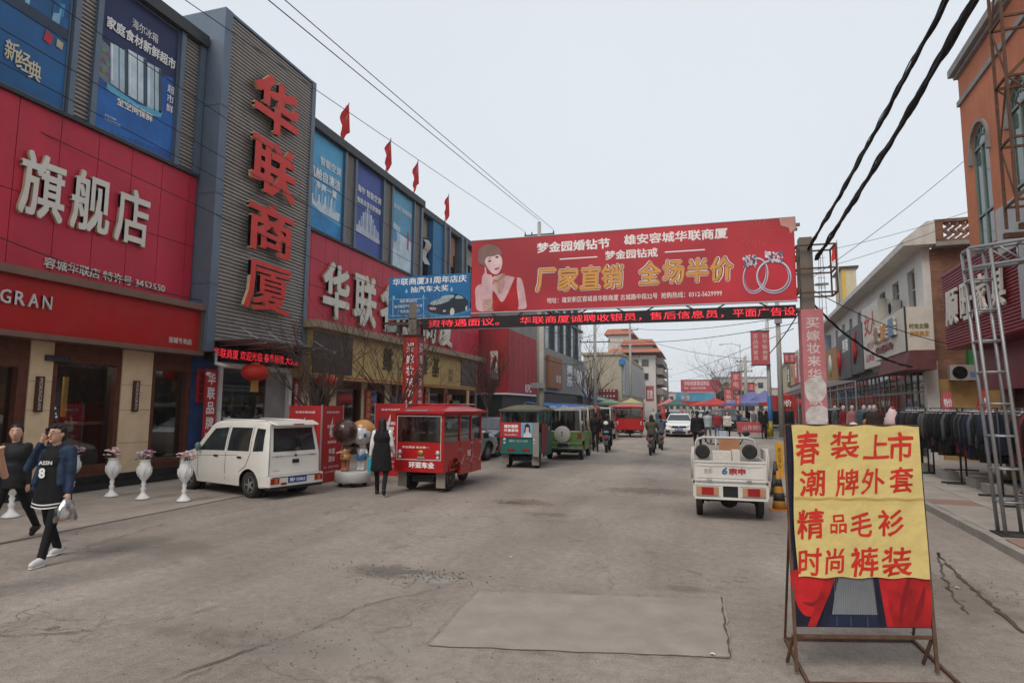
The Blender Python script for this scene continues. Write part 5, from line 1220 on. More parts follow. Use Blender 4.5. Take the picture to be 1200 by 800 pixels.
# steel frame porch along the shops (pale truss at first floor level)
t = thing('market_canopy_frame', 'long pale steel canopy frame running along the shop fronts', 'frame', (4.9, 45, 0), FR)
q = MB()
for x in (4.2, 5.6):
    q.box(x-.03, 35, 2.95, x+.03, 62, 3.01); q.box(x-.03, 35, 3.25, x+.03, 62, 3.3)
    for y in range(35, 63, 3): q.box(x-.03, y-.03, .12, x+.03, y+.03, 3.3)
for y in range(35, 63): q.box(4.2, y-.02, 3.26, 5.6, y+.02, 3.29); q.tube([(4.2,y,2.98),(4.2,y+.5,3.27),(4.2,y+1,2.98)], .015, 4)
part('tube_frame', q, Mgalv, t)
# ---- cream tower and flag behind the white roof
t = thing('stair_tower', 'cream and yellow stair tower rising behind the white building roof', 'building', (XB+2, 58, 0), FR)
a = PYR(986,315,62); a1 = PYR(1003,318,62); q = MB().box(a[0], 62, 0, a1[0], 66, a[2]); part('wall', q, mat('cream_render', (.5,.44,.30), .8, dirt=.3), t)
q = MB().box(a[0]-.2, 61.8, a[2], a1[0]+.2, 66.2, a[2]+.2); part('roof', q, Mdark, t)
q = MB().box(a[0]-.02, 61.95, 0, a[0]+.25, 61.99, a[2]); part('stripe', q, mat('yellow_stripe', (.55,.35,.05), .7), t)
t = thing('shop_building', 'farther shop row with red and black upper signs beyond the white building', 'building', (XB+3, 70, 0), FR)
q = MB().box(XB, 56.5, 0, XB+9, 90, 8.0); part('wall', q, Moff, t)
for k in range(6):
    y = 57+k*5.3; q = MB().box(XB-.25, y, 4.6, XB, y+4.9, 7.6); part('sign_panel', q, [Mdirtyred, mat('charcoal_sign'), Mivory, Mdirtyred, Myel, mat('charcoal_sign')][k], t)
    q = MB(); text(q, ['佳','美','丽','新','华','宝'][k], (XB-.26, y+3.8, 5.2), *RZ, 2.4, 1.8, bold=.05); part('lettering', q, [Mink,Mdirtyred,Mredpr,Mink,Mredpr,Mink][k], t)
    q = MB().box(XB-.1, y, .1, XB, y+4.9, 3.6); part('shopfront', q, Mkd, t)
    q = MB().box(XB-1.6, y+.1, 3.3, XB-.2, y+4.7, 3.5); part('awning', q, [Mdirtyred, Mblueprint, Mdirtyred][k % 3], t)
c = PXR(981,290,7.2); t = thing('flag', 'red flag on a thin pole above the right hand shops', 'flag', (7.2, c[1], 8), FR)
c1 = PXR(984,282,7.2); q = MB().tube([(7.2,c[1],7.9),(7.2,c[1],c1[2]+.4)], .03, 5); part('flagpole', q, Msteel, t)
q = MB().grid([[(7.2-.1*i+.03*math.sin(j*1.3), c[1]-.05*i, c1[2]+.2-.22*j-.1*i) for i in range(5)] for j in range(6)]); part('flag_cloth', q, Mflag, t)
# ---- orange building
XO, YO = 6.42, 20.75
ob = thing('orange_building', 'tall orange rendered building with arched windows and stone cornice at the right edge', 'building', (XO+3, 14, 0), FR)
Mor = mat('orange_render', (.50,.17,.085), .85, var=.16, scale=.9, dirt=.3, streak=True, dirtcol=(.26,.10,.06), bump=.15)
aw = [(18.9,20.05),(16.45,17.6),(14.0,15.15),(11.55,12.7)]
ZS, ZA = 6.1, 9.05                                            # sill and springing heights
q = MB().box(XO, 7, 0, XO+8, 11.55-.0, 3.5); q.box(XO+.45, 7, 0, XO+8, YO-.002, 3.0); q.box(XO+.4, 7, 3.0, XO+8, YO-.003, 11.9)
prev = YO
for a, b in aw:
    q.box(XO, b, 3.0, XO+.4, prev, 10.3); prev = a
    q.box(XO, a, 3.0, XO+.4, b, ZS)
    n = 12; r_ = (b-a)/2; c_ = (a+b)/2
    for k in range(n):                                        # arch spandrels
        t0, t1 = math.pi*k/n, math.pi*(k+1)/n; y0_, y1_ = c_+r_*math.cos(t0), c_+r_*math.cos(t1); z0_, z1_ = ZA+r_*math.sin(t0), ZA+r_*math.sin(t1)
        q.add([(XO,y0_,z0_),(XO,y1_,z1_),(XO,y1_,10.3),(XO,y0_,10.3),(XO+.4,y0_,z0_),(XO+.4,y1_,z1_)], [(0,3,2,1),(0,1,5,4)])
q.box(XO, 7, 3.0, XO+.4, prev, 10.3); q.box(XO, 7, 10.3, XO+.4, YO, 11.7)
part('wall', q, Mor, ob)
q = MB().box(XO-.22, 7, 11.7, XO+8, YO+.12, 11.92); q.box(XO-.10, 7, 11.6, XO+8, YO+.06, 11.7); q.box(XO-.06, 7, 10.75, XO+8, YO+.06, 10.9); part('cornice', q, Mgrey, ob)
Mgf = mat('green_window_frame', (.16,.22,.19), .5); Mgg = mat('green_tinted_glass', (.06,.10,.085), .08, spec=.8, var=.2)
for a, b in aw:
    c_ = (a+b)/2; r_ = (b-a)/2; X_ = XO+.02
    f = MB(); 
    for y in (a+.03, c_, b-.03): f.box(X_, y-.03, ZS, X_+.06, y+.03, ZA)
    for z in (ZS+.03, (ZS+ZA)/2-.4, ZA): f.box(X_-.002, a, z-.03, X_+.058, b, z+.03)
    f.tube([(X_+.03, c_+(r_-.03)*math.cos(math.pi*k/12), ZA+(r_-.03)*math.sin(math.pi*k/12)) for k in range(13)], .035, 6)
    f.tube([(X_+.03, c_+(r_-.25)*math.cos(math.pi*k/8), ZA+(r_-.25)*math.sin(math.pi*k/8)) for k in range(9)], .02, 4)
    for k in (2,3,4): f.tube([(X_+.03,c_+.25*math.cos(math.pi*k/6),ZA+.25*math.sin(math.pi*k/6)),(X_+.03,c_+r_*math.cos(math.pi*k/6),ZA+r_*math.sin(math.pi*k/6))], .018, 4)
    w_ = part('window', f, Mgf, ob)
    q = MB().box(X_+.04, a, ZS, X_+.05, b, ZA); q.add([(X_+.035, c_+r_*math.cos(math.pi*k/12), ZA+r_*math.sin(math.pi*k/12)) for k in range(13)], [tuple(range(13))]); part('pane', q, Mgg, w_)
    q = MB().tube([(XO-.03, c_+(r_+.08)*math.cos(math.pi*k/14), ZA+(r_+.08)*math.sin(math.pi*k/14)) for k in range(15)], .05, 4); q.box(XO-.09, a-.14, ZA-.35, XO+.0, a-.03, ZA); q.box(XO-.09, b+.03, ZA-.35, XO+.0, b+.14, ZA); part('arch_moulding', q, Mgrey, w_)
# red corrugated sign
XRs = 5.62; YR1 = 20.6
t = thing('shop_sign', 'dark red corrugated sign box with large white brush characters under the arched windows', 'shop sign', (XRs, 16, 3.55), FR)
Mrc = mat('red_corrugated', (.24,.018,.03), .45, var=.08, dirt=.15)
q = MB(); z = 3.56
while z < 5.62:
    q.add([(XRs+.03,8,z),(XRs+.03,YR1,z),(XRs,YR1,z+.02),(XRs,8,z+.02),(XRs,YR1,z+.055),(XRs,8,z+.055),(XRs+.03,YR1,z+.075),(XRs+.03,8,z+.075)], [(0,1,2,3),(3,2,4,5),(5,4,6,7)]); z += .078
part('corrugated_face', q, Mrc, t, kind='stuff')
q = MB().box(XRs+.035, 8, 3.55, XO-.01, YR1-.0, 5.66); q.box(XRs-.02, 8, 5.64, XRs+.06, YR1+.02, 5.70); part('box', q, Mrc, t)
for ch, pa, pb in (('顺',1111,1126),('旺',1129,1143),('家',1147,1161),('具',1166,1183)):
    y1_, y0_ = PXR(pa, 360, XRs)[1], PXR(pb, 360, XRs)[1]; w_ = y1_-y0_
    q = MB(); text(q, ch, (XRs-.04, y1_, 4.15), *RZ, w_, .98, ext=.05, bold=.018, shear=.12, smi=1); part('letter', q, [Mlet, mat('letter_pale')], t)
q = MB().box(XO-.1, 8, 2.4, XO-.02, 20.6, 3.54); z=0
part('roller_shutter_box', q, Mrc, ob)
q = MB(); 
for k in range(14): q.box(XO+.30, 8, .2+k*.16, XO+.34, 20.3, .34+k*.16)
part('roller_shutter', q, mat('maroon_shutter', (.13,.02,.03), .6, dirt=.3), ob, kind='stuff')
q = MB(); 
for y in (19.5, 17.0, 14.5, 12.): q.box(XO+.1, y-.12, .1, XO+.44, y+.12, 2.6)
part('pier', q, mat('ochre_render'), ob)
# grey flat panel at the top right of the sign
t = thing('banner_panel', 'pale grey blank panel behind the steel truss at the right edge', 'panel', (XRs-.1, 14.5, 5), FR)
q = MB().box(XRs-.2, 13.2, 5.2, XRs-.14, 15.9, 6.2); q.box(XRs-.2,13.2,3.7,XRs-.14,15.0,5.19); part('sheet', q, mat('pale_grey_sheet', (.40,.41,.42), .6, dirt=.2), t)
# dark steel lattice mast standing before the orange wall
t = thing('lattice_mast', 'dark rusty steel lattice mast in front of the orange building', 'mast', (5.0, 13.8, 0), FR)
q = MB(); xs_ = (4.76, 5.9); ys_ = (13.0, 13.5)
for x in xs_:
    for y in ys_: q.box(x-.022, y-.022, 5.2, x+.022, y+.022, 15)
z = 5.6; k = 0
while z < 14.6:
    for x in xs_: q.box(x-.02, ys_[0], z-.02, x+.02, ys_[1], z+.02); q.tube([(x,ys_[k%2],z),(x,ys_[1-k%2],z+1.15)], .018, 4)
    for y in ys_: q.box(xs_[0], y-.021, z-.021, xs_[1], y+.021, z+.021); q.tube([(xs_[k%2],y,z),(xs_[1-k%2],y,z+1.15)], .018, 4)
    z += 1.15; k += 1
part('lattice', q, Mrust, t)
q = MB().box(4.9, 13.3, 5.15, XRs+.3, 13.4, 5.25); q.box(4.9, 14.0, 5.15, XRs+.3, 14.1, 5.25); part('bracket', q, Mrust, t)
# galvanised truss stage arch
t = thing('truss_arch', 'silver aluminium truss leg and beam standing on the kerb at the right edge', 'truss', (3.6, 10.9, PAV), FR)
A_ = Vector((3.50,10.75,PAV)); B_ = Vector((3.36,10.95,4.30)); q = MB(); s_ = .28
o4 = [(0,0),(s_,0),(s_,s_),(0,s_)]
for dx, dy in o4: q.tube([A_+Vector((dx,dy,0)), B_+Vector((dx,dy,0))], .026, 8)
n = 9
for k in range(n+1):
    c_ = A_.lerp(B_, k/n)
    for i in range(4): a, b = o4[i], o4[(i+1)%4]; q.tube([c_+Vector((a[0],a[1],0)), c_+Vector((b[0],b[1],0))], .017, 6)
    if 0: pass
part('truss_leg', q, Mgalv, t)
q = MB()
for dz in (0, -.3):
    for dy in (0, s_): q.tube([(3.36,10.95+dy,4.32+dz),(8.6,10.75+dy,4.9+dz)], .026, 8)
for k in range(16):
    x = 3.36+k*.35; z = 4.32+k*.35*.11; yb_ = 10.95-.013*k
    q.tube([(x,yb_,z),(x,yb_+s_,z)], .015, 5); q.tube([(x,yb_,z-.3),(x,yb_+s_,z-.3)], .015, 5)
    for dy in (0, s_): q.tube([(x,yb_+dy,z),(x+.35*(k%2),yb_+dy,z-.3)], .015, 5)
part('truss_beam', q, Mgalv, t)
q = MB().box(3.42,10.67,PAV,3.86,11.11,PAV+.02); q.tube([(3.86,10.9,PAV+.03),(4.05,10.6,PAV+.8)],.03,6); part('foot', q, Mrubber, t)
# ---- clothes racks
def garment_mesh(seed, mats, L=1.0):
    rr = random.Random(seed); q = MB()
    rows = []
    for i, (z, hx, hy) in enumerate(((0,.06,.03),(-.05,.16,.05),(-.10,.225,.06),(-.3,.22,.075),(-.6,.215,.08),(-L,.235,.075))):
        row = []
        for j in range(13): a = 2*math.pi*j/12; row.append((hx*math.cos(a), hy*math.sin(a)*(1+.35*rr.uniform(-1,1)*(i>2)), z))
        rows.append(row)
    q.grid(rows, flip=False)
    for s_ in (-1, 1): q.tube([(s_*.19,0,-.07),(s_*.245,.01,-.25),(s_*.25,rr.uniform(-.03,.03),-.5),(s_*.24,rr.uniform(-.03,.03),-.72)], [.05,.06,.055,.045], 8, mi=1)
    q.tube([(0,0,-.01),(0,0,.07),(.025,0,.10),(.03,0,.07)], .005, 5, mi=2)
    q.tube([(-.16,0,-.055),(0,0,0),(.16,0,-.055)], .012, 5, mi=2)
    q.ell((0,.0,.0), (.035,.02,.03), 6, 4, mi=2)
    return q.mesh('jacket', mats)
C1 = mat('garment_black', (.009,.009,.011), .95, var=.5, bump=.8, bscale=10); C2 = mat('garment_navy', (.012,.017,.034), .95, var=.3, bump=.3); C3 = mat('garment_brown', (.035,.022,.018), .95, var=.3, bump=.3)
C4 = mat('garment_grey', (.07,.075,.08), .95, var=.3, bump=.3); C5 = mat('garment_red', (.16,.012,.02), .95, var=.3, bump=.3); C6 = mat('garment_pattern', (.09,.014,.012), .95, var=.95, scale=14)
Mhang = mat('clear_hanger', (.5,.5,.5), .3)
GM = [(garment_mesh(1,[C1,C1,Mhang]),'black jacket'),(garment_mesh(2,[C1,C4,Mhang]),'black jacket with grey sleeves'),(garment_mesh(3,[C3,C3,Mhang]),'dark brown jacket'),(garment_mesh(4,[C2,C2,Mhang]),'navy jacket'),(garment_mesh(5,[C6,C1,Mhang]),'black jacket patterned with dark red'),(garment_mesh(6,[C5,C5,Mhang]),'dark red coat')]
def rack(x, y0, y1, label, seq, seed, zt=1.92, where=''):
    t = thing('clothes_rack', label, 'clothes rack', (x, (y0+y1)/2, PAV), FR)
    q = MB().tube([(x,y0-.05,zt),(x,y1+.05,zt)], .014, 6); part('rail', q, Mdark, t)
    for y in (y0, y1):
        q = MB().tube([(x,y,PAV+.04),(x,y,zt)], .022, 6); q.box(x-.42, y-.025, PAV, x+.42, y+.025, PAV+.04); part('stand', q, Mdark, t)
    rr = random.Random(seed); y = y0+.12; k = 0
    while y < y1-.06:
        gi = seq[k % len(seq)]; o = bpy.data.objects.new('hanging_jacket', GM[gi][0]); link(o)
        p = rotz((x+rr.uniform(-.03,.03), y, zt-.085), ANG['R']); o.location = p; o.rotation_euler = (0,0,ANG['R']+rr.uniform(-.4,.4)); o.scale = (1.05,rr.uniform(1.0,1.5),rr.uniform(.80,1.1))
        o['label'] = GM[gi][1]+' hanging on '+where; o['category'] = 'jacket'; o['group'] = GM[gi][1]+' type on '+where
        y += rr.uniform(.075,.125); k += 1
rack(5.05, 15.5, 17.6, 'black pavement rack closest to the silver truss, full of dark jackets', [3,0,4,1,0,0,2,1,0,4], 1, where='the rack closest to the truss')
rack(5.0, 17.8, 20.0, 'second black pavement rack of jackets counted from the truss', [0,1,0,4,0,3,2,0,1], 2, where='the second rack from the truss')
rack(4.95, 20.3, 22.6, 'third black pavement rack of jackets, partly behind the yellow sign board', [0,2,2,0,0,3], 3, where='the third rack from the truss')
rack(6.0, 16.2, 18.4, 'back row rack of jackets nearer the shop wall, behind the first rack', [0,3,0,2], 4, where='the back row rack')
rack(6.05, 18.8, 21.5, 'back row rack farther along, behind the second rack', [0,0,2,3], 5, where='the far back row rack')
rack(4.9, 12.4, 13.9, 'rack of red and dark coats behind the truss leg at the right edge', [5,0,5,5,2], 6, where='the rack behind the truss')
rack(5.5, 29.5, 33.0, 'rack of mixed coats before the mannequins under the canopy frame', [5,0,2,3,4,0,1], 8, where='the rack under the canopy frame')
rack(5.0, 36, 41, 'long rack of dark and red clothes beyond the mannequins', [0,5,3,0,2], 9, where='the long far rack')
for k, (x, y, lb) in enumerate(((5.05,15.9,'concrete block weighing down the rack nearest the truss'),(5.15,17.2,'long concrete block under the first rack'),(5.0,19.0,'concrete block at the foot of the second rack'),(4.95,21.0,'concrete block at the foot of the third rack'),(4.9,13.6,'concrete block beside the truss leg'))):
    q = MB().box(x-.15, y-.32, PAV, x+.2, y+.32, PAV+.2); single('concrete_block', q, Mconc, lb, 'block', frame=FR)
# small tented price signs above the racks
for k, (px, lb, s_) in enumerate(((1110,'pink tented price card standing over the racks','特价'),(1153,'orange red tented price card with white figures over the racks','19'))):
    c = PYR(px, 470, 18.5 if k else 21); 
    t = thing('price_card', lb, 'sign', (c[0], c[1], 1.75), FR, local=True, rz=0)
    w_, h_ = .32, .62
    q = MB(); q.add([(-w_/2,-.12,0),(w_/2,-.12,0),(w_/2*.6,0,h_),(-w_/2*.6,0,h_)], [(0,1,2,3)]); q.add([(-w_/2,.12,0),(-w_/2*.6,.0,h_),(w_/2*.6,.0,h_),(w_/2,.12,0)], [(0,1,2,3)]); part('card', q, mat('pink_card', (.55,.10,.14), .6) if not k else mat('orange_card', (.60,.06,.02), .6), t)
    q = MB(); text(q, s_, (-.1,-.09,.2), (1,0,0), (0,.19,1), .2, .25, bold=.03, lift=.006); part('lettering', q, Mink, t)
# ice cream figure
c = PYR(1047,509,24.2); t = thing('ice_cream_figure', 'large plastic ice cream cone display by the shop door', 'display figure', (c[0], 24.2, PAV), FR, local=True)
q = MB().lathe([(.13,0),(.16,.45),(.19,.9),(.24,.95),(.26,1.2),(.22,1.22)], n=20); part('cone', q, mat('wafer_orange', (.50,.20,.09), .6, var=.15), t)
q = MB().lathe([(.22,1.2),(.27,1.28),(.24,1.38),(.25,1.44),(.19,1.52),(.20,1.58),(.12,1.68),(.10,1.74),(.02,1.84)], n=20); part('cream', q, mat('cream_swirl', (.66,.50,.50), .4), t)
q = MB().ell((.02,-.05,1.8),(.06,.06,.06)); part('cherry', q, Mredpr, t)
# mannequins in front of the farther shops
def mannequin(loc, label, cm, s=1., frame='R', rz=0.):
    t = thing('mannequin', label, 'mannequin', loc, frame, local=True, group='mannequins outside the right hand shops', rz=rz)
    blobpart('figure', [('e',(0,0,1.62),(.08,.10,.12)),('c',(0,0,1.42),(0,0,1.55),.05,.045),('e',(0,0,1.25),(.19,.11,.24)),('e',(0,0,.95),(.16,.11,.16)),('c',(-.09,0,.9),(-.09,0,.1),.085,.04),('c',(.09,0,.9),(.09,0,.1),.085,.04),('c',(-.2,0,1.38),(-.27,.02,.85),.05,.03),('c',(.2,0,1.38),(.27,.02,.85),.05,.03)], mat('mannequin_white', (.42,.38,.35), .4), t, .03)
    blobpart('coat', [('e',(0,0,1.27),(.22,.15,.24)),('f',(0,0,.75),(.25,.17),(0,0,1.35),(.19,.13)),('c',(-.21,0,1.36),(-.28,.02,.92),.075,.06),('c',(.21,0,1.36),(.28,.02,.92),.075,.06)], cm, t, .035)
    q = MB().lathe([(.2,0),(.2,.02)], n=16); part('base', q, Msteel, t); t.scale = (s,)*3
mats_ = [C3, C1, mat('coat_teal', (.03,.07,.09), .9), mat('coat_rose', (.3,.12,.13), .9), C5, C4]
for k, (px, Yk, lb) in enumerate(((1024,26.5,'white faced mannequin in a dark brown coat, nearest of the group'),(1019,28.2,'mannequin in black standing just behind the brown one'),(1012,28.5,'mannequin in a dark teal jacket with a brown bag'),(998,31,'mannequin in a muted rose jacket'),(988,33,'mannequin in a dark red coat near the railing'),(978,36,'mannequin in grey beside the pink banner'))):
    c = PYR(px, 470, Yk); mannequin((c[0], Yk, PAV+.18), lb, mats_[k], 1.0, rz=.2*k)
c = PYR(1013,485,28); t = single('handbag', MB().ell((c[0],27.6,1.35),(.16,.08,.14),12,8), mat('tan_leather', (.35,.14,.04), .5), 'round tan handbag hung before the teal mannequin', 'handbag', frame=FR)
q = MB(); 
for z in (.5,.95): q.tube([(5.55,24.9,z+PAV),(5.55,27.4,z+PAV)], .02, 6)
for y in (24.9,25.7,26.5,27.4): q.tube([(5.55,y,PAV),(5.55,y,.95+PAV)], .02, 6)
single('railing', q, Mgalv, 'short silver handrail at the shop steps behind the racks', 'railing', frame=FR)
# helmets / scooter seats seen above the board are built with the scooters
# ================================================================== VEHICLES  (local: +Y is forward, z = 0 the ground)
def smoothstep(t): t = max(0, min(1, t)); return t*t*(3-2*t)
def interp(tab, s):
    if s <= tab[0][0]: return tab[0][1]
    for (a, va), (b, vb) in zip(tab, tab[1:]):
        if s <= b: return va+(vb-va)*(s-a)/(b-a)
    return tab[-1][1]
class Hull:
    """body shell: top and bottom lines along the length, half width by height, end faces by height."""
    def __init__(s, L, top, hw, yr, yf, wheels, wr, zb=.22, corner=.10, nose=1.0): s.L, s.top, s.hwt, s.yr, s.yf, s.wheels, s.wr, s.zb0, s.corner, s.nose = L, top, hw, yr, yf, wheels, wr, zb, corner, nose
    def y(s, u, z): a, b = interp(s.yr, z), interp(s.yf, z); return a+(b-a)*u
    def zt(s, u): return interp(s.top, u)
    def zb(s, u):
        y = s.y(u, .3); z = s.zb0
        for w in s.wheels:
            d = abs(y-w); rr = s.wr+.055
            if d < rr: z = max(z, s.wr+math.sqrt(rr*rr-d*d))
        return z
    def hw(s, u, z, k=1.):
        e = min(u, 1-u)*s.L; c = s.corner; f = 1.0
        if e < c*2.5: f = 1-.10*(1-e/(c*2.5))**2
        return interp(s.hwt, z)*f*k
    def shell(s, nu=46, nt=14):
        us = sorted(set([i/nu for i in range(nu+1)]+[(w+d*(s.wr+.055)-interp(s.yr,.3))/(interp(s.yf,.3)-interp(s.yr,.3)) for w in s.wheels for d in (-1,-.97,-.9,-.8,.8,.9,.97,1)]))
        us = [u for u in us if 0 <= u <= 1]; m = MB(); rows = []
        for u in us:
            zb, zt = s.zb(u), s.zt(u); row = []
            for sx in (-1, 1):
                seg = []
                for j in range(nt+1):
                    t = j/nt; z = zb+(zt-.05-zb)*t; seg.append((sx*s.hw(u, z), s.y(u, z), z))
                w = s.hw(u, zt-.05); seg.append((sx*(w-.012), s.y(u, zt-.02), zt-.02)); seg.append((sx*(w-.05), s.y(u, zt), zt-.002)); seg.append((sx*(w*.5), s.y(u, zt), zt+.012))
                row += seg if sx < 0 else seg[::-1]
            rows.append(row)
        m.grid(rows, flip=True)
        n = len(rows[0])
        for row, fl in ((rows[0], False), (rows[-1], True)):
            fs = [(j, j+1, n-2-j, n-1-j) for j in range(n//2-1)]
            fs = [f if not fl else f[::-1] for f in fs]; m.add(row, fs, 0, True)
        return m
    def side(s, m, pts, off=.006, mi=0, sides=(-1, 1), nsub=4):   # quad patch [(y,z) x4 (bl, br, tr, tl)] laid on the flank
        for sx in sides:
            rows = []
            for i in range(nsub+1):
                a = i/nsub; row = []
                for j in range(nsub+1):
                    b = j/nsub; yb_ = (pts[0][0]*(1-b)+pts[1][0]*b, pts[0][1]*(1-b)+pts[1][1]*b); yt = (pts[3][0]*(1-b)+pts[2][0]*b, pts[3][1]*(1-b)+pts[2][1]*b)
                    y, z = yb_[0]*(1-a)+yt[0]*a, yb_[1]*(1-a)+yt[1]*a; u = (y-interp(s.yr,z))/(interp(s.yf,z)-interp(s.yr,z))
                    row.append((sx*(s.hw(u, z)+off), y, z))
                rows.append(row)
            m.grid(rows, mi, flip=(sx < 0))
        return m
    def end(s, m, x0, x1, z0, z1, rear=True, off=.006, mi=0, taper=0., n=4):    # patch on the rear or front face
        rows = []
        for i in range(n+1):
            z = z0+(z1-z0)*i/n; t = taper*i/n; yy = interp(s.yr if rear else s.yf, z)+(-off if rear else off)
            rows.append([(x0+t+(x1-x0-2*t)*j/n if x0 < x1 else 0, yy, z) for j in range(n+1)])
        m.grid(rows, mi, flip=not rear and True); return m
def wheel(root, loc, r, w=.18, rim=None, n=22, spokes=5, name='wheel', hub=True):
    """loc is the wheel centre; its axis lies along x."""
    x, y, z = loc; q = MB(); h = w/2
    q.lathe([(r*.62,-h*.9),(r*.9,-h),(r*.985,-h*.8),(r,-h*.4),(r,h*.4),(r*.985,h*.8),(r*.9,h),(r*.62,h*.9)], loc, n, axis='x'); o = part(name, q, Mrubber, root)
    q = MB(); sx = 1 if x > 0 else -1
    q.lathe([(r*.64,-h*.7),(r*.66,h*.7)], loc, n, axis='x')
    xf = x+sx*h*.75
    q.lathe([(r*.66,0),(r*.60,sx*.02),(r*.57,-sx*.03),(r*.2,-sx*.03)], (xf,y,z), n, axis='x')
    if spokes:
        for k in range(spokes): a = 2*math.pi*k/spokes; q.tube([(xf,y+r*.1*math.cos(a),z+r*.1*math.sin(a)),(xf-sx*.005,y+r*.6*math.cos(a),z+r*.6*math.sin(a))], [r*.11,r*.07], 4)
    q.lathe([(r*.16,-.02),(r*.16,.02)], (xf,y,z), 10, axis='x')
    part('rim', q, rim or mat('alloy_rim', (.42,.42,.42), .35, metal=.6, dirt=.3), o)
    return o
Mchrome = mat('bright_trim', (.6,.6,.6), .2, metal=.9, var=.03)
Mlampred = mat('red_lamp_lens', (.30,.012,.012), .15, var=.2, coat=.5); Mlampwhite = mat('clear_lamp_lens', (.5,.5,.52), .12, coat=.5); Mamber = mat('amber_lens', (.5,.14,.02), .2)
Mplate = mat('blue_number_plate', (.015,.06,.28), .4)
Munder = mat('underbody', (.02,.02,.02), .9, var=.3)
def lampset(name, root, boxes, m):
    for b in boxes: q = MB().box(*b); part(name, q, m, root)
def ztext(mb, s, x0, z0, w, h, y, **k): return text(mb, s, (x0, y, z0), (1,0,0), (0,0,1), w, h, **k)   # on a rear face (seen from -Y)
def stext(mb, s, y0, z0, w, h, x, **k): return text(mb, s, (x, y0, z0), (0,1,0), (0,0,1), w, h, **k)   # on the right flank (+X)
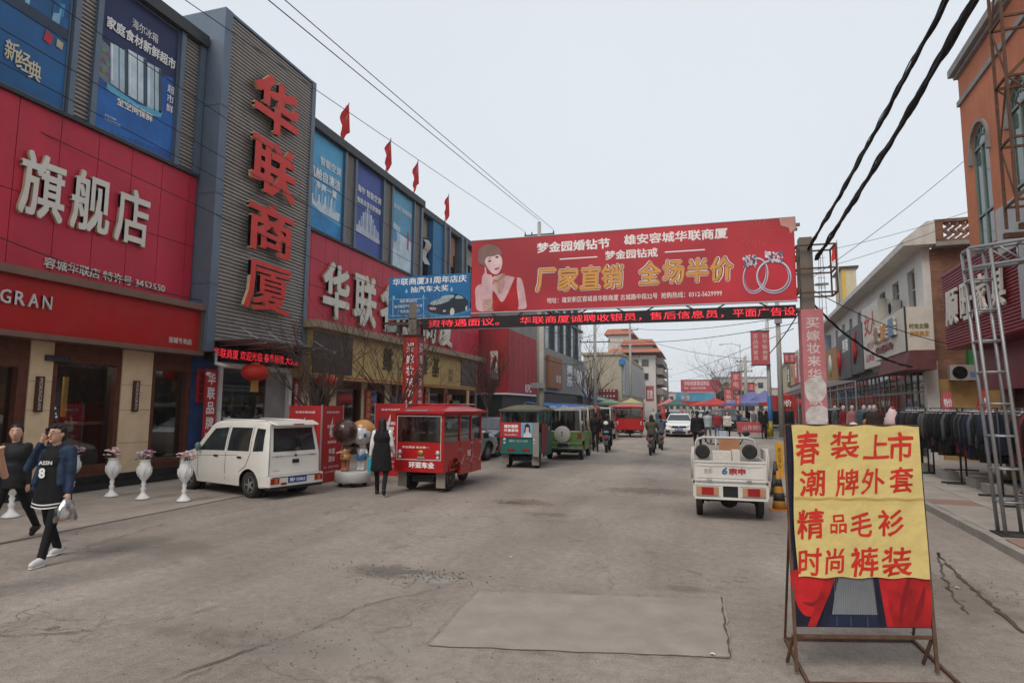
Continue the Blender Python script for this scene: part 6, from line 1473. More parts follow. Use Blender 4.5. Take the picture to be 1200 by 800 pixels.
# ------------------------------------------------------------------ white van
def white_van():
    t = thing('parked_van', 'white boxy minivan parked in front of the store entrance', 'van', (0,0,0), local=True)
    Mv = mat('van_white', (.74,.715,.66), .25, var=.03, coat=.4, dirt=.12, dirtcol=(.4,.36,.3))
    hw = [(.2,.70),(.45,.745),(.8,.745),(.98,.735),(1.3,.69),(1.62,.615)]
    H = Hull(3.4, [(0,1.60),(.04,1.635),(.25,1.655),(.55,1.655),(.64,1.60),(.80,1.02),(.84,.96),(.965,.86),(1,.74)], hw, [(.2,-1.66),(.4,-1.70),(.9,-1.69),(1.0,-1.68),(1.6,-1.57)], [(.2,1.66),(.5,1.72),(.8,1.66),(1.0,1.6),(1.7,1.5)], (-1.10,1.22), .285, zb=.24)
    part('body', H.shell(), Mv, t)
    q = MB().box(-.62,-1.5,.2,.62,1.55,.5); part('underbody', q, Munder, t)
    # side glazing: rear quarter, rear door, front door
    g_ = MB()
    H.side(g_, [(-1.55,1.02),(-1.22,1.0),(-1.24,1.50),(-1.50,1.48)]); H.side(g_, [(-1.08,1.0),(-.30,.985),(-.33,1.50),(-1.08,1.505)]); H.side(g_, [(-.20,.985),(.78,.96),(.30,1.46),(-.22,1.50)])
    part('side_window', g_, Mdglass, t)
    q = MB(); H.side(q, [(-1.60,.98),(-1.12,.97),(-1.13,1.54),(-1.55,1.52)], off=.003); H.side(q, [(-1.12,.97),(.90,.92),(.32,1.52),(-1.12,1.54)], off=.003); 
    # rubber seals: thin dark frames a hair proud of the paint, the glass lies on them
    part('window_seal', q, Mv, t)
    def line(pts, w_=.006, m=Mblack, nm='door_gap', sides=(-1,1)):
        q = MB()
        for a, b in zip(pts, pts[1:]):
            d = Vector((b[0]-a[0], b[1]-a[1])).normalized(); n_ = Vector((-d.y, d.x))*w_
            H.side(q, [(a[0]-n_.x,a[1]-n_.y),(b[0]-n_.x,b[1]-n_.y),(b[0]+n_.x,b[1]+n_.y),(a[0]+n_.x,a[1]+n_.y)], off=.0045, sides=sides, nsub=3)
        part(nm, q, m, t)
    line([(-.26,1.52),(-.25,.9),(-.26,.35)]); line([(-1.13,1.53),(-1.14,.95),(-1.0,.68),(-.78,.55)]); line([(.86,.93),(.80,.7),(.82,.36)]); line([(-1.68,.955),(1.5,.80)], .003)
    # rear glass, hatch, details
    q = MB(); H.end(q, -.56, .56, 1.00, 1.50, off=.005, taper=.05); part('rear_window', q, Mdglass, t)
    q = MB()
    for x in (-.665, .665): q.tube([(x,-1.705,.52),(x*.99,-1.70,.95),(x*.89,-1.595,1.56)], .005, 4)
    q.tube([(-.66,-1.712,.50),(.66,-1.712,.50)], .006, 4); q.tube([(-.6,-1.70,.90),(.6,-1.70,.90)], .004, 4); part('hatch_gap', q, Mblack, t)
    q = MB(); q.add([(-.60,-1.60,1.60),(.60,-1.60,1.60),(.55,-1.78,1.565),(-.55,-1.78,1.565),(-.60,-1.50,1.665),(.60,-1.50,1.665),(.54,-1.77,1.60),(-.54,-1.77,1.60)], [(0,3,2,1),(4,5,6,7),(3,7,6,2),(0,4,7,3),(1,2,6,5)]); part('spoiler', q, Mv, t)
    q = MB().box(-.14,-1.785,1.575,.14,-1.776,1.595); part('brake_light', q, Mlampred, t)
    q = MB().box(-.70,-1.80,.27,.70,-1.66,.50); q.box(-.72,-1.76,.27,-.66,-1.45,.50); q.box(.66,-1.76,.27,.72,-1.45,.50); part('bumper', q, Mv, t)
    q = MB().box(-.70,-1.79,.205,.70,-1.66,.27); q.box(-.64,-1.806,.455,.64,-1.80,.47); part('bumper_trim', q, Munder, t)
    for x in (-1, 1): q = MB().box(x*.47,-1.815,.33,x*.68,-1.795,.45); part('tail_light', q, Mlampred, t); q = MB().box(x*.565-.02,-1.818,.335,x*.565+.05,-1.812,.445); part('indicator', q, Mamber, t)
    q = MB().box(-.24,-1.812,.33,.24,-1.80,.46); pl = part('number_plate', q, Mplate, t); q = MB(); ztext(q, '冀F 55862', -.205, .353, .41, .085, -1.815, bold=.03); part('lettering', q, Mink, pl)
    q = MB().box(-.42,-1.811,.30,-.28,-1.80,.35); part('reflector', q, Mlampred, t)
    q = MB().box(-.07,-1.712,.74,.10,-1.69,.82); part('hatch_handle', q, Mblack, t)
    q = MB().lathe([(.028,-.01),(.028,0)], (.01,-1.70,.905), 10, axis='y'); ztext(q, '昌河', -.5, .885, .14, .03, -1.712); ztext(q, 'STAR', .38, .885, .14, .03, -1.712, bold=.02); part('badge', q, Mblack, t)
    q = MB(); ztext(q, '爱迪尔', -.56, .58, .16, .03, -1.716); part('badge', q, Mlampred, t)
    q = MB().tube([(.02,-1.715,1.0),(-.34,-1.69,1.06)], .008, 5); q.tube([(-.34,-1.69,1.06),(-.05,-1.70,1.04)], .012, 4); part('wiper', q, Mblack, t)
    for y in (-.86, .02):
        q = MB(); H.side(q, [(y,.84),(y+.16,.84),(y+.16,.88),(y,.88)], off=.02); part('door_handle', q, Mblack, t)
    for x in (-1, 1):
        q = MB().ell((x*.82,.72,1.04), (.07,.05,.10), 10, 8); q.box(x*.70,.70,.98,x*.80,.76,1.02); part('wing_mirror', q, mat('mirror_green', (.10,.17,.15), .3), t)
    q = MB(); u0, u1 = .655, .79
    rows = []
    for i in range(5):
        u = u0+(u1-u0)*i/4; z = H.zt(u); rows.append([(x*(H.hw(u,z)-.10), H.y(u,z)+.01, z+.018) for x in (-1,-.5,0,.5,1)])
    q.grid(rows, flip=False); part('windscreen', q, Mdglass, t)
    for x in (-1,1):
        q = MB().ell((x*.56,1.64,.70), (.13,.06,.09), 12, 8); part('headlight', q, Mlampwhite, t)
    q = MB().tube([(.45,.5,1.67),(.46,.42,2.0)], .004, 4); part('aerial', q, Mblack, t)
    q = MB().tube([(-.5,-1.3,1.66),(-.5,.3,1.68)], .015, 6); q.tube([(.5,-1.3,1.66),(.5,.3,1.68)], .015, 6); part('roof_rail', q, Mv, t)
    for x in (-1,1):
        for y in (-1.10, 1.22): wheel(t, (x*.62, y, .285), .285, .165, spokes=5)
    q = MB()
    for x in (-1,1):
        for y in (-1.10,1.22): q.lathe([(.33,-.02),(.33,.02)], (x*.45,y,.30), 18, axis='x')
    part('wheel_well', q, Munder, t); return t
# place: rear left wheel (290,585) and rear right wheel
a = Vector(G(291,583.5)); b = Vector(G(230,573)); d = (b-a); d.z = 0; ang = math.atan2(-d.x, d.y); 
print('van heading', math.degrees(ang), d.length)
vt = white_van(); ang = R(74); s_ = .945
off = Matrix.Rotation(ang, 3, 'Z') @ Vector((-.70*s_, -1.10*s_, 0)); vt.location = a-off; vt.rotation_euler = (0,0,ang); vt.scale = (s_,)*3
# ------------------------------------------------------------------ red enclosed three-wheeler
def cab_trike(label, body_m, W=1.12, Lb=2.45, Hh=1.78, detail=True, name='motor_tricycle', roof_m=None, side_txt=None):
    t = thing(name, label, 'tricycle taxi', (0,0,0), local=True); h = W/2; z0 = .42; zw = 1.02
    roof_m = roof_m or body_m
    q = MB()   # tub
    q.box(-h,-Lb/2,z0,h,-Lb/2+.04,zw-.0)
    for sx in (-1,1):
        q.box(sx*h,-Lb/2+.04,z0+.0,sx*(h-.035),-Lb/2+.28,zw); q.box(sx*h,-Lb/2+.28,.72,sx*(h-.035),-Lb/2+.80,zw); q.box(sx*h,-Lb/2+.80,.30,sx*(h-.035),Lb/2-.35,zw)
        n = 10
        for k in range(n):
            t0, t1 = math.pi*k/n, math.pi*(k+1)/n; yc, rr = -Lb/2+.54, .27
            y0_, y1_ = yc+rr*math.cos(t0), yc+rr*math.cos(t1); za, zb_ = .42+rr*math.sin(t0), .42+rr*math.sin(t1)
            q.add([(sx*h,y0_,za),(sx*h,y1_,zb_),(sx*h,y1_,.722),(sx*h,y0_,.722)], [(0,1,2,3)])
            q.add([(sx*(h+.03),y0_,za),(sx*(h+.03),y1_,zb_),(sx*(h-.2),y1_,zb_),(sx*(h-.2),y0_,za)], [(0,1,2,3)])
    q.box(-h+.035,-Lb/2+.04,z0,h-.035,Lb/2-.35,z0+.04)
    # nose
    q.add([(-h,Lb/2-.35,.30),(h,Lb/2-.35,.30),(h,Lb/2-.35,zw),(-h,Lb/2-.35,zw),(-h*.62,Lb/2+.12,.34),(h*.62,Lb/2+.12,.34),(h*.6,Lb/2+.06,.95),(-h*.6,Lb/2+.06,.95)], [(0,4,7,3),(1,2,6,5),(4,5,6,7),(3,7,6,2),(0,1,5,4)])
    part('body', q, body_m, t)
    q = MB()   # posts and rails
    for sx in (-1,1):
        for y in (-Lb/2, -Lb/2+.82, -Lb/2+1.45, Lb/2-.39): q.box(sx*h, y, zw, sx*(h-.045), y+.045, Hh-.12)
        q.box(sx*h,-Lb/2+.045,Hh-.22,sx*(h-.045),Lb/2-.39,Hh-.12)
        q.tube([(sx*(h-.02),Lb/2-.37,Hh-.14),(sx*h*.62,Lb/2+.04,zw-.06)], .022, 5)
    q.box(-h+.045,-Lb/2+.003,Hh-.20,h-.045,-Lb/2+.04,Hh-.12); part('frame', q, body_m, t)
    q = MB(); rows = []   # roof, crowned
    for i in range(9):
        y = -Lb/2-.06+(Lb+.05)*i/8; e = 1-abs(i/4-1)**4; rows.append([(x*(h+.04), y, Hh-.12+.14*e*(1-abs(x)**3.5)+.0) for x in (-1,-.9,-.7,-.4,0,.4,.7,.9,1)])
    q.grid(rows, flip=False); q.box(-h-.04,-Lb/2-.06,Hh-.17,h+.04,Lb/2-.01,Hh-.12); part('roof', q, roof_m, t)
    if detail:
        q = MB()
        for x in (-.35,-.12,.12,.35): q.tube([(x,-Lb/2+.5,Hh+.02),(x,Lb/2-.3,Hh+.03)], .018, 5)
        q.tube([(-.4,-Lb/2+.5,Hh+.02),(.4,-Lb/2+.5,Hh+.02)], .015, 5); part('roof_rack', q, body_m, t)
    q = MB().box(-h+.07,-Lb/2+.012,zw+.02,h-.07,-Lb/2+.018,Hh-.22); part('rear_window', q, Mglass, t)
    for sx in (-1,1):
        q = MB()
        for y0_, y1_ in ((-Lb/2+.05,-Lb/2+.81),(-Lb/2+.87,-Lb/2+1.44),(-Lb/2+1.5,Lb/2-.4)): q.box(sx*(h-.02),y0_,zw,sx*(h-.025),y1_,Hh-.22)
        part('side_window', q, Mglass, t)
    q = MB(); q.add([(-h*.58,Lb/2+.05,.97),(h*.58,Lb/2+.05,.97),(h-.05,Lb/2-.36,Hh-.15),(-h+.05,Lb/2-.36,Hh-.15)], [(0,1,2,3)]); part('windscreen', q, Mglass, t)
    q = MB().box(-h+.08,-Lb/2+.3,z0+.04,h-.08,-Lb/2+.75,.78); q.box(-h+.08,-Lb/2+.18,.78,h-.08,-Lb/2+.30,1.18); q.box(-.25,Lb/2-.95,z0+.04,.25,Lb/2-.62,.80); q.box(-.25,Lb/2-1.05,.8,.25,Lb/2-.95,1.25); part('seat', q, mat('seat_tan', (.18,.09,.05), .8), t)
    for sx in (-1,1): wheel(t, (sx*(h-.14), -Lb/2+.54, .27), .27, .13, rim=mat('muddy_rim', (.16,.12,.09), .8, dirt=.4), spokes=0)
    wheel(t, (.001, Lb/2-.12, .26), .26, .11, rim=mat('muddy_rim'), spokes=0)
    q = MB().box(-.25,-Lb/2+.2,.2,.25,-Lb/2+.7,.34); q.tube([(-h+.1,-Lb/2+.54,.27),(h-.1,-Lb/2+.54,.27)], .035, 8); q.box(-.2,-Lb/2+.7,.26,.2,Lb/2-.4,.38); q.tube([(-.3,-Lb/2+.1,.35),(-.3,Lb/2-.4,.35)],.03,6); q.tube([(.3,-Lb/2+.1,.35),(.3,Lb/2-.4,.35)],.03,6); part('chassis', q, Munder, t)
    for sx in (-1,1): q = MB().box(sx*(h-.22),-Lb/2+.14,.10,sx*(h-.02),-Lb/2+.16,.42); part('mudflap', q, mat('mudflap_grey', (.22,.19,.16), .8, dirt=.3), t)
    for sx in (-1,1):
        q = MB().ell((sx*(h-.13),-Lb/2-.005,.82), (.045,.02,.045), 10, 6); q.ell((sx*(h-.13),-Lb/2-.005,.72), (.035,.02,.035), 10, 6); part('tail_light', q, Mlampwhite, t)
    return t, h, z0, zw
Mrt = mat('tricycle_red', (.38,.008,.010), .3, var=.06, coat=.2, dirt=.15, dirtcol=(.2,.05,.04))
t, h, z0, zw = cab_trike('shiny red enclosed motor tricycle with roof rack, nearest on the left side of the road', Mrt)
Lb = 2.45
q = MB(); 
for (x0_, z0_, x1_, z1_) in ((-h+.07,.66,h-.05,.68),(-h+.07,1.55,h-.05,1.57)): q.box(x0_,-Lb/2-.012,z0_,x1_,-Lb/2-.002,z1_)
for x in (-h+.06,h-.06): q.box(x-.008,-Lb/2-.011,.66,x+.008,-Lb/2-.003,1.57)
part('hatch_trim', q, mat('pale_trim', (.5,.42,.40), .5), t)
q = MB(); ztext(q, '环亚车业', -.22, .50, .58, .13, -Lb/2-.006, bold=.05); ztext(q, '欢迎乘坐 安全第一', -.38, .90, .62, .045, -Lb/2-.006, bold=.02)
part('lettering', q, Mink, t)
q = MB().ell((0.04,-Lb/2-.01,.82), (.07,.012,.045)); part('badge', q, mat('brass_badge', (.5,.30,.08), .35, metal=.6), t); q = MB().box(-.02,-Lb/2-.03,.70,.15,-Lb/2-.005,.74); part('hatch_handle', q, Mchrome, t)
q = MB().box(-.28,-Lb/2-.07,1.66,.22,-Lb/2-.02,1.69); part('roof_lamp', q, mat('dull_lens'), t)
q = MB(); stext(q, '环亚', .02, .66, .2, .14, h+.006, bold=.05); part('lettering', q, Mink, t)
q = MB(); stext(q, '百事通', -.55, .80, .32, .08, h+.006); 
for k in range(3): q.tube([(h+.004,-.62+k*.5+.0,.55+.04*k),(h+.006,-.45+k*.5,.62),(h+.006,-.3+k*.5,.52),(h+.006,-.15+k*.5,.7),(h+.006,-.28+k*.5,.86)], [.004,.014,.016,.012,.003], 4)
part('side_decal', q, mat('decal_pink', (.5,.25,.25), .5), t)
for y in (.22, .78): q = MB().box(h,y-.06,.94,h+.03,y+.06,.975); part('door_handle', q, Mchrome, t)
q = MB(); 
for y in (-Lb/2+.84, .27): q.box(h-.001,y-.004,.32,h+.004,y+.004,zw)
part('door_gap', q, Mblack, t)
q = MB().box(h+.03,Lb/2-.3,1.02,h+.16,Lb/2-.27,1.14); q.box(-h-.16,Lb/2-.3,1.02,-h-.03,Lb/2-.27,1.14); part('wing_mirror', q, Mblack, t)
c = G(492,577.5); place(t, (c[0], c[1]+1.30, 0), R(-2), scale=1.07)
# driver silhouettes inside are built with the people
# ------------------------------------------------------------------ teal and red old tricycle with a poster at its back
Mteal = mat('tricycle_teal', (.012,.12,.11), .5, var=.12, dirt=.3); Mold = mat('olive_roof', (.10,.095,.065), .8, var=.2, dirt=.4)
t, h, z0, zw = cab_trike('old teal tricycle with an olive roof and red poster on its tail', Mteal, roof_m=Mold, detail=False)
q = MB().box(-h+.02,-Lb/2-.03,.88,h-.16,-Lb/2-.01,1.30); pb_ = part('poster', q, mat('tail_poster_red', (.42,.03,.04), .5), t)
q = MB(); ztext(q, '婚纱摄影', -h+.12, 1.14, .42, .10, -Lb/2-.034, bold=.05); ztext(q, '外景基地', -h+.12, 1.03, .42, .09, -Lb/2-.034, bold=.04); ztext(q, '电话预约', -h+.14, .93, .36, .045, -Lb/2-.034); part('lettering', q, Mink, pb_)
q = MB().box(.06,-Lb/2-.034,.885,h-.165,-Lb/2-.031,1.295); q.prism([(.12,.885),(.36,.885),(.34,1.02),(.27,1.06),(.2,1.05),(.14,1.0)], (0,-Lb/2-.037,0), (1,0,0), (0,0,1), 0, 1); q.prism([(.19,1.05),(.29,1.05),(.29,1.2),(.19,1.2)], (0,-Lb/2-.040,0), (1,0,0), (0,0,1), 0, 2)
q.prism([(.15,1.0),(.17,1.22),(.24,1.28),(.31,1.22),(.33,1.0),(.295,1.02),(.28,1.17),(.2,1.17),(.185,1.02)], (0,-Lb/2-.043,0), (1,0,0), (0,0,1), 0, 3); part('printed_picture', q, [ML(.15,.35,.5), ML(.6,.6,.62), ML(.6,.42,.36), ML(.02,.015,.02)], pb_)
for x in (-.27,.18): q = MB().box(x-.09,-Lb/2-.015,.50,x+.13,-Lb/2,.56); part('tail_light', q, Mlampred, t); 
q = MB(); ztext(q, '冀F·A2189', -.3, .74, .55, .08, -Lb/2-.006, bold=.02); part('lettering', q, mat('pale_paint', (.35,.4,.4), .6), t)
q = MB().box(h+.002,-Lb/2+.35,.40,h+.03,-Lb/2+1.2,1.25); part('red_door', q, mat('dark_red_paint', (.20,.02,.025), .5, dirt=.3), t)
q = MB().box(h-.16,-Lb/2-.02,.35,h+.01,-Lb/2-.004,1.5-.2); part('grey_panel', q, mat('grey_panel', (.25,.24,.22), .6, dirt=.3), t)
q = MB().box(-h-.012,-Lb/2-.01,.5,-h+.04,-Lb/2+.03,1.6); part('red_post', q, mat('dark_red_paint'), t)
c = G(606,549); place(t, (c[0], c[1]+1.3, 0), R(3), scale=1.08)
# ------------------------------------------------------------------ green and white electric car with a spare wheel
def mini_ev(label, m1, m2, spare=True, plate=True):
    t = thing('electric_minicar', label, 'electric car', (0,0,0), local=True); h = .62; L = 2.5
    q = MB(); 
    q.box(-h,-L/2,.34,h,-L/2+.05,.92); 
    for sx in (-1,1):
        q.box(sx*h,-L/2+.05,.62,sx*(h-.04),-L/2+.75,.92); q.box(sx*h,-L/2+.75,.30,sx*(h-.04),L/2-.6,.92); q.box(sx*h,-L/2+.05,.34,sx*(h-.04),-L/2+.12,.62)
        q.box(sx*h,L/2-.6,.60,sx*(h-.04),L/2-.05,.88)
    q.box(-h+.04,-L/2+.05,.36,h-.04,L/2-.2,.42)
    q.add([(-h,L/2-.6,.88),(h,L/2-.6,.88),(h*.9,L/2,.72),(-h*.9,L/2,.72),(-h*.9,L/2,.36),(h*.9,L/2,.36)], [(0,3,2,1),(3,4,5,2)]); part('body', q, m1, t)
    q = MB()
    for sx in (-1,1):
        q.tube([(sx*(h-.03),-L/2+.03,.92),(sx*(h-.08),-L/2+.10,1.66)], .035, 6); q.tube([(sx*(h-.03),-L/2+.85,.92),(sx*(h-.08),-L/2+.87,1.68)], .03, 6); q.tube([(sx*(h-.05),L/2-.55,.88),(sx*(h-.1),L/2-1.05,1.68)], .03, 6)
    q.box(-h+.05,-L/2+.08,1.62,h-.05,L/2-1.0,1.70); q.tube([(-h+.03,-L/2+.05,.93),(h-.03,-L/2+.05,.93)], .03, 6)
    for sx in (-1,1): q.tube([(sx*(h-.12),-L/2+.2,1.74),(sx*(h-.12),L/2-1.1,1.74)], .02, 5)
    part('cab_frame', q, m2, t)
    q = MB().box(-h+.08,-L/2+.05,.95,h-.08,-L/2+.055,1.6); part('rear_window', q, Mglass, t)
    for sx in (-1,1): q = MB().box(sx*(h-.05),-L/2+.12,.93,sx*(h-.055),L/2-.95,1.6); part('side_window', q, Mglass, t)
    q = MB(); q.add([(-h+.06,L/2-.56,.9),(h-.06,L/2-.56,.9),(h-.12,L/2-1.04,1.64),(-h+.12,L/2-1.04,1.64)], [(0,1,2,3)]); part('windscreen', q, Mglass, t)
    q = MB().box(-h+.1,-L/2+.35,.42,h-.1,-L/2+.8,.70); q.box(-h+.1,-L/2+.28,.70,h-.1,-L/2+.36,1.2); q.box(-h+.1,.05,.42,h-.1,.45,.68); q.box(-h+.1,-.02,.68,-.05,.06,1.25); q.box(.05,-.02,.68,h-.1,.06,1.25); part('seat', q, mat('seat_dark', (.05,.05,.05), .8), t)
    if spare:
        q = MB().lathe([(.25,-.13),(.27,-.11),(.275,0)], (-.02,-L/2-.01,.84), 26, axis='y'); s_ = part('spare_wheel_cover', q, mat('cover_cream', (.58,.55,.50), .5, var=.05), t)
        q = MB()
        for z in (.88,.79): q.box(-.05,-L/2-.145,z,.01,-L/2-.14,z+.05)
        part('emblem', q, mat('emblem_brown', (.2,.13,.05), .5), s_)
    for sx in (-1,1): q = MB().box(sx*(h-.14),-L/2-.02,.72,sx*(h-.01),-L/2,.88); part('tail_light', q, Mlampred, t)
    q = MB().tube([(-h,-L/2-.1,.56),(h,-L/2-.1,.56)], .025, 6); q.tube([(-h,-L/2-.1,.40),(h,-L/2-.1,.40)], .025, 6); 
    for x in (-.5,-.2,.2,.5): q.tube([(x,-L/2-.1,.4),(x,-L/2-.1,.56)], .018, 5)
    part('rear_guard', q, Mgalv, t)
    q = MB().box(-.18,-L/2-.13,.43,.2,-L/2-.12,.53); part('number_plate', q, Munder, t)
    for sx in (-1,1):
        for y in (-L/2+.42, L/2-.35): wheel(t, (sx*(h-.08), y, .25), .25, .14, spokes=5)
    q = MB().box(-h+.2,-L/2+.2,.22,h-.2,L/2-.3,.36); part('chassis', q, Munder, t); return t
t = mini_ev('green and white electric minicar with a round cream spare wheel cover', mat('leaf_green_paint', (.13,.26,.04), .35, coat=.3, dirt=.2), mat('cab_white', (.58,.57,.54), .4, dirt=.2)); c = G(659,538.5); place(t, (c[0], c[1]+1.3, 0), R(2), scale=1.08)
t = mini_ev('cream electric minicar just beyond the green one', mat('cream_paint', (.5,.45,.34), .4, dirt=.25), mat('cream_paint'), spare=False); place(t, (-5.15, 28.0, 0), R(2), scale=1.1)
t = mini_ev('orange roofed electric minicar beyond the cream one', mat('orange_paint', (.52,.10,.035), .4, dirt=.2), mat('orange_paint'), spare=False); place(t, (-5.5, 32.6, 0), R(1), scale=1.1)
t = mini_ev('white electric minicar behind the two on one scooter', mat('pale_ev_paint', (.55,.52,.5), .4, dirt=.2), mat('pale_ev_paint'), spare=False); place(t, (-5.3, 36.6, 0), R(1), scale=1.1)
t, *_ = cab_trike('bright red tricycle taxi far down the left side behind the riders', mat('tricycle_bright_red', (.38,.012,.012), .35, dirt=.1), W=1.5, detail=False); place(t, (-4.1, 40.5, 0), R(5), scale=1.15)
t, *_ = cab_trike('dark maroon tricycle taxi parked deepest in the left hand line', mat('tricycle_maroon', (.25,.02,.03), .4, dirt=.2), W=1.3, detail=False); place(t, (-5.4, 47, 0), R(2), scale=1.15)
# ------------------------------------------------------------------ sedans
def sedan(label, m, front=True, name='car', plate=True, suv=False):
    t = thing(name, label, 'car', (0,0,0), local=True)
    hw = [(.2,.80),(.45,.88),(.8,.875),(.95,.84),(1.2,.72),(1.5,.60)] if not suv else [(.2,.84),(.5,.92),(1.0,.92),(1.3,.84),(1.75,.70)]
    top = [(0,.92),(.05,1.0),(.14,1.05),(.28,1.38),(.36,1.45),(.52,1.47),(.60,1.42),(.76,1.0),(.80,.95),(.94,.84),(1,.68)] if not suv else [(0,1.55),(.04,1.7),(.3,1.78),(.55,1.76),(.70,1.18),(.75,1.1),(.95,1.0),(1,.85)]
    H = Hull(4.5, top, hw, [(.2,-2.15),(.5,-2.25),(.9,-2.2),(1.5,-2.1)], [(.2,2.15),(.5,2.25),(.8,2.15),(1.5,2.0)], (-1.35,1.35), .32, zb=.2, corner=.25)
    part('body', H.shell(56), m, t)
    q = MB().box(-.7,-2.0,.17,.7,2.0,.5); part('underbody', q, Munder, t)
    q = MB()
    if not suv: H.side(q, [(-1.25,.98),(-.62,.97),(-.62,1.36),(-.85,1.34)]); H.side(q, [(-.56,.97),(.18,.96),(.12,1.40),(-.56,1.38)]); H.side(q, [(.24,.96),(1.0,.95),(.42,1.34),(.2,1.39)])
    else: H.side(q, [(-1.9,1.15),(-1.0,1.15),(-1.0,1.62),(-1.8,1.6)]); H.side(q, [(-.9,1.15),(.0,1.14),(.0,1.64),(-.9,1.62)]); H.side(q, [(.08,1.14),(.85,1.13),(.45,1.6),(.08,1.64)])
    part('side_window', q, Mdglass, t)
    def topglass(u0, u1, nm):
        q = MB(); rows = []
        for i in range(6):
            u = u0+(u1-u0)*i/5; z = H.zt(u); rows.append([(x*(H.hw(u,z-.05)-.075), H.y(u,z), z+.022) for x in (-1,-.5,0,.5,1)])
        q.grid(rows, flip=False); part(nm, q, Mdglass, t)
    topglass(.615, .755, 'windscreen') if not suv else topglass(.57, .695, 'windscreen')
    if not suv: topglass(.15, .27, 'rear_window')
    q = MB()
    for pts in ([(.2,.93),(.21,.3)],[(-.59,.93),(-.6,.3)],[(1.02,.92),(1.0,.6)]):
        a, b = pts; H.side(q, [(a[0]-.005,b[1]),(a[0]+.005,b[1]),(a[0]+.005,a[1]),(a[0]-.005,a[1])], off=.004)
    part('door_gap', q, Mblack, t)
    f = H.yf; 
    for sx in (-1,1):
        q = MB(); q.add([(sx*.84,2.08,.66),(sx*.46,2.235,.62),(sx*.50,2.215,.73),(sx*.82,2.03,.79)], [(0,1,2,3)] if sx>0 else [(0,3,2,1)]); q.v = [(v[0],v[1]+.035,v[2]) for v in q.v]; part('headlight', q, Mlampwhite, t)
        q = MB().box(sx*.84,-2.23,.72,sx*.5,-2.17,.88); part('tail_light', q, Mlampred, t)
        q = MB().ell((sx*.98,.72,1.0), (.10,.07,.07), 10, 6); part('wing_mirror', q, m, t)
        q = MB().prism([(sx*.80,.30),(sx*.52,.28),(sx*.56,.42),(sx*.82,.46)], (0,2.262,0), (-1,0,0), (0,0,1), .03) ; part('fog_recess', q, Mblack, t)
    q = MB().box(-.44,2.235,.60,.44,2.262,.70); part('grille', q, Mblack, t); q = MB().box(-.48,2.24,.70,.48,2.27,.725); q.ell((0,2.27,.665),(.05,.012,.05)); part('grille_bar', q, Mchrome, t)
    q = MB().box(-.42,2.24,.24,.42,2.262,.36); part('air_intake', q, Mblack, t)
    q = MB().box(-.24,2.262,.42,.24,2.285,.55); pl = part('number_plate', q, Mplate, t); q = MB(); text(q, '冀F 7K219', (.2,2.289,.45), (-1,0,0), (0,0,1), .4, .08, bold=.03); part('lettering', q, Mink, pl)
    for sx in (-1,1):
        for y in (-1.35,1.35): wheel(t, (sx*.76, y, .32), .32, .19, spokes=10 if not suv else 5)
    return t
Mwc = mat('car_white', (.68,.68,.68), .22, var=.02, coat=.6)
c = G(796,515); t = sedan('white sedan driving towards the camera in mid street', Mwc); place(t, (-1.05, 43.0, 0), R(180))
Msil = mat('car_silver_white', (.42,.42,.40), .3, metal=.3, coat=.5); Mdk_ = mat('car_dark_grey', (.035,.042,.048), .25, coat=.5)
t = sedan('silver white car parked between the red tricycle and the teal one', Msil); place(t, (-8.05, 19.5, 0), R(-8))
t = sedan('dark grey car parked behind the silver one', Mdk_); place(t, (-7.9, 23.6, 0), R(176))
t = sedan('white topped car parked against the kerb before the red restaurant block', Mwc); place(t, (-10.6, 27.5, 0), R(184))
t = sedan('black off roader standing at the far right among the shoppers', mat('car_black', (.015,.016,.018), .25, coat=.5), suv=True); place(t, (2.6, 55.0, 0), R(200))
t = sedan('grey blue car far down the street left of centre', mat('car_blue_grey', (.12,.15,.19), .3, coat=.5)); place(t, (-2.2, 70, 0), R(178))
t = sedan('silver car farthest down the street', Msil); place(t, (.6, 82, 0), R(2))
# ------------------------------------------------------------------ cargo tricycle
t = thing('cargo_tricycle', 'white dented cargo tricycle with an open load bed seen from behind', 'cargo tricycle', (0,0,0), local=True)
Mct = mat('cargo_white_paint', (.62,.60,.56), .4, var=.06, dirt=.35, dirtcol=(.22,.15,.1), metal=.1)
Wc = .60; Y0 = -.85; Y1 = .62
q = MB()
q.box(-Wc,Y0,.62,Wc,Y1,.66); q.box(-Wc,Y1-.03,.66,Wc,Y1,.98)
for sx in (-1,1): q.box(sx*Wc,Y0+.03,.66,sx*(Wc-.025),Y1-.03,.98); q.box(sx*(Wc+.015),Y0,.62,sx*(Wc-.03),Y0+.04,1.22)
part('load_bed', q, Mct, t)
q = MB().box(-Wc+.035,Y0-.02,.66,Wc-.035,Y0+.012,.985); q.box(-Wc+.035,Y0-.035,.97,Wc-.035,Y0+.02,1.0); q.box(-Wc+.035,Y0-.035,.66,Wc-.035,Y0+.02,.685)
for x0_, x1_ in ((-.45,-.12),(.12,.45)): q.box(x0_-.0,Y0-.03,.91,x1_,Y0-.02,.925); 
q.tube([(-.53,Y0-.025,.925),(-.35,Y0-.025,.925),(-.30,Y0-.025,.895),(-.25,Y0-.025,.925),(.25,Y0-.025,.925),(.30,Y0-.025,.895),(.35,Y0-.025,.925),(.53,Y0-.025,.925)], .009, 4)
q.tube([(-.53,Y0-.025,.72),(.53,Y0-.025,.72)], .008, 4)
tg = part('tailgate', q, Mct, t)
q = MB(); ztext(q, '金彭', -.42, .79, .14, .08, Y0-.026); part('lettering', q, mat('worn_grey_print', (.3,.3,.3), .6), tg)
q = MB(); ztext(q, '宗申', -.02, .775, .27, .115, Y0-.026, bold=.06); part('lettering', q, mat('red_decal', (.35,.03,.03), .5), tg)
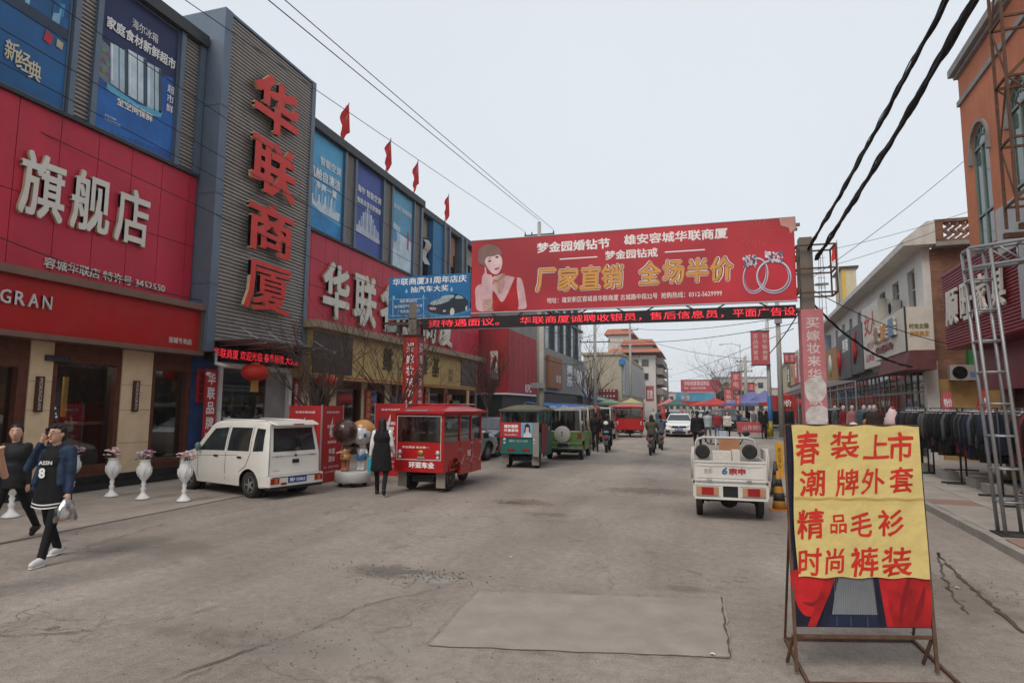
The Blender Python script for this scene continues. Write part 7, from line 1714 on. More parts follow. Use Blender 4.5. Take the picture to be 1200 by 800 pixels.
q = MB(); ztext(q, '6', -.13, .775, .09, .12, Y0-.026, bold=.05, shear=.2); part('lettering', q, mat('blue_decal', (.04,.12,.25), .5), tg)
q = MB()
for x in (-.33,.30): q.box(x-.04,Y0-.04,.655,x+.04,Y0-.02,.685)
part('hinge', q, Mchrome, tg)
q = MB()      # corner hoops and the inner side rails
for sx in (-1,1):
    q.tube([(sx*(Wc+.01),Y0+.0,.70),(sx*(Wc+.01),Y0+.0,1.10),(sx*(Wc-.02),Y0+.02,1.17),(sx*(Wc-.02),Y0+.3,1.18),(sx*(Wc-.02),Y0+.7,1.18),(sx*(Wc-.02),Y0+.75,1.0)], .022, 8)
q.tube([(-Wc+.06,Y1,.98),(-Wc+.06,Y1,1.22),(-Wc+.10,Y1,1.29),(-Wc+.20,Y1,1.32),(Wc-.20,Y1,1.32),(Wc-.10,Y1,1.29),(Wc-.06,Y1,1.22),(Wc-.06,Y1,.98)], .025, 8)
for x in (-.17,.22): q.tube([(x,Y1,.98),(x,Y1,1.31)], .02, 6)
part('rail', q, mat('worn_tube_white', (.48,.47,.45), .4, dirt=.3), t)
q = MB().box(-Wc+.02,Y0-.04,.36,Wc-.02,Y0+.04,.40); q.box(-Wc+.02,Y0-.04,.585,Wc-.02,Y0+.04,.62); q.box(-Wc-.0,Y0-.035,.40,-Wc+.05,Y0+.03,.585); q.box(Wc-.05,Y0-.035,.40,Wc,Y0+.03,.585); q.box(-.16,Y0-.035,.40,-.12,Y0+.03,.585); q.box(.12,Y0-.035,.40,.16,Y0+.03,.585); q.box(-.55,Y0-.03,.41,-.16,Y0-.0,.58); q.box(.16,Y0-.03,.41,.55,Y0-.0,.58)
part('lamp_bar', q, Mct, t)
for sx in (-1,1):
    q = MB().box(sx*.19,Y0-.05,.43,sx*.55,Y0-.03,.565); tl = part('tail_light', q, mat('lamp_amber_pale', (.40,.22,.12), .2, coat=.5), t)
    q = MB().box(sx*.27,Y0-.056,.435,sx*.46,Y0-.05,.56); part('red_lens', q, Mlampred, tl)
q = MB().box(-.118,Y0-.02,.40,.118,Y0+.02,.58); part('plate_recess', q, Mblack, t)
for sx in (-1,1):
    wheel(t, (sx*(Wc-.10), -.25, .27), .27, .11, rim=mat('muddy_rim'), spokes=0)
wheel(t, (.001, 1.45, .26), .26, .10, rim=mat('muddy_rim'), spokes=6)
q = MB().tube([(-Wc+.1,-.25,.27),(Wc-.1,-.25,.27)], .03, 8); q.ell((0,-.25,.27), (.15,.12,.13)); q.box(-.3,Y0+.1,.5,-.24,1.0,.56); q.box(.24,Y0+.1,.5,.3,1.0,.56); q.box(-.2,.0,.3,.2,.6,.5)
for sx in (-1,1):
    for k in range(3): q.box(sx*.36-.03,-.75+.1*k,.30+.03*k,sx*.36+.03,.35-.1*k,.318+.03*k)
    q.tube([(sx*.44,-.25,.2),(sx*.42,-.35,.5)], .02, 6)
part('axle_and_springs', q, Munder, t)
q = MB().tube([(0,.9,.5),(0,1.25,.9),(0,1.35,1.15)], .035, 6); q.tube([(-.32,1.2,1.18),(-.2,1.3,1.16),(.2,1.3,1.16),(.32,1.2,1.18)], .016, 6); q.tube([(-.06,1.45,.26),(-.06,1.3,.95)], .025, 6); q.tube([(.06,1.45,.26),(.06,1.3,.95)], .025, 6); part('fork', q, Mdark, t)
q = MB().box(-.17,.66,.72,.17,1.0,.84); q.tube([(-.3,.66,.6),(-.3,1.2,.4)],.03,6); q.tube([(.3,.66,.6),(.3,1.2,.4)],.03,6); part('seat', q, Mblack, t)
for sx in (-1,1): q = MB().tube([(sx*.30,1.25,1.17),(sx*.42,1.22,1.34)], .01, 5); q.ell((sx*.43,1.21,1.38), (.07,.02,.05)); part('mirror', q, Mblack, t)
place(t, (.53, 12.0, 0), R(0)); ctr = Vector((.53, 12.0, 0))
q = MB().box(-.12,Y1-.18,.67,.25,Y1-.12,1.30); q.v = [tuple(Vector(v)+ctr) for v in q.v]; single('wooden_board', q, mat('raw_plywood', (.35,.17,.09), .8, var=.15), 'brown plywood sheet standing in the cargo tricycle bed', 'board')
q = MB().box(-.26,-.35,.67,.06,.0,1.12); q.box(.07,-.38,.67,.20,-.1,1.15); q.v = [tuple(Vector(v)+ctr) for v in q.v]
mk = mat('marbled_white_box', (.55,.52,.46), .7, var=.12, scale=14, dirt=.5, dirtcol=(.12,.1,.09)); single('carton', q, mk, 'dirty white carton in the cargo tricycle bed', 'box')
for sx, lb in ((-1,'black tyre leaning at the left inside the cargo bed'),(1,'black tyre leaning at the right inside the cargo bed')):
    q = MB().lathe([(.06,-.05),(.11,-.06),(.135,-.03),(.135,.03),(.11,.06),(.06,.05)], (sx*.42,.45,1.06) if sx < 0 else (.42,.42,1.08), 18, axis='y'); q.v = [tuple(Vector(v)+ctr) for v in q.v]; single('spare_tyre', q, Mrubber, lb, 'tyre')
# ------------------------------------------------------------------ scooter
def scooter(label, col, loc, rz, s=1., frame='L', seatc=None):
    t = thing('scooter', label, 'scooter', loc, frame, local=True, rz=rz, group='electric scooters'); t.scale = (s,)*3
    def W(y):
        q = MB().lathe([(.14,-.04),(.19,-.045),(.215,-.03),(.22,0),(.215,.03),(.19,.045),(.14,.04)], (0,y,.22), 20, axis='x'); o = part('wheel', q, Mrubber, t)
        q = MB().lathe([(.15,-.03),(.15,.03)], (0,y,.22), 16, axis='x'); part('rim', q, mat('alloy_rim'), o)
    W(-.55); W(.62)
    q = MB().tube([(0,-.62,.62),(0,-.3,.66),(0,-.12,.5),(0,0,.30),(0,.25,.28),(0,.42,.45),(0,.48,.9)], [.05,.12,.10,.10,.09,.09,.07], 10); q.ell((0,-.45,.55), (.13,.28,.13)); part('body', q, col, t)
    q = MB().ell((0,-.38,.75), (.12,.36,.06)); part('seat', q, Mblack if not seatc else seatc, t)
    q = MB().box(-.14,.30,.32,.14,.36,.85); part('leg_shield', q, col, t)
    q = MB().tube([(0,.62,.22),(0,.48,.85),(0,.44,1.0)], .025, 6); q.tube([(-.32,.36,1.04),(-.1,.44,1.02),(.1,.44,1.02),(.32,.36,1.04)], .014, 6); q.tube([(0,-.55,.22),(0,-.3,.45)], .03, 6); part('handlebar', q, Mdark, t)
    q = MB().box(-.06,-.79,.52,.06,-.76,.60); part('tail_light', q, Mlampred, t); q = MB().ell((0,.53,.92),(.07,.05,.06)); part('headlight', q, Mlampwhite, t)
    for sx in (-1,1): q = MB().tube([(sx*.26,.40,1.05),(sx*.30,.42,1.2)], .007, 4); q.ell((sx*.31,.42,1.23), (.06,.015,.04)); part('mirror', q, Mblack, t)
    q = MB().ell((0,-.6,.40),(.07,.22,.05)); q.box(-.08,-.80,.3,.08,-.78,.42); part('mudguard', q, col, t)
    return t
# ================================================================== PEOPLE  (local: facing +Y, feet at z = 0)
def fk(p0, L, fwd, out, s):      # direction from straight down: fwd leans to +Y, out to the side s
    d = Vector((s*math.sin(out), math.sin(fwd)*math.cos(out), -math.cos(fwd)*math.cos(out))); return Vector(p0)+d*L
def person(label, loc, rz=0., H=1.68, legs=((0,0),(0,0)), arms=((5,6,10),(5,6,10)), lean=0., top=None, top_style='jacket', bottom=None, shoes=None, hair=None, hair_style='short', head_turn=0., head_tilt=0.,
           seated=None, voxel=.022, skirt=0., slim=1., frame='L', armpts=None, fingers=False, face=False, group=None, sole=None, inner=None, sleeve=True, wide_leg=0.):
    """legs: (forward swing, knee bend) in degrees for left (-x) and right (+x); arms: (forward, outward, elbow bend); seated = hip height."""
    top = top or Mblackcloth; bottom = bottom or Mblackcloth; shoes = shoes or Mblack; hair = hair or Mhair
    t = thing('person', label, 'person', loc, frame, local=True, rz=rz, group=group); k = H/1.70
    V = Vector; th, ca = .43, .41
    ank = []; hips = []; knees = []
    for i, s in enumerate((-1, 1)):
        hp = V((s*.09, 0, 0)); kn = fk(hp, th, R(legs[i][0]), R(3), s); an = fk(kn, ca, R(legs[i][0]-legs[i][1]), R(0), s); hips.append(hp); knees.append(kn); ank.append(an)
    hz = seated if seated is not None else -min(a.z for a in ank)+.085
    for l in (hips, knees, ank):
        for v in l: v.z += hz
    q_ = Matrix.Rotation(-R(lean), 3, 'X')
    P = lambda x, y, z: V((0,0,hz))+q_ @ V((x, y, z))          # torso space above the hips
    neck = P(0,.0,.56); hc = neck+V((0,.03,.145)) if lean < 25 else neck+V((0,.09,.12))
    sh = [P(-.175*slim,0,.49), P(.175*slim,0,.49)]; el, ha = [], []
    for i, s in enumerate((-1, 1)):
        if armpts and armpts[i]: e, h_ = (P(*armpts[i][0]), P(*armpts[i][1]))
        else: e = fk(sh[i], .28, R(arms[i][0]+lean*0), R(arms[i][1]), s); h_ = fk(e, .25, R(arms[i][0]+arms[i][2]), R(arms[i][1]*.5), s)
        el.append(e); ha.append(h_)
    Mh = Matrix.Rotation(R(head_turn), 3, 'Z') @ Matrix.Rotation(R(head_tilt), 3, 'X')
    hd = lambda x, y, z: hc+Mh @ V((x, y, z))
    pr = [('c', neck-V((0,0,.06)), hc-V((0,0,.06)), .055, .05), ('e', hc, (.077,.098,.118), Mh), ('e', hd(0,.035,-.05), (.055,.06,.065), Mh), ('e', P(0,0,.38), (.16*slim,.10,.17)), ('e', P(0,0,.10), (.145*slim,.10,.16)), ('e', P(0,0,.0), (.15*slim,.11,.12)), ('c', P(0,0,.05), P(0,0,.42), .12, .125)]
    for s in (-1, 1): pr.append(('e', hd(s*.078,-.005,-.01), (.014,.024,.032), Mh))
    pr.append(('c', hd(0,.095,.01), hd(0,.112,-.025), .012, .018)); pr.append(('e', hd(0,.085,-.06), (.025,.014,.012), Mh)); pr.append(('e', hd(0,.078,-.095), (.022,.018,.016), Mh))
    for i, s in enumerate((-1, 1)):
        pr += [('c', P(s*.08,0,.48), sh[i], .055, .055), ('c', sh[i], el[i], .045, .036), ('c', el[i], ha[i], .036, .024)]
        d = (ha[i]-el[i]).normalized(); sd = V((1,0,0)) if abs(d.x) < .8 else V((0,1,0)); pn = d.cross(sd).normalized(); sd = pn.cross(d).normalized()
        palm = ha[i]+d*.045; pr.append(('c', ha[i], palm+d*.02, .028, .033))
        if fingers:
            for f_, (o, L1) in enumerate(((-.030,.055),(-.010,.068),(.010,.064),(.029,.05))):
                b0 = palm+d*.035+sd*o; b1 = b0+(d*.85+pn*.4)*L1*.6; b2 = b1+(d*.3+pn*.9)*L1*.55; pr += [('c', b0, b1, .0105, .010), ('c', b1, b2, .010, .008)]
            b0 = ha[i]+d*.02-sd*s*.028*1; b1 = b0+(d*.6-sd*s*.7)*.045; pr += [('c', b0, b1, .013, .011), ('c', b1, b1+(d*.9+pn*.3)*.03, .011, .009)]
        else: pr.append(('e', palm+d*.045+pn*.01, (.028,.028,.042)))
        pr += [('c', hips[i], knees[i], .085, .052), ('c', knees[i], ank[i], .050, .034), ('c', ank[i]-V((0,.0,.03)), ank[i]+V((0,.08,-.055)), .028, .018)]
    blobpart('body', pr, Mskin, t, voxel if not fingers else .0075, 1 if fingers else 2)
    # trousers
    vx = max(voxel, .016)
    bt = [('e', P(0,0,.02), (.165*slim,.125,.13))]
    for i in range(2): bt += [('c', hips[i], knees[i], .098, .066+wide_leg*.4), ('c', knees[i], ank[i]+V((0,0,.0)), .064+wide_leg*.3, .050+wide_leg)]
    blobpart('trousers', bt, bottom, t, vx)
    # shoes
    for i in range(2):
        so = []; a = ank[i]; sw = legs[i][0]-legs[i][1]; fr = Matrix.Rotation(R(max(-40, min(30, sw*.6)) if seated is None else 0), 3, 'X')
        so += [('c', a+fr @ V((0,-.03,-.045)), a+fr @ V((0,.13,-.060)), .046, .038), ('e', a+fr @ V((0,.04,-.033)), (.048,.115,.046)), ('c', a, a+V((0,-.01,-.03)), .048, .048)]
        blobpart('shoe', so, shoes, t, .014 if voxel < .03 else .022)
    if sole:
        for i in range(2): a = ank[i]; blobpart('shoe_sole', [('e', a+V((0,.045,-.074)), (.052,.145,.016))], sole, t, .013)
    # upper garment
    g_ = .02
    tp = [('e', P(0,0,.38), (.185*slim+g_,.125+g_,.18)), ('e', P(0,0,.18), (.165*slim+g_,.12+g_,.2)), ('c', P(-.13*slim,0,.475), P(.13*slim,0,.475), .07, .07), ('c', P(0,-.01,.50), P(0,-.0,.545), .085, .066)]
    if top_style in ('jacket', 'coat'): tp.append(('f', P(0,0,-.10), (.185*slim,.14), P(0,0,.2), (.175*slim,.135)))
    if top_style == 'hoodie': tp += [('f', P(0,0,-.04), (.18*slim,.14), P(0,0,.2), (.175*slim,.135)), ('e', P(0,-.11,.50), (.12,.07,.09))]
    if skirt: tp.append(('f', P(0,0,-skirt), (.23*slim,.18), P(0,0,.1), (.17*slim,.13)))
    if sleeve:
        for i in range(2): tp += [('c', sh[i], el[i], .073, .056), ('c', el[i], ha[i]-(ha[i]-el[i])*.06, .056, .043)]
    blobpart('jacket' if top_style != 'coat' else 'coat', tp, top, t, vx)
    # hair
    hr = [('e', hd(0,-.02,.03), (.086,.102,.108), Mh), ('e', hd(0,-.045,-.02), (.080,.075,.09), Mh)]
    if hair_style == 'long': hr += [('c', hd(0,-.05,.0), hd(0,-.085,-.30), .08, .075), ('c', hd(-.06,-.03,.0), hd(-.075,-.03,-.18), .035, .03), ('c', hd(.06,-.03,.0), hd(.075,-.03,-.18), .035, .03)]
    if hair_style == 'bob': hr += [('e', hd(0,-.05,-.05), (.10,.075,.10), Mh), ('c', hd(-.075,-.01,.02), hd(-.085,0,-.08), .03, .028), ('c', hd(.075,-.01,.02), hd(.085,0,-.08), .03, .028)]
    if hair_style == 'tied': hr += [('e', hd(0,-.10,-.04), (.045,.05,.06), Mh), ('c', hd(-.02,.06,.09), hd(.05,.045,.07), .03, .03)]
    me = blob('hair', hr, .013 if voxel < .03 else .025, 2); rq = random.Random(len(label))
    for v in me.vertices: v.co += (v.co-hc).normalized()*(.006*math.sin(v.co.x*210+v.co.z*15)+.004*rq.uniform(-1,1))
    me.materials.clear(); me.materials.append(hair)
    o = bpy.data.objects.new('hair', me); o.parent = t; link(o)
    fwd = Mh @ V((0,1,0)); up = Mh @ V((0,0,1))
    if hair_style != 'helmet':     # keep the face clear: push hair verts in front of the hairline inside the head
        for v in me.vertices:
            d = v.co-hc; y = d.dot(fwd); z = d.dot(up)
            if y > .02 and z < .062 : v.co -= fwd*(y-.02)*1.0
    if face:
        q = MB(); e2 = MB(); br = MB(); li = MB()
        for s in (-1, 1):
            q.ell(hd(s*.031,.088,.012), (.0135,.008,.0075), 10, 6, M=Mh); e2.ell(hd(s*.031,.0945,.012), (.0062,.004,.0066), 8, 6, M=Mh)
            br.tube([hd(s*.048,.082,.034), hd(s*.030,.094,.038), hd(s*.014,.096,.034)], [.003,.0045,.003], 5)
        li.ell(hd(0,.098,-.056), (.021,.006,.0045), 10, 5, M=Mh); li.ell(hd(0,.097,-.064), (.017,.006,.0045), 10, 5, M=Mh)
        part('eyes', q, mat('eye_white', (.7,.68,.65), .3), t); part('irises', e2, Mblack, t); part('eyebrows', br, Mhair, t); part('lips', li, mat('lips', (.38,.12,.10), .5), t)
    t.scale = (k,)*3
    t['_h'] = 1
    del t['_h']
    return t, dict(hd=hd, ha=ha, el=el, sh=sh, P=P, hz=hz, ank=ank, hc=hc, knees=knees)
Mden = mat('dark_denim', (.020,.036,.072), .85, var=.45, scale=7, bump=1., bscale=11, dirt=.25, dirtcol=(.07,.10,.15)); Mwsh = mat('white_sneaker', (.62,.61,.60), .6, var=.06, dirt=.15)
Mjean = mat('blue_jeans', (.05,.10,.19), .85, var=.25, scale=6)
# ---- woman on the phone
fp = G(48, 656)
t, J = person('woman in a denim jacket and black number 8 jersey with phone at her ear', (fp[0]+.12, fp[1], 0), R(196), 1.64, legs=((21,4),(-15,12)), arms=((4,8,8),(0,0,0)), top=Mden, top_style='x', shoes=Mwsh, sole=mat('white_sole', (.7,.7,.69), .5),
    hair_style='tied', face=True, fingers=True, voxel=.018, slim=1.04, head_turn=-6, head_tilt=2, armpts=(None, ((.32,.05,.27),(.135,.10,.60))))
P, hd, ha = J['P'], J['hd'], J['ha']
Mjer = mat('black_jersey', (.007,.007,.009), .85, var=.3, bump=.9, bscale=9)
blobpart('jersey', [('e',P(0,.02,.36),(.19,.135,.2)),('f',P(0,.015,-.22),(.235,.165),P(0,.01,.32),(.185,.135)),('c',P(-.08,0,.5),P(.08,0,.5),.055,.055)], Mjer, t, .018)
q = MB()
for z in (-.205, -.165):
    n = 40; k_ = 1-(z+.22)*.45; rows = [[tuple(P(.240*k_*math.cos(2*math.pi*j/n), .015+.170*k_*math.sin(2*math.pi*j/n), z+dz+.01*math.sin(3*math.pi*2*j/n))) for j in range(n+1)] for dz in (0, .016)]; q.grid(rows)
part('hem_stripes', q, Mwhite, t)
q = MB(); c0 = P(.085,.172,.16); c1 = P(.085,.170,.30); text(q, '8', c0, (-1,0,0), P(0,0,1)-P(0,0,0), .085, .13, bold=.05, lift=.004); text(q, 'ASSN', P(.10,.163,.325), (-1,0,0), (0,0,1), .17, .05, bold=.03, lift=.004)
part('jersey_print', q, Mink, t)
jk = [('c',P(-.15,-.02,.46),P(-.165,.0,.03),.065,.07),('c',P(.15,-.02,.46),P(.165,.0,.03),.065,.07),('e',P(0,-.05,.26),(.21,.12,.27)),('c',P(-.14,-.02,.49),P(.14,-.02,.49),.075,.075),('c',P(-.19,.03,.02),P(.0,-.11,.0),.07,.07),('c',P(.19,.03,.02),P(0,-.11,.0),.07,.07),('c',P(-.10,.06,.48),P(-.16,.11,.1),.045,.05),('c',P(.10,.06,.48),P(.16,.11,.1),.045,.05),('c',P(-.07,-.06,.53),P(.07,-.06,.53),.05,.05)]
for i in range(2): jk += [('c',J['sh'][i],J['el'][i],.070,.055),('c',J['el'][i],ha[i]-(ha[i]-J['el'][i])*.08,.055,.043)]
blobpart('denim_jacket', jk, Mden, t, .018)
q = MB()   # glasses
for s in (-1,1): q.tube([hd(s*.033+.024*math.cos(2*math.pi*k/12),.104,.010+.018*math.sin(2*math.pi*k/12)) for k in range(13)], .0022, 5); q.tube([hd(s*.057,.104,.014), hd(s*.082,.0,.012)], .002, 4)
q.tube([hd(-.010,.106,.013), hd(.010,.106,.013)], .002, 4); part('glasses', q, Mdark, t)
q = MB(); a = ha[1]+Vector((0,.0,.05)); q.box(-.036,-.005,-.07,.036,.005,.07, M=Matrix.Translation(hd(.098,.03,.0)) @ Matrix.Rotation(R(80), 4, 'Z')); q.v = [tuple(v) for v in q.v]
tw = t; ph = thing('mobile_phone', 'dark mobile phone held to the ear of the woman in denim', 'phone', (0,0,0), local=True); ph.location = t.location; ph.rotation_euler = t.rotation_euler; ph.scale = t.scale
part('case', q, Mdark, ph)
bg_ = thing('plastic_bag', 'translucent plastic bag with orange food hanging from the woman\'s hand', 'plastic bag', (0,0,0), local=True); bg_.location = t.location; bg_.rotation_euler = t.rotation_euler; bg_.scale = t.scale
c = ha[0]+Vector((-.02,.05,-.22)); rr = random.Random(1)
rows = []
for i in range(10):
    v = i/9; r_ = (.015+.125*math.sin(v*math.pi*.62)**.8) if i else .01; rows.append([(c.x+(r_*(1.0+.12*math.sin(5*a_+i)))*math.cos(a_)*.75, c.y+(r_*(1+.15*math.sin(7*a_-i*.7)))*math.sin(a_), c.z+.18-.30*v) for a_ in [2*math.pi*j/20 for j in range(21)]])
Mbag = glass('bag_film', (.72,.72,.76), .9, .25); q = MB().grid(rows, flip=True); part('film', q, Mbag, bg_)
q = MB(); 
for k in range(5): q.ell(c+Vector((rr.uniform(-.04,.04),rr.uniform(-.05,.05),-.07+rr.uniform(-.02,.03))), (.035,.04,.03), 8, 6)
part('food', q, mat('orange_food', (.55,.22,.07), .6), bg_)
# ---- dark dressed man behind her, facing and striding the other way
fp = G(-3, 636); person('man in a black jacket and trousers striding behind the woman in denim', (fp[0]+.05, fp[1]+.1, 0), R(205), 1.62, legs=((-26,12),(24,4)), arms=((-8,3,8),(12,3,14)), slim=.88, top=mat('cloth_black_sheen', (.012,.012,.014), .7, var=.4, bump=1, bscale=9), face=True, head_turn=20)
# ---- man at the left edge
fp = G(-47, 700); t, J = person('man in blue jeans at the left picture edge with a raised bare forearm', (fp[0], fp[1], 0), R(262), 1.68, legs=((-8,4),(18,6)), top=mat('grey_tshirt', (.20,.20,.22), .85), top_style='x', bottom=Mjean, shoes=Mblack, face=True, fingers=True, sleeve=False,
    armpts=(((-.24,.10,.26),(-.10,.28,.50)), None), voxel=.018)
# ---- black coat woman
fp = G(446, 580); t, J = person('woman seen from behind in a black sleeveless coat with white sleeves', (fp[0], fp[1], 0), R(20), 1.60, legs=((16,5),(-9,32)), arms=((6,13,6),(8,12,30)), top=Mwhite, top_style='x', hair_style='long', slim=.95, shoes=Mblack)
P = J['P']; blobpart('coat', [('e',P(0,0,.38),(.21,.15,.19)),('f',P(0,-.01,-.36),(.25,.19),P(0,0,.25),(.185,.14)),('c',P(-.13,0,.49),P(.13,0,.49),.075,.075)], Mblackcloth, t, .02)
tb = thing('shopping_bag', 'turquoise bag at the left side of the woman in the black coat', 'bag', (0,0,0), local=True); tb.location = t.location; tb.rotation_euler = t.rotation_euler; tb.scale = t.scale
a = J['ha'][0]; q = MB().box(a.x-.05,a.y-.10,a.z-.36,a.x+.03,a.y+.14,a.z-.06); q.tube([(a.x,a.y-.06,a.z-.07),(a.x,a.y,a.z+.02),(a.x,a.y+.1,a.z-.07)], .006, 4); part('sack', q, mat('turquoise_cloth', (.03,.28,.36), .7), tb)
# ---- women inside the entrance
person('woman with shoulder length hair in white behind the entrance counter', (XF-.42, 16.02, .30), R(-85), 1.58, top=mat('cream_top', (.5,.46,.40), .8), hair_style='bob', voxel=.028, face=True)
person('person in dark clothes behind the entrance counter on the left', (XF-.46, 15.35, .30), R(-70), 1.60, arms=((40,10,40),(10,8,10)), top=mat('dark_blue_top', (.03,.05,.09), .8), voxel=.028, face=True)
# ---- riders
def rider(label, sc, y, H=1.66, **k):
    loc = sc.matrix_basis @ Vector((0, y, 0)); return person(label, tuple(loc), sc.rotation_euler.z, H, legs=((78,80),(78,80)), seated=.80, arms=((48,10,22),(48,10,22)), lean=8, voxel=.03, **k)
Mteal2 = mat('scooter_teal', (.03,.20,.22), .3, coat=.4); Mgr = mat('scooter_grey', (.08,.08,.085), .3, coat=.4)
sc1 = scooter('teal and black scooter carrying two riders away from the camera', Mgr, (-3.62, 26.6, 0), R(2), 1.12, seatc=mat('seat_blue_box', (.10,.28,.36), .5)); bpy.context.view_layer.update()
rider('front rider in black on the two up scooter', sc1, .02, top=Mblackcloth)
rider('pillion rider in a black and red hooded jacket on the two up scooter', sc1, -.45, top=mat('black_red_cloth', (.02,.014,.016), .8, var=.9), hair_style='bob', top_style='hoodie')
q = MB(); loc = sc1.matrix_basis @ Vector((0,-.66,1.09)); q.ell(loc, (.10,.04,.08), 12, 8); single('rolled_hood', q, Mwhite, 'white hood lining on the back of the pillion rider', 'hood')
person('man walking in dark clothes at the left of the two up scooter', (-4.15, 26.6, 0), R(0), 1.62, legs=((10,4),(-10,12)), voxel=.03)
sc2 = scooter('dark scooter ridden by someone in an olive coat in mid street', Mgr, (-1.72, 25.7, 0), R(-2), 1.08); bpy.context.view_layer.update()
rider('rider in a long olive brown coat with long dark hair on the mid street scooter', sc2, -.15, top=mat('olive_coat', (.075,.06,.035), .85, var=.2), hair_style='long', skirt=.22)
sc3 = scooter('small scooter ridden just behind the olive coat rider', Mgr, (-1.55, 28.9, 0), R(8), 1.0); bpy.context.view_layer.update()
rider('rider in grey blue on the farther mid street scooter', sc3, -.1, top=mat('grey_blue_cloth', (.07,.09,.12), .85))
# ---- walkers beyond the cargo tricycle
C = lambda n, c: mat(n, c, .85, var=.25, bump=.8, bscale=9)
walk = [((818,530),0,'man in a long black jacket walking away just beyond the cargo tricycle',dict(top=Mblackcloth, H=1.72, legs=((14,4),(-12,16)), arms=((-8,10,10),(14,10,14)), slim=1.1, skirt=.1)),
 ((830,518),10,'person in pale blue grey partly behind the man in black',dict(top=C('pale_blue_cloth',(.30,.34,.36)), bottom=C('grey_trouser',(.08,.08,.09)))),
 ((841,515),180,'person in a dark red top and jeans standing by the off roader',dict(top=C('deep_red_cloth',(.24,.02,.025)), bottom=Mjean, H=1.62)),
 ((853,515),170,'person in a cream white jumper and black trousers',dict(top=C('cream_jumper',(.52,.48,.45)), H=1.62, hair_style='bob')),
 ((896,514),175,'man in a black suit standing beyond the pink cart on the right',dict(top=Mblackcloth, H=1.72)),
 ((868,508),90,'person in dark blue bending over a motorbike near the tents',dict(top=C('dark_blue_top2',(.03,.04,.08)), lean=20)),
 ((884,506),200,'person in grey by the market stalls',dict(top=C('mid_grey_cloth',(.12,.12,.13)))),
 ((848,500),180,'distant shopper in rose by the tents',dict(top=C('rose_cloth',(.35,.10,.12)))),
 ((777,503),180,'shopper in red walking left of the white sedan',dict(top=C('red_cloth',(.35,.03,.03)))),
 ((772,505),0,'shopper in blue jeans left of the white sedan',dict(top=C('denim_cloth',(.06,.09,.15)), bottom=Mjean)),
 ((783,501),20,'shopper in black left of the white sedan',dict(top=Mblackcloth, hair_style='long')),
 ((766,503),170,'shopper in pale grey near the red tricycle taxi',dict(top=C('pale_grey_cloth',(.35,.35,.35)))),
 ((788,497),180,'shopper in white behind the white sedan',dict(top=C('white_cloth',(.5,.49,.47)))),
 ((826,498),0,'shopper in navy in the distance above the man in black',dict(top=C('navy_cloth',(.03,.04,.09)))),
 ((834,496),0,'shopper in purple in the distance',dict(top=C('purple_cloth',(.15,.05,.13)))),
 ((860,498),180,'shopper in beige near the market tents',dict(top=C('beige_cloth',(.30,.24,.17)))),
 ((877,500),160,'stallholder in black under the blue tent',dict(top=Mblackcloth)),
 ((800,494),180,'far shopper in orange red on the left of the arch',dict(top=C('orange_red_cloth',(.45,.09,.04)))),
 ((812,492),0,'far shopper in dark green below the arch',dict(top=C('green_cloth',(.04,.10,.05)))),
 ((820,491),0,'far shopper in light blue below the arch',dict(top=C('light_blue_cloth',(.20,.30,.40))))]
for i, ((px, py), a, lb, kw) in enumerate(walk):
    p = G(px, py); kw.setdefault('legs', ((8,3),(-8,10)) if i % 2 else ((0,0),(0,0))); person(lb, (p[0], p[1], 0), R(a), voxel=.032 if p[1] < 40 else .05, **kw)
c = PYR(1073,500,22.9); t, J = person('dark haired woman in a cream top standing behind the clothes racks', rotz((c[0], 22.9, PAV), ANG['R']), R(-15), 1.64, top=C('cream_jumper',(.52,.48,.45)), hair_style='bob')
p = G(849, 516); q = MB().box(p[0]-.28,p[1]-.1,0,p[0]+.12,p[1]+.25,.55); single('shopping_bag', q, C('white_blue_sack', (.45,.50,.62)), 'white and blue sack held low beside the cream jumper shopper', 'bag')
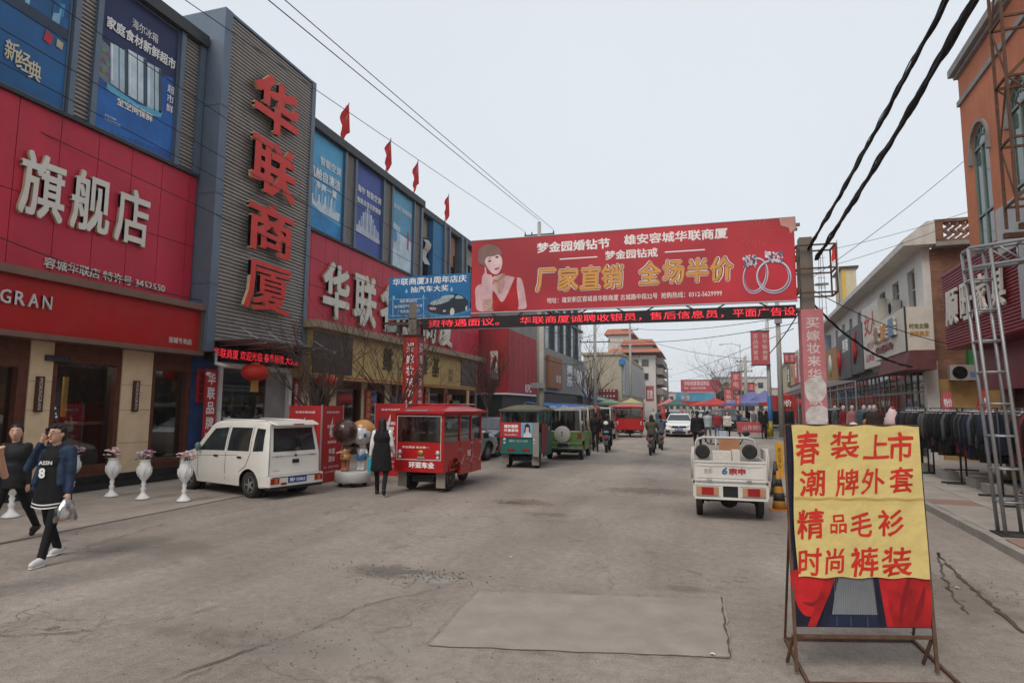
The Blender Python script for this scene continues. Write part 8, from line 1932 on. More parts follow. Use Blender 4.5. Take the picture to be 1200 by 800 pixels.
# ---- statue: a plain pair of cartoon children on a white drum
st = G(413, 569); t = thing('statue', 'glossy pair of big headed cartoon child figures embracing on a white round base', 'statue', (st[0], st[1], 0), local=True, rz=R(8))
q = MB().lathe([(.40,.10),(.42,.12),(.42,.33),(.40,.35),(.38,.35)], n=36); part('base', q, mat('drum_white', (.52,.51,.49), .5, dirt=.3), t)
q = MB(); 
for a in range(4): q.lathe([(.05,0),(.05,.10)], (.28*math.cos(a*1.57+.5), .28*math.sin(a*1.57+.5), 0), 8)
part('castor', q, Mblack, t)
def doll(x, y, skin_m, hair_m, sc, legm, face):
    b = .35
    blobpart('figure', [('e',(x,y,b+.40),(.11,.09,.16)),('c',(x-.05,y,b+.30),(x-.055,y,b+.05),.065,.045),('c',(x+.05,y,b+.30),(x+.055,y,b+.05),.065,.045),('e',(x-.055,y-.03,b+.03),(.05,.075,.035)),('e',(x+.055,y-.03,b+.03),(.05,.075,.035)),('c',(x-.10,y,b+.50),(x+.03*face,y-.13,b+.38),.04,.035),('c',(x+.10,y,b+.50),(x+.17*face,y-.10,b+.42),.04,.035),('e',(x,y-.01,b+.86),(.275,.25,.26)),('e',(x+.05*face,y-.22,b+.77),(.06,.05,.05))], skin_m, t, .016)
    hy = y-.07 if face < 0 else y+.06
    blobpart('hair', [('e',(x,hy,b+.93),(.31,.28,.285)),('c',(x-.20,y-.02,b+1.0),(x-.25,y+.02,b+.82),.08,.06),('c',(x+.20,y-.02,b+1.0),(x+.25,y+.02,b+.82),.08,.06)], hair_m, t, .02)
    q = MB().lathe([(.115,.26),(.128,.30),(.12,.40)], (x,y,b), 18); part('shorts', q, legm, t)
    q = MB()
    for s in (-1,1): q.ell((x+face*.06+s*.11,y-.235,b+.85),(.035,.02,.05),10,8)
    part('eyes', q, mat('painted_blue_black', (.02,.05,.09), .15, coat=.5), t)
# the darker child stands turned away at the left; the pale one looks past him towards the camera
doll(-.15, -.10, mat('glossy_caramel', (.30,.12,.06), .25, coat=.5), mat('glossy_chocolate', (.045,.018,.015), .2, coat=.6), 1, mat('caramel_shorts', (.42,.20,.06), .3), -1)
doll(.17, .08, mat('glossy_porcelain', (.46,.46,.46), .2, coat=.6), mat('glossy_amber', (.42,.20,.055), .25, coat=.5), 1, mat('blue_cloth_paint', (.05,.16,.35), .3), 1)
# ================================================================== PROPS, POLES, WIRES, FAR STREET
# ---- A-frame board in the foreground
A0 = Vector(G(942,778)); B0 = Vector(G(1096,772)); A0.z = B0.z = 0
A0 = Vector((.652,5.03,0)); B0 = A0+Vector((math.cos(.274), math.sin(.274), 0))*1.002
ax = (B0-A0).normalized(); W_ = (B0-A0).length; bk = Vector((-ax.y, ax.x, 0)); up = (Vector((0,0,1))+bk*.053+ax*.02).normalized()
fr = thing('sandwich_board', 'hand lettered yellow and red sandwich board on a rusty steel stand in the foreground', 'sign board', tuple((A0+B0)/2), 'L')
z0b, z1b = .322, 1.77
o = A0+up*z0b; Wb = W_; Hb = z1b-z0b
nf = ax.cross(up).normalized()
q = MB().prism([(0,0),(Wb,0),(Wb,Hb),(0,Hb)], o, ax, up, .012); Mnv = mat('board_navy', (.008,.009,.022), .5, var=.4, scale=8); board = part('banner_sheet', q, Mnv, fr)
# printed lower picture: open red down coat over grey knit and jeans
pr = MB()
def bp(pts, layer, mi): pr.prism([(p[0]*Wb, p[1]*Hb) for p in smooth_poly(pts, 4)], o+nf*(.0015*layer+.0015), ax, up, 0, mi)
def bps(pts, layer, mi): pr.prism([(p[0]*Wb, p[1]*Hb) for p in pts], o+nf*(.0015*layer+.0015), ax, up, 0, mi)
bp([(.0,.27),(.005,.15),(.05,.07),(.12,.05),(.20,.09),(.27,.18),(.29,.27)], 1, 0); bps([(.09,.004),(.15,.004),(.34,.27),(.26,.27)], 2, 1)
bps([(.27,.055),(.62,.055),(.585,.27),(.33,.27)], 1, 2); bps([(.22,.004),(.64,.004),(.62,.062),(.255,.062)], 2, 3)
bps([(.17,.004),(.23,.004),(.345,.27),(.325,.27)], 3, 5); bps([(.60,.004),(.66,.004),(.615,.27),(.575,.27)], 3, 5)
bps([(.65,.004),(.975,.004),(.995,.12),(.99,.27),(.605,.27)], 1, 1); bps([(.65,.004),(.70,.004),(.66,.27),(.60,.27)], 2, 0); bp([(.76,.02),(.80,.12),(.86,.25),(.84,.25),(.77,.12)], 3, 4); bp([(.86,.03),(.93,.10),(.95,.2),(.90,.12)], 3, 4); bp([(.06,.12),(.14,.10),(.22,.16),(.14,.12)], 3, 4)
for k in range(24): x = .285+k*.0135; y_ = x+.04*(.5-k/24); bps([(x,.062),(x+.004,.062),(y_+.0035,.266),(y_-.0005,.266)], 3, 6)
for x in (.30,.40,.52): bps([(x,.006),(x+.006,.006),(x+.006,.052),(x,.052)], 3, 7)

part('printed_picture', pr, [mat('coat_print_a', (.42,.012,.014), .5, var=.35, scale=5), mat('coat_print_b', (.36,.010,.012), .5, var=.5, scale=4), ML(.20,.21,.22), ML(.012,.016,.04), ML(.20,.008,.012), Mnv, ML(.13,.135,.145), ML(.05,.07,.14)], fr)
# yellow sheet pasted on top: slightly wavy
Mysh = mat('yellow_cloth_sheet', (.60,.46,.17), .75, var=.06, scale=5, bump=1., bscale=6)
rr = random.Random(6)
def yz(u, v): return .017+.0035*math.sin(9*u+4*v)*math.sin(6*v+2)+.003*math.sin(17*u-9*v)+.004*math.exp(-((v-.63)/.008)**2)
def sheetpt(u, v, lift=0): return o+ax*(Wb*u)+up*(Hb*v)+nf*(yz(u, v)+lift)
u0, u1, v0y, v1y = .030, .985, .240, 1.0
rows = []
for i in range(61):
    v = v0y+(v1y-v0y)*i/60; rows.append([sheetpt(u0+.01*math.sin(v*9)*(j == 0)+(u1-u0)*j/48, v+(.004*math.sin(j*.5) if i in (0,60) else 0)) for j in range(49)])
q = MB().grid(rows); ysh = part('yellow_sheet', q, Mysh, fr)
q = MB().grid([[sheetpt(u0+(u1-u0)*j/30, v+.004*math.sin(j*.9), .0012) for j in range(31)] for v in (.620,.632)]); part('tape_strip', q, mat('brown_tape', (.50,.33,.11), .4), fr)
def brush(s, u_, v_, w_, h_, seed):
    r = random.Random(seed); q = MB(); a1, a2, a3 = r.uniform(-.05,.05), r.uniform(0,6), r.uniform(0,6)
    def wp(a, b, k):
        a2_ = a+.018*math.sin(b*9+a2)+.010*math.sin(b*23+a*7+a3); b2 = b+.05*(a-.5)*1.2+.018*math.sin(a*10+a3)+.010*math.sin(a*27+b*9+a2)
        return sheetpt(u_+w_*a2_, v_+h_*b2, .0030-k*.0002)
    text(q, s, (0,0,0), (1,0,0), (0,1,0), 1, 1, bold=.022, shear=.08, warp=wp); part('brush_character', q, mat('red_brush_paint', (.52,.022,.012), .45, var=.2, scale=9), fr)
def bl_(px, py):    # fraction on the board for a photograph pixel read off the sheet corners
    u = (px+.5-922-(py-498)*.043)/(155+(py-498)*.034); v = 1-(py-498)/235.; return u, v
rowsC = [('春装上市', [(932,958),(972,1004),(1009,1039),(1041,1068)], [(505,545),(505,538),(508,538),(505,541)]), ('潮牌外套', [(936,966),(978,1004),(1008,1034),(1042,1068)], [(551,583),(550,582),(549,580),(547,578)]),
 ('精品毛衫', [(933,964),(971,990),(996,1020),(1028,1056)], [(598,633),(604,626),(601,630),(598,629)]), ('时尚裤装', [(935,962),(966,988),(996,1028),(1032,1066)], [(643,675),(643,672),(641,675),(641,675)])]
sd = 0
for s_, xs, ys in rowsC:
    for ch, (xa, xb_), (ya_, yb_) in zip(s_, xs, ys):
        ua, va = bl_(xa, yb_); ub, vb = bl_(xb_, ya_); brush(ch, ua, va, ub-ua, vb-va, sd); sd += 1
# steel stand
q = MB(); s = .016
def bar(a, b, w=.016): q.tube([a, b], w, 4, smooth=False)
L0, R0 = A0, B0; back = -bk
bar(A0+up*.0+Vector((0,0,.02)), A0+up*z1b-nf*.03); bar(B0+Vector((0,0,.02)), B0+up*z1b-nf*.03); bar(A0+up*z1b-nf*.03, B0+up*z1b-nf*.03); bar(A0+up*.25-nf*.03, B0+up*.25-nf*.03)
FL, FRr, BL, BR_ = Vector((.70,4.85,.015)), Vector((1.70,5.14,.015)), Vector((.66,5.70,.015)), Vector((1.66,5.98,.015))
bar(FL, FRr); bar(BL, BR_); bar(FL, BL); bar(FRr, BR_)
bar(A0+up*.25-nf*.03, A0+bk*.16+Vector((0,0,.02)), .013); bar(B0+up*.25-nf*.03, B0+bk*.16+Vector((0,0,.02)), .013); bar(A0+up*1.0-nf*.03, BL, .012); bar(B0+up*1.0-nf*.03, BR_, .012)
part('steel_stand', q, Mrust, fr)
# ---- cones and bollards behind it
Mcone = mat('cone_orange_yellow', (.45,.20,.03), .7, dirt=.4)
def cone(loc, label, h, m1, sc=1.):
    t = thing('traffic_cone', label, 'traffic cone', loc, local=True)
    q = MB().box(-.17,-.17,0,.17,.17,.03); part('base', q, m1, t)
    q = MB().lathe([(.13,.03),(.105,h*.25),(.085,h*.45),(.06,h*.7),(.03,h)], n=16); part('body', q, m1, t)
    q = MB().lathe([(.107,h*.25),(.087,h*.45)], n=16); q.lathe([(.069,h*.62),(.05,h*.80)], n=16); part('band', q, mat('cone_band_black', (.03,.03,.03), .6), t); return t
c = G(914,598); cone((c[0],c[1]+.05,0), 'dirty orange traffic cone just left of the yellow board', .72, Mcone)
c = G(910,582); cone((c[0]+.02,c[1]+.2,0), 'black based striped traffic cone behind the orange one', .74, mat('cone_dark', (.06,.055,.03), .7, dirt=.4))
c = G(908,553); t = thing('warning_post', 'yellow upright warning post with black characters', 'warning post', (c[0],c[1]-1.2,0), local=True)
q = MB().box(-.09,-.03,.02,.09,.03,.92); q.box(-.16,-.12,0,.16,.12,.03); part('post', q, mat('warning_yellow', (.55,.28,.02), .6, dirt=.3), t)
q = MB(); text(q, '禁止停车', (-.045,-.032,.2), (1,0,0), (0,0,1), .09, .6, vertical=True); part('lettering', q, Mblack, t)
# ---- pink hand cart
c = G(882,513); t = thing('hand_cart', 'faded red boxy hand cart by the right pavement', 'cart', (c[0], c[1], 0), local=True)
q = MB(); q.add([(-.85,-.4,.35),(.85,-.4,.35),(.95,-.45,1.0),(-.95,-.45,1.0),(-.85,.4,.35),(.85,.4,.35),(.95,.45,1.0),(-.95,.45,1.0)], [(0,1,2,3),(5,4,7,6),(4,0,3,7),(1,5,6,2),(0,4,5,1)]); part('tray', q, Mdirtyred, t)
q = MB(); text(q, '山东煎饼', (-.6,-.455,.5), (1,0,0), (0,-.03,1), 1.2, .3, lift=.02); part('lettering', q, mat('faded_white_print'), t)
for sx in (-1,1): wheel(t, (sx*.75,0,.28), .28, .08, spokes=6)
# ---- poles
def pole(label, loc, h, r0=.16, r1=.10, arms=(), m=None, frame='L', extras=None, name='utility_pole'):
    t = thing(name, label, 'utility pole', loc, frame, local=True); q = MB().tube([(0,0,0),(0,0,h)], r0, 14, r1=r1); part('shaft', q, m or Mpole, t)
    for (z, w_) in arms:
        q = MB().box(-w_/2,-.04,z,w_/2,.04,z+.08); part('crossarm', q, Mdark, t)
        for x in (-w_/2+.05, 0 if z > h-.4 else -w_/4, w_/2-.05): q = MB().lathe([(.035,0),(.05,.05),(.03,.09),(.05,.12),(.02,.17)], (x,0,z+.08), 8); part('insulator', q, mat('insulator_brown', (.06,.04,.035), .3), t)
    return t
PL = PX(632,262,-9.0); pole('tall concrete pole behind the red billboard with an insulator crossarm on top', (PL[0], PL[1], 0), PL[2]+.1, .17, .11, ((PL[2]-.75,1.9),)); 
t = pole('thick square concrete pole beside the red restaurant block', (PL[0]-.1+.55, PL[1]-1.2, 0), 6.9, .16, .15); 
q = MB().box(PL[0]-.1, PL[1]-1.6, 2.95, PL[0]+.7, PL[1]-1.36, 3.25); single('junction_box', q, Msteel, 'grey junction box strapped to the twin concrete poles', 'junction box')
P2 = PX(697,385,-8.2); pole('slim pole with crossarms before the beige building', (P2[0], P2[1], 0), P2[2]+1.5, .17, .11, ((P2[2]-1.2,2.6),(P2[2]+.4,1.8)))
P3 = PX(738,372,-7.6); pole('tall pole with stacked crossarms before the cornice building', (P3[0], P3[1], 0), P3[2]+.8, .17, .12, ((P3[2],2.4),(P3[2]-1.6,2.0),(P3[2]-5,2.4)))
P4 = PX(782,431,-7.0); pole('far dark pole with short arms left of the red far billboard', (P4[0], P4[1], 0), P4[2], .25, .2, ((P4[2]-.4,2.6),(P4[2]-2.4,2.2),(P4[2]-6.4,2.2)), m=mat('dark_pole', (.12,.11,.10), .9))
p = (4.95,40.3,PAV); pole('tall concrete pole on the right pavement left of the pink banner', p, 9.2, .17, .12, ((8.5,1.4),))
q = MB().box(4.75,40.0,7.0,5.15,40.25,7.9); single('meter_box', q, Msteel, 'grey meter box high on the right concrete pole', 'meter box')
t = pole('white and blue painted pole beside the right concrete pole', (4.55,42.4,PAV), 9.6, .14, .10, m=mat('white_pole_paint', (.48,.48,.47), .6, dirt=.2)); q = MB().lathe([(.15,0),(.15,2.5)], n=14); part('blue_base', q, mat('blue_pole_paint', (.03,.10,.26), .5), t)
P5 = PX(873,417,4.9); pole('distant pole with short arms right of the small red vertical signs', (P5[0], P5[1], 0), P5[2], .18, .13, ((P5[2]-.6,1.6),(P5[2]-1.6,1.3)))
P6 = PY(867,403,95); t = thing('street_lamp', 'distant street lamp with a thin curved arm over the street', 'street lamp', (P6[0],95,0), local=True)
q = MB().tube([(0,0,0),(0,0,P6[2])], .09, 8, r1=.05); part('shaft', q, Msteel, t); q = MB().tube([(0,0,P6[2]-.3),(-1.2,0,P6[2]+.1),(-2.4,0,P6[2])], .04, 6); q.box(-2.9,-.1,P6[2]-.08,-2.3,.1,P6[2]+.04); part('arm', q, Msteel, t)
# striped base
q = MB().lathe([(.2,0),(.2,.95)], (4.35,41.2,PAV), 12); t = single('bollard', q, mat('hazard_stripe', (.30,.24,.02), .6, var=.95, scale=5), 'black and yellow striped bollard at the foot of the white pole', 'bollard')
# hanging red advertisement boxes on poles, right
def adbox(label, px0, py0, px1, py1, Y, s, m=Mdirtyred, cols=1, tm=None, cat='sign', name='pole_sign'):
    a, b = PY(px0, py1, Y), PY(px1, py0, Y); t = thing(name, label, cat, ((a[0]+b[0])/2, Y, a[2]))
    q = MB().box(a[0], Y, a[2], b[0], Y+.25, b[2]); part('panel', q, m, t)
    q = MB(); w_ = (b[0]-a[0])/cols; parts_ = s.split('|')
    for k, s2 in enumerate(parts_): text(q, s2, (a[0]+w_*k+w_*.22, Y-.01, a[2]+.12*(b[2]-a[2])), (1,0,0), (0,0,1), w_*.56, (b[2]-a[2])*.82, vertical=True, bold=.02)
    part('lettering', q, tm or mat('pale_rose_print', (.62,.42,.40), .6), t)
    q = MB().box(a[0]-.04, Y-.02, b[2], b[0]+.04, Y+.27, b[2]+.06); q.box(a[0]-.04, Y-.02, a[2]-.06, b[0]+.04, Y+.27, a[2]); part('frame', q, Mdark, t); return t
adbox('large red two column sign box hung on the white pole', 881, 388, 901, 427, 42, '买品牌家具|到华联商厦', cols=2)
adbox('small red sign box to the left of the pole sign row', 857, 436, 868, 457, 62, '家电', Mdirtyred)
adbox('narrow red vertical sign by the far arch column', 849, 455, 859, 481, 75, '华联商厦')
adbox('tiny red sign right of the distant pole', 877, 449, 884, 458, 58, '店')
adbox('short red shop box sign on the cream building beyond the pole', 919, 414, 931, 425, 46, '佳|宝', cols=2)
adbox('small red vertical sign low beside the tents', 862, 462, 868, 475, 60, '特卖')
# ---- far cream buildings on the right
t = thing('cream_building', 'cream block with a terracotta eave standing behind the tents', 'building', (10, 66, 0), 'R')
a = PXR(905,400,8.0); q = MB().box(8.2, 92, 0, 16, 130, 9.4); q.box(7.9, 91.5, 9.4, 16.3, 130.5, 9.8); part('wall', q, mat('cream_render'), t)
for k in range(5):
    for z in (3.6, 6.6): q = MB().box(9+k*1.3, 91.9, z, 9.8+k*1.3, 92, z+1.4); part('window', q, Mdglass, t)
q = MB().box(8.5,91.88,6,9.3,91.95,7.5); part('blue_sign', q, Mblueprint, t)
# ---- left side: buildings beyond the restaurant
def bld(name, label, X, px0, px1, ztop, wallm, depth=9, y_override=None):
    y0, y1 = PX(px0, 460, X)[1], PX(px1, 460, X)[1]
    if y_override: y0, y1 = y_override
    t = thing(name, label, 'building', (X, (y0+y1)/2, 0)); return t, y0, y1
XG = -10.9; t, y0, y1 = bld('glass_building', 'grey clad shop building with tall dark glass bays beyond the restaurant', XG, 637, 684, 12, None)
print('glass bld', y0, y1)
y0 = max(y0, yk1+.3)
q = MB().box(XG-8, y0, 0, XG-.3, y1, 12.8); part('wall', q, mat('slate_cladding', (.13,.135,.14), .6, var=.15, dirt=.3), t)
q = MB().box(XG-.3, y0, 3.0, XG, y1, 6.4); part('clad_band', q, mat('grey_clad_panel', (.24,.235,.225), .6, var=.12, dirt=.35), t)
nb = 5
for k in range(nb):
    a = y0+(y1-y0)*k/nb; b = y0+(y1-y0)*(k+1)/nb
    f = MB(); f.box(XG-.3, a, 6.4, XG+.05, a+.3, 12.6); f.box(XG-.3, a+.3, 9.4, XG, b, 9.6); f.box(XG-.3, a+.3, 12.4, XG, b, 12.8); w_ = part('window', f, mat('slate_frame', (.10,.105,.11), .5), t)
    q = MB().box(XG-.25, a+.3, 6.4, XG-.2, b, 12.4); part('pane', q, mat('sky_glass_%d' % (k % 2), [(.10,.13,.15),(.18,.22,.25)][k % 2], .08, var=.5, spec=.9), w_)
a, b = PX(640,455,XG)[1], PX(655,455,XG)[1]; q = MB().box(XG, max(a,y0+.2), 3.3, XG+.3, b, 5.8); part('brown_sign', q, mat('orange_brown_wood', (.26,.10,.04), .6), t); q = MB(); text(q, '家居', (XG+.31, b-2.4, 3.8), *YZ, 1.8, .6); part('lettering', q, Mink, t)
a, b = PX(664,455,XG)[1], PX(671,455,XG)[1]; q = MB(); text(q, '美乐', (XG+.02, a, 3.6), *YZ, b-a, 2.2, vertical=True, bold=.05); a, b = PX(673,455,XG)[1], PX(682,455,XG)[1]; text(q, '100', (XG+.02, a, 4.1), *YZ, b-a, 1.4, bold=.05); part('lettering', q, Mink, t)
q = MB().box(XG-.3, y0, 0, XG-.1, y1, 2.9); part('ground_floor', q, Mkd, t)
a = PX(690,460,-11)[1]; t = thing('billboard', 'white billboard with black scribble lettering beyond the grey building', 'billboard', (-11,a,3)); q = MB().box(-12.6, y1+.5, 3.2, -10.7, y1+.7, 6.6); part('panel', q, Mwhite, t); q = MB(); text(q, '韩尚', (-12.4, y1+.49, 3.7), *XZ, 1.5, 2.4, bold=.05, vertical=True); part('lettering', q, Mblack, t)
# beige building (gable towards the camera)
Yb = 78; a, b = PY(684,480,Yb)[0], PY(729,480,Yb)[0]; zt = PY(700,416,Yb)[2]
t = thing('beige_building', 'windowless beige rendered block with a ribbed grey street front', 'building', ((a+b)/2, Yb, 0))
q = MB().box(a, Yb, 0, b-.0, Yb+34, zt); part('wall', q, mat('beige_render_far', (.36,.32,.25), .85, dirt=.35, streak=True), t)
q = MB().box(a-.3, Yb-.2, zt, b+.1, Yb+34, zt+.35); part('parapet', q, mat('beige_render'), t)
for k in range(16): q = MB(); y = Yb+.4+k*2.1; q.box(b, y, 3.4, b+.25, y+1.5, zt-.4); part('rib', q, mat('pale_rib', (.34,.36,.37), .6), t)
q = MB().box(b-.3, Yb-.2, zt*.85, b+.5, Yb+.4, zt*.85+.7); part('blue_box', q, Mblueprint, t)
x0_, x1_ = PY(701,470,Yb)[0], PY(724,470,Yb)[0]; z0_, z1_ = PY(710,474,Yb)[2], PY(710,458,Yb)[2]
q = MB().box(x0_, Yb-.5, z0_, x1_, Yb-.05, z1_+.2); part('maroon_sign', q, mat('maroon_board', (.12,.012,.02), .6), t)
q = MB(); 
for i in range(5):
    for j in range(3): q.ell((x0_+.4+i*(x1_-x0_-.8)/4, Yb-.52, z0_+.4+j*(z1_-z0_-.4)/2), (.12,.02,.12), 6, 4)
part('ornament', q, mat('pale_rose_print'), t)
q = MB().box(b-8, Yb-1.5, 0, b+.4, Yb-.6, 2.6); part('ground_floor', q, Mkd, t)
# cornice building
Yc2 = 120; sc_ = lambda px, py, Y=Yc2: PY(px, py, Y)
t = thing('cornice_building', 'multi storey white building with stepped terracotta tiled cornices and balconies', 'building', (sc_(740,480)[0], Yc2, 0))
Mtc = mat('terracotta_cornice', (.36,.13,.08), .8, var=.1, dirt=.2); Mww = mat('far_white_wall', (.50,.48,.45), .8, dirt=.35, streak=True)
def fb(px0, py0, px1, py1, d0, d1): a, b = sc_(px0, py1), sc_(px1, py0); q = MB().box(a[0], Yc2+d0, a[2], b[0], Yc2+d1, b[2]); return q
q = fb(712,416,768,480,0,22); q.v = [(v[0], v[1], max(0, v[2]) if v[2] > 3 else 0) for v in q.v]; part('wall', q, Mww, t)
part('wall', fb(711,391,736,412,2,12), Mww, t); part('wall', fb(730,405,764,412,0,14), Mww, t)
for (x0_, x1_, za, zb_, d) in ((706,742,383,391,1.4),(727,769,397,405,-1),(712,776,408,414,-1.6)):
    a, b = sc_(x0_, zb_), sc_(x1_, za); q = MB(); q.add([(a[0],Yc2+d,a[2]),(b[0],Yc2+d,a[2]),(b[0],Yc2+18,a[2]),(a[0],Yc2+18,a[2]),(a[0]+.7,Yc2+d+.9,b[2]),(b[0]-.7,Yc2+d+.9,b[2]),(b[0]-.7,Yc2+17,b[2]),(a[0]+.7,Yc2+17,b[2])], [(0,3,2,1),(4,5,6,7),(0,1,5,4),(1,2,6,5),(2,3,7,6),(3,0,4,7)]); part('roof', q, Mtc, t)
xw = sc_(768,480)[0]
for k in range(4):
    z = sc_(770, 425+k*12)[2]; q = MB().box(xw, Yc2+.5, z-.2, xw+1.5, Yc2+20, z); q.box(xw+1.4, Yc2+.5, z, xw+1.5, Yc2+20, z+1.0); q.box(xw, Yc2+.5, z, xw+1.4, Yc2+.6, z+1.0); part('balcony', q, mat('balcony_grey', (.22,.19,.17), .8, dirt=.3), t)
q = MB().box(xw, Yc2+2, 0, xw+.6, Yc2+6, sc_(770,445)[2]); part('brick_column', q, mat('far_brick', (.33,.12,.06), .9), t)
for (px, py) in ((744,424),(744,440),(756,424),(756,440),(725,424)):
    a, b = sc_(px-4, py+5), sc_(px+4, py-3); f = MB(); f.box(a[0], Yc2-.1, a[2], b[0], Yc2-.02, b[2]); w_ = part('window', f, mat('slate_frame'), t); q = MB().box(a[0]+.15, Yc2-.13, a[2]+.15, b[0]-.15, Yc2-.11, b[2]-.15); part('pane', q, Mdglass, w_)
for k, (px0, px1, py0, py1, m, s_) in enumerate(((736,745,448,472,ML(.30,.38,.42),'佳华'),(747,757,446,468,Mwhite,'美丽'),(757,766,452,470,Mdirtyred,'百货'))):
    a, b = PY(px0, py1, 112), PY(px1, py0, 112); tt = thing('shop_sign', ['pale blue hanging sign in the far left row','white hanging sign in the far left row','red hanging sign in the far left row'][k], 'shop sign', (a[0], 112, a[2])); q = MB().box(a[0], 112, a[2], b[0], 112.3, b[2]); part('panel', q, m, tt); q = MB(); text(q, s_, (a[0]+.2, 111.98, a[2]+.4), *XZ, b[0]-a[0]-.4, (b[2]-a[2])*.6, bold=.04); part('lettering', q, Mblack if k < 2 else Mink, tt)
# low shops between, and the far end of the street
t = thing('shop_row', 'low dark shop row with awnings along the far left pavement', 'building', (-13, 90, 0)); q = MB().box(-20, 66, 0, -11.6, 77.5, 5.2); q.box(-18, 113, 0, -12.0, 119, 6); part('wall', q, mat('beige_render'), t)
for k in range(9): y = 60+k*6.5; q = MB(); q.add([(-11.5,y,3.2),(-11.5,y+6,3.2),(-9.6,y+6,2.5),(-9.6,y,2.5),(-11.5,y,3.3),(-11.5,y+6,3.3),(-9.6,y+6,2.6),(-9.6,y,2.6)], [(0,1,2,3),(7,6,5,4),(3,2,6,7),(0,3,7,4),(1,5,6,2)]); part('awning', q, [Mblueprint, Mgrey, mat('green_awning', (.03,.12,.09), .7)][k % 3], t)
far = [(-14,150,8,14,7.5,(.42,.38,.33)),(-18,175,12,20,9,(.34,.34,.36)),(-5,230,22,12,7,(.40,.38,.36)),(-30,210,16,16,13,(.45,.42,.38)),(9,150,9,22,7,(.42,.36,.30)),(12,180,14,20,10,(.46,.44,.41)),(18,215,18,14,8,(.36,.34,.33)),(7,250,16,10,6,(.32,.33,.36))]
for k, (x, y, w_, d, h_, c_) in enumerate(far):
    t = thing('far_building', ['cream far building behind the left poles','grey far building left of the red far billboard','long low building closing the street','tall cream far block on the left','tan far building behind the red tents','pale far block at the right of the arch','grey far block at the far right','blue grey low shed at the end of the street'][k], 'building', (x, y, 0))
    q = MB().box(x-w_/2, y, 0, x+w_/2, y+d, h_); part('wall', q, mat('far_wall_%d' % k, c_, .85, dirt=.3), t); q = MB().box(x-w_/2-.2, y-.2, h_, x+w_/2+.2, y+d, h_+.3); part('roof', q, Mgrey if k % 2 else Mtc, t)
    for i in range(int(w_/2.2)):
        for z in [1.2+3*j for j in range(int(h_/3))]: q = MB().box(x-w_/2+.5+i*2.2, y-.06, z, x-w_/2+1.8+i*2.2, y-.01, z+1.5); part('window', q, Mdglass, t)
# far billboards + arch
Yf = 140
def farboard(label, c4, Y, m, s_list, cols=None, posts=True):
    a, b = PY(c4[0], c4[3], Y), PY(c4[2], c4[1], Y); t = thing('billboard', label, 'billboard', ((a[0]+b[0])/2, Y, 0)); q = MB().box(a[0], Y, a[2], b[0], Y+.5, b[2]); part('panel', q, m, t)
    for s_, u0_, u1_, v0_, v1_ in s_list: q = MB(); W2, H2 = b[0]-a[0], b[2]-a[2]; text(q, s_, (a[0]+W2*u0_, Y-.02, a[2]+H2*v0_), *XZ, W2*(u1_-u0_), H2*(v1_-v0_), bold=.04); part('lettering', q, mat('pale_rose_print'), t)
    q = MB()
    for x in (a[0]+1, b[0]-1): q.box(x-.2, Y+.1, 0, x+.2, Y+.4, a[2])
    part('post', q, Mgrey, t); return t
farboard('pinkish red far billboard with pale lettering over the street end', (798,444.5,843,459), 140, mat('far_pink_red', (.40,.06,.10), .6), [('华联商厦喜迎宾客',.08,.75,.5,.9),('地址：容城县华联商厦',.08,.65,.22,.4)])
farboard('blue landscape billboard under the pinkish red one', (792,460,851,470), 150, mat('far_blue_print', (.06,.25,.38), .6, var=.5, scale=.25), [('水韵',.1,.28,.2,.7)])
t = thing('inflatable_arch', 'red cloth arch banner spanning the street in the distance', 'arch banner', (0, 110, 0)); Ya = 110
a, b = PY(773,488,Ya), PY(858,488,Ya)
for x0p, x1p, top in ((774,779,474),(850,857,463)):
    u_, v_ = PY(x0p,488,Ya), PY(x1p,top,Ya); q = MB().box(u_[0], Ya, 0, v_[0], Ya+1, v_[2]); part('column', q, mat('arch_red', (.48,.03,.03), .6), t); q = MB(); text(q, '开业大吉', (u_[0]+.1, Ya-.02, 2.0), *XZ, v_[0]-u_[0]-.2, v_[2]-2.3, vertical=True); part('lettering', q, mat('yellow_print', (.6,.45,.1), .6), t)
q = MB(); u_, v_ = PY(776,474,Ya), PY(853,469.5,Ya); q.grid([[(u_[0]+(v_[0]-u_[0])*i/16, Ya+.3+dy, u_[2]+.3*(1-(2*i/16-1)**2)*-.6+.35+z) for i in range(17)] for dy, z in ((0,-.35),(-.1,.45))]); part('banner_cloth', q, mat('arch_red'), t)
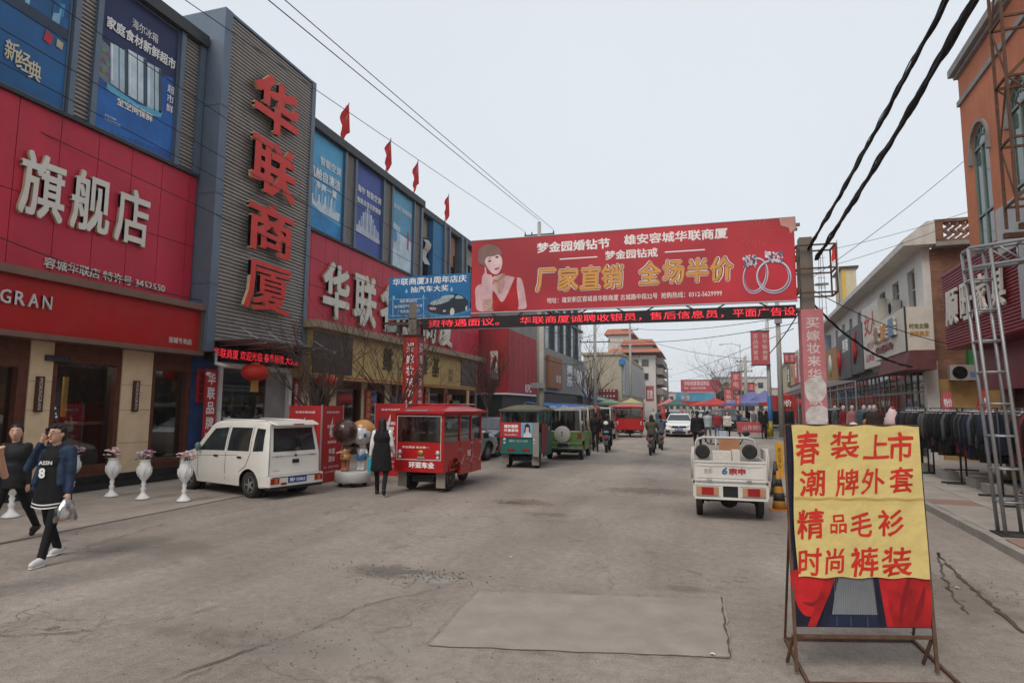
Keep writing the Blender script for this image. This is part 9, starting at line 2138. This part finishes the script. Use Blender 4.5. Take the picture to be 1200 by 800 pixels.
# ---- awnings, tents, umbrellas
A, B = PX(637,481,-8.0), PX(712,481,-8.0)
t = thing('blue_awning', 'long bright blue tarpaulin awning over the left pavement behind the minicars', 'awning', (-9, (A[1]+B[1])/2, 1.9)); y0, y1 = A[1]+4.5, min(B[1], 60)
q = MB().grid([[(-10.4+i*.6, y0+(y1-y0)*j/12, 2.15-.09*i+.03*math.sin(j*2+i)+.0) for j in range(13)] for i in range(5)]); q.box(-8.05,y0,1.62,-8.0,y1,1.80); part('tarpaulin', q, mat('tarp_blue', (.015,.12,.40), .5), t)
q = MB(); 
for k in range(6): y = y0+(y1-y0)*k/5; q.tube([(-8.1,y,0),(-8.1,y,1.7)], .025, 6); q.tube([(-10.3,y,0),(-10.3,y,2.1)], .025, 6)
part('pole', q, Msteel, t)
def tent(label, x, y, w_, m, h=2.3, top=3.2, frame='L'):
    t = thing('market_tent', label, 'tent', (x, y, 0), frame, local=True); q = MB(); r_ = w_/2; n = 6; rows = []
    for i in range(n+1):
        v = i/n; s_ = r_*(1-v); z = h+(top-h)*(v**1.5); rows.append([(s_*a, s_*b, z) for a, b in ((-1,-1),(1,-1),(1,1),(-1,1),(-1,-1))])
    q.grid(rows, smooth=False); q.grid([[(r_*a, r_*b, z) for a, b in ((-1,-1),(1,-1),(1,1),(-1,1),(-1,-1))] for z in (h-.25, h)], smooth=False); part('canopy', q, m, t)
    q = MB(); 
    for a in (-1,1):
        for b in (-1,1): q.tube([(a*r_*.97,b*r_*.97,0),(a*r_*.97,b*r_*.97,h)], .03, 5)
    part('leg', q, Msteel, t)
Mtb = mat('tent_blue', (.13,.14,.30), .7, var=.15); Mtr = mat('tent_red', (.36,.03,.03), .7, var=.15)
for lb, px, Y, w_, m, top in (('blue peaked market tent left of the white pole',881,64,5.2,Mtb,3.6),('second blue market tent just right behind the first',897,60,4.4,Mtb,3.5),('red market tent under the far arch column',838,98,6,Mtr,3.4),('orange red market tent near street centre',825,104,5,mat('tent_orange_red', (.38,.07,.035), .7),3.0),('red canopy right of the pole near the shop rail',921,54,3.8,Mtr,3.1),('dark green market umbrella tent far left of the sedan',792,96,4,mat('tent_dark_green', (.05,.10,.08), .7),3.1),('pink market tent beyond the green one',785,106,4,mat('tent_pink', (.45,.15,.17), .7),3.4),('pale yellow tent above the red tricycle taxi',740,62,2.4,mat('tent_yellow', (.38,.34,.17), .7),2.8),('pale green tent next to the yellow one',716,64,2.8,mat('tent_green', (.19,.27,.17), .7),2.7)):
    c = PY(px, 480, Y); tent(lb, c[0], Y, w_, m, 2.3, top)
t = thing('red_backdrop', 'red cloth stall backdrop with pale emblem beside the pink banner', 'stall cloth', (5.2, 50, 0)); a, b = PY(903,500,50), PY(933,468,50); q = MB().grid([[(a[0]+(b[0]-a[0])*i/14, 50+.08*math.sin(i*1.7), z) for i in range(15)] for z in (1.0, b[2]+.3)]); part('cloth', q, Mtr, t)
q = MB(); text(q, '特价', (a[0]+.6, 49.85, 2.0), *XZ, .9, .5, bold=.03); part('lettering', q, Mink, t)
for k, (px, Y, lb) in enumerate(((905,46,'rail of dark clothes at the stall left of the pink banner'),(915,48,'longer rail of dark clothes behind the concrete pole'))):
    c = PY(px, 500, Y); t = thing('clothes_rack', lb, 'clothes rack', (c[0], Y, PAV), local=True); q = MB().tube([(-.9,0,1.7),(.9,0,1.7)], .02, 5)
    for x in (-.9,.9): q.tube([(x,0,0),(x,0,1.7)], .025, 5)
    part('frame', q, Mdark, t)
    for j in range(12): o_ = bpy.data.objects.new('hanging_jacket', GM[[0,2,3,0][j % 4]][0]); link(o_); o_.location = (c[0]-.8+j*.145, Y, PAV+1.62); o_.rotation_euler = (0,0,R(80)); o_['label'] = GM[[0,2,3,0][j % 4]][1]+(' on the nearer far stall rail' if k == 0 else ' on the farther far stall rail'); o_['category'] = 'jacket'; o_['group'] = o_['label'].replace('jacket', 'jackets')
# parked scooters & helmet on the right pavement
for k, (px, Y, lb, m) in enumerate(((1000,20.5,'white scooter parked by the pavement behind the yellow board',Mwhite),(985,22.5,'dark scooter parked left of the white one',Mgr),(972,25,'red scooter parked near the pink banner',mat('scooter_red', (.25,.02,.02), .3, coat=.4)))):
    c = PY(px, 500, Y); scooter(lb, m, (c[0], Y, PAV), R(70+20*k), 1.05)
c = PY(1000,494,20.4); q = MB().lathe([(.13,0),(.14,.05),(.13,.12),(.09,.18),(.02,.21)], (c[0],20.4,1.28), 18); single('helmet', q, Mwhite, 'white helmet resting on the parked white scooter', 'helmet')
# far trees
for k, (px, Y, h_, lb) in enumerate(((690,57,8.5,'bare tree before the beige building'),(845,125,13,'large bare tree at the right of the far billboards'),(857,118,11,'second bare tree right of the far billboards'),(862,135,12,'bare tree deepest in the right hand row'))):
    c = PY(px, 480, Y); bare_tree('street_tree', (c[0],Y,0), lb, h_, 40+k, th=.16, n0=9, spread=.55 if k == 0 else .9, low=.3)
# ---- wires
Mwire = mat('black_cable', (.015,.015,.016), .6)
def wire(label, a, b, sag, r=.012, n=24, name='cable', cat='cable', m=None, twist=None):
    a, b = Vector(a), Vector(b); pts = []
    for i in range(n+1): t_ = i/n; pts.append(a.lerp(b, t_)-Vector((0,0,sag*4*t_*(1-t_))))
    q = MB().tube(pts, r, 5)
    if twist:
        rr = random.Random(twist)
        for k in range(9):
            ph = [rr.uniform(0, 6) for _ in range(4)]; off = [Vector((.035*math.sin(i*.33+ph[0]), .03*math.sin(i*.27+ph[1]), .05*math.sin(i*.21+ph[2])+.03*math.sin(i*.9+ph[3])))*r/.045 for i in range(n+1)]
            q.tube([p+off[i]*(1 if 0 < i < n else .2) for i, p in enumerate(pts)], r*rr.uniform(.3,.55), 4)
    return single(name, q, m or Mwire, label, cat, base=tuple(pts[0]))
def AT(px, py, z): return G(px, py, z)
def FAR(a, b, s=.2): a = Vector(a); b = Vector(b); b.z += .972*s; return a+(b-a)*2.4      # the wires run on over the camera to poles behind it
top = (PL[0], PL[1], PL[2]+.2)
wire('upper of two close wires running from the pole top to the upper left', top, FAR(top, AT(302,-10,11.0)), .2, .014); wire('lower of two close wires running from the pole top to the upper left', (PL[0]+.9,PL[1],PL[2]-.45), FAR((PL[0]+.9,PL[1],PL[2]-.45), AT(322,-10,10.6)), .2, .012)
wire('lone wire from the left crossarm end passing in front of the sign tower', (PL[0]-.9,PL[1],PL[2]-.45), FAR((PL[0]-.9,PL[1],PL[2]-.45), AT(205,-8,10.2)), .2, .010)
for k, (a, b, za, lb) in enumerate((((0,-40),(560,330),9.6,'thin wire crossing the blue posters and the tower, top one'),((-5,30),(545,340),9.0,'thin wire crossing the blue posters and the tower, second'),((-5,70),(540,352),8.4,'thin wire crossing the blue posters and the tower, third'),((-5,130),(530,372),7.6,'thin wire crossing the blue posters and the tower, lowest'))):
    wire(lb, AT(a[0], a[1], za), PX(b[0], b[1], -10.5), .12, .010)
wire('sagging black wire across the crimson fascia', AT(-6,276,4.9), PX(236,352,-12.5), .12, .012)
gz_ = (XR_+.05, YG, 6.15)
wire('thick tangled black cable bundle, left of the two, rising to the top right', gz_, FAR(gz_, AT(1112,-6,7.4), .45), .45, .030, 150, twist=1); wire('thick tangled black cable bundle, right of the two, rising to the top right', (XR_+.25,YG,5.9), FAR((XR_+.25,YG,5.9), AT(1146,-6,7.2), .5), .5, .036, 150, twist=2)
wire('black cable sagging from the gantry post to the orange building', (XR_+.1,YG,4.75), PYR(1135,428,20.7), .35, .020, 60, twist=3)
wire('second thinner cable to the orange building', (XR_+.1,YG,5.1), rotz(PYR(1140,408,20.9), ANG['R']), .25, .012)
for k, (a, b, lb) in enumerate((((945,330,18),(1140,180,20.6),'thin wire slanting up to the edge of the orange building'),((960,295,24),(1135,248,25),'thin wire over the white building cornice, upper'),((950,318,24),(1135,256,25),'thin wire over the white building cornice, lower'))):
    wire(lb, PY(*a[:2],a[2]), PY(*b[:2],b[2]), .1, .008)
for k, (a, b, lb) in enumerate((((738,384,P3[1]),(917,372,40.3),'long thin wire between the left and right poles, upper'),((700,400,P2[1]),(935,378,40.3),'long thin wire between the left and right poles, middle'),((782,440,P4[1]),(930,385,40.3),'wire from the far dark pole to the right pole'),((782,447,P4[1]),(873,425,P5[1]),'wire from the far dark pole to the distant right pole'),((738,392,P3[1]),(873,420,P5[1]),'slanting wire over the street centre'),((697,392,P2[1]),(632,380,PL[1]),'short wire between two left poles'),((697,420,P2[1]),(634,418,PL[1]),'lower short wire between two left poles'),((880,430,55),(940,360,30),'dark cable climbing from the distant pole to the gantry'))):
    A_, B_ = PY(*a), PY(*b); wire(lb, A_, B_, .5, .022 if k < 6 else .03)
# birdcage sign frame behind the pink banner: radio mast far away
c = PYR(962,310,60); t = thing('radio_mast', 'thin lattice radio mast far behind the gantry cage', 'mast', (c[0],60,0), 'R'); q = MB(); zt_ = PYR(962,292,60)[2]
for dx, dy in ((-.35,0),(.35,0),(0,.5)): q.tube([(c[0]+dx,60+dy,8),(c[0]+dx*.4,60+dy*.4,zt_)], .04, 4)
z = 8
while z < zt_: q.box(c[0]-.35,59.98,z,c[0]+.35,60.02,z+.05); z += .9
q.lathe([(.6,zt_-3.2),(.6,zt_-3.1)], (c[0],60.2,0), 12); part('lattice', q, Msteel, t)
# ---- haze
hz_ = MB(); hz_.box(-200,-30,-1.2,200,420,32)
hm = bpy.data.materials.new('thin_haze'); hm.use_nodes = True; n_, l_ = hm.node_tree.nodes, hm.node_tree.links; n_.remove(n_['Principled BSDF'])
pv_ = n_.new('ShaderNodeVolumePrincipled'); pv_.inputs['Color'].default_value = (.95,.96,.98,1); pv_.inputs['Density'].default_value = .0006; pv_.inputs['Anisotropy'].default_value = .2
l_.new(pv_.outputs[0], n_['Material Output'].inputs['Volume'])
ho = bpy.data.objects.new('haze', hz_.mesh('haze', hm)); link(ho); ho['kind'] = 'stuff'
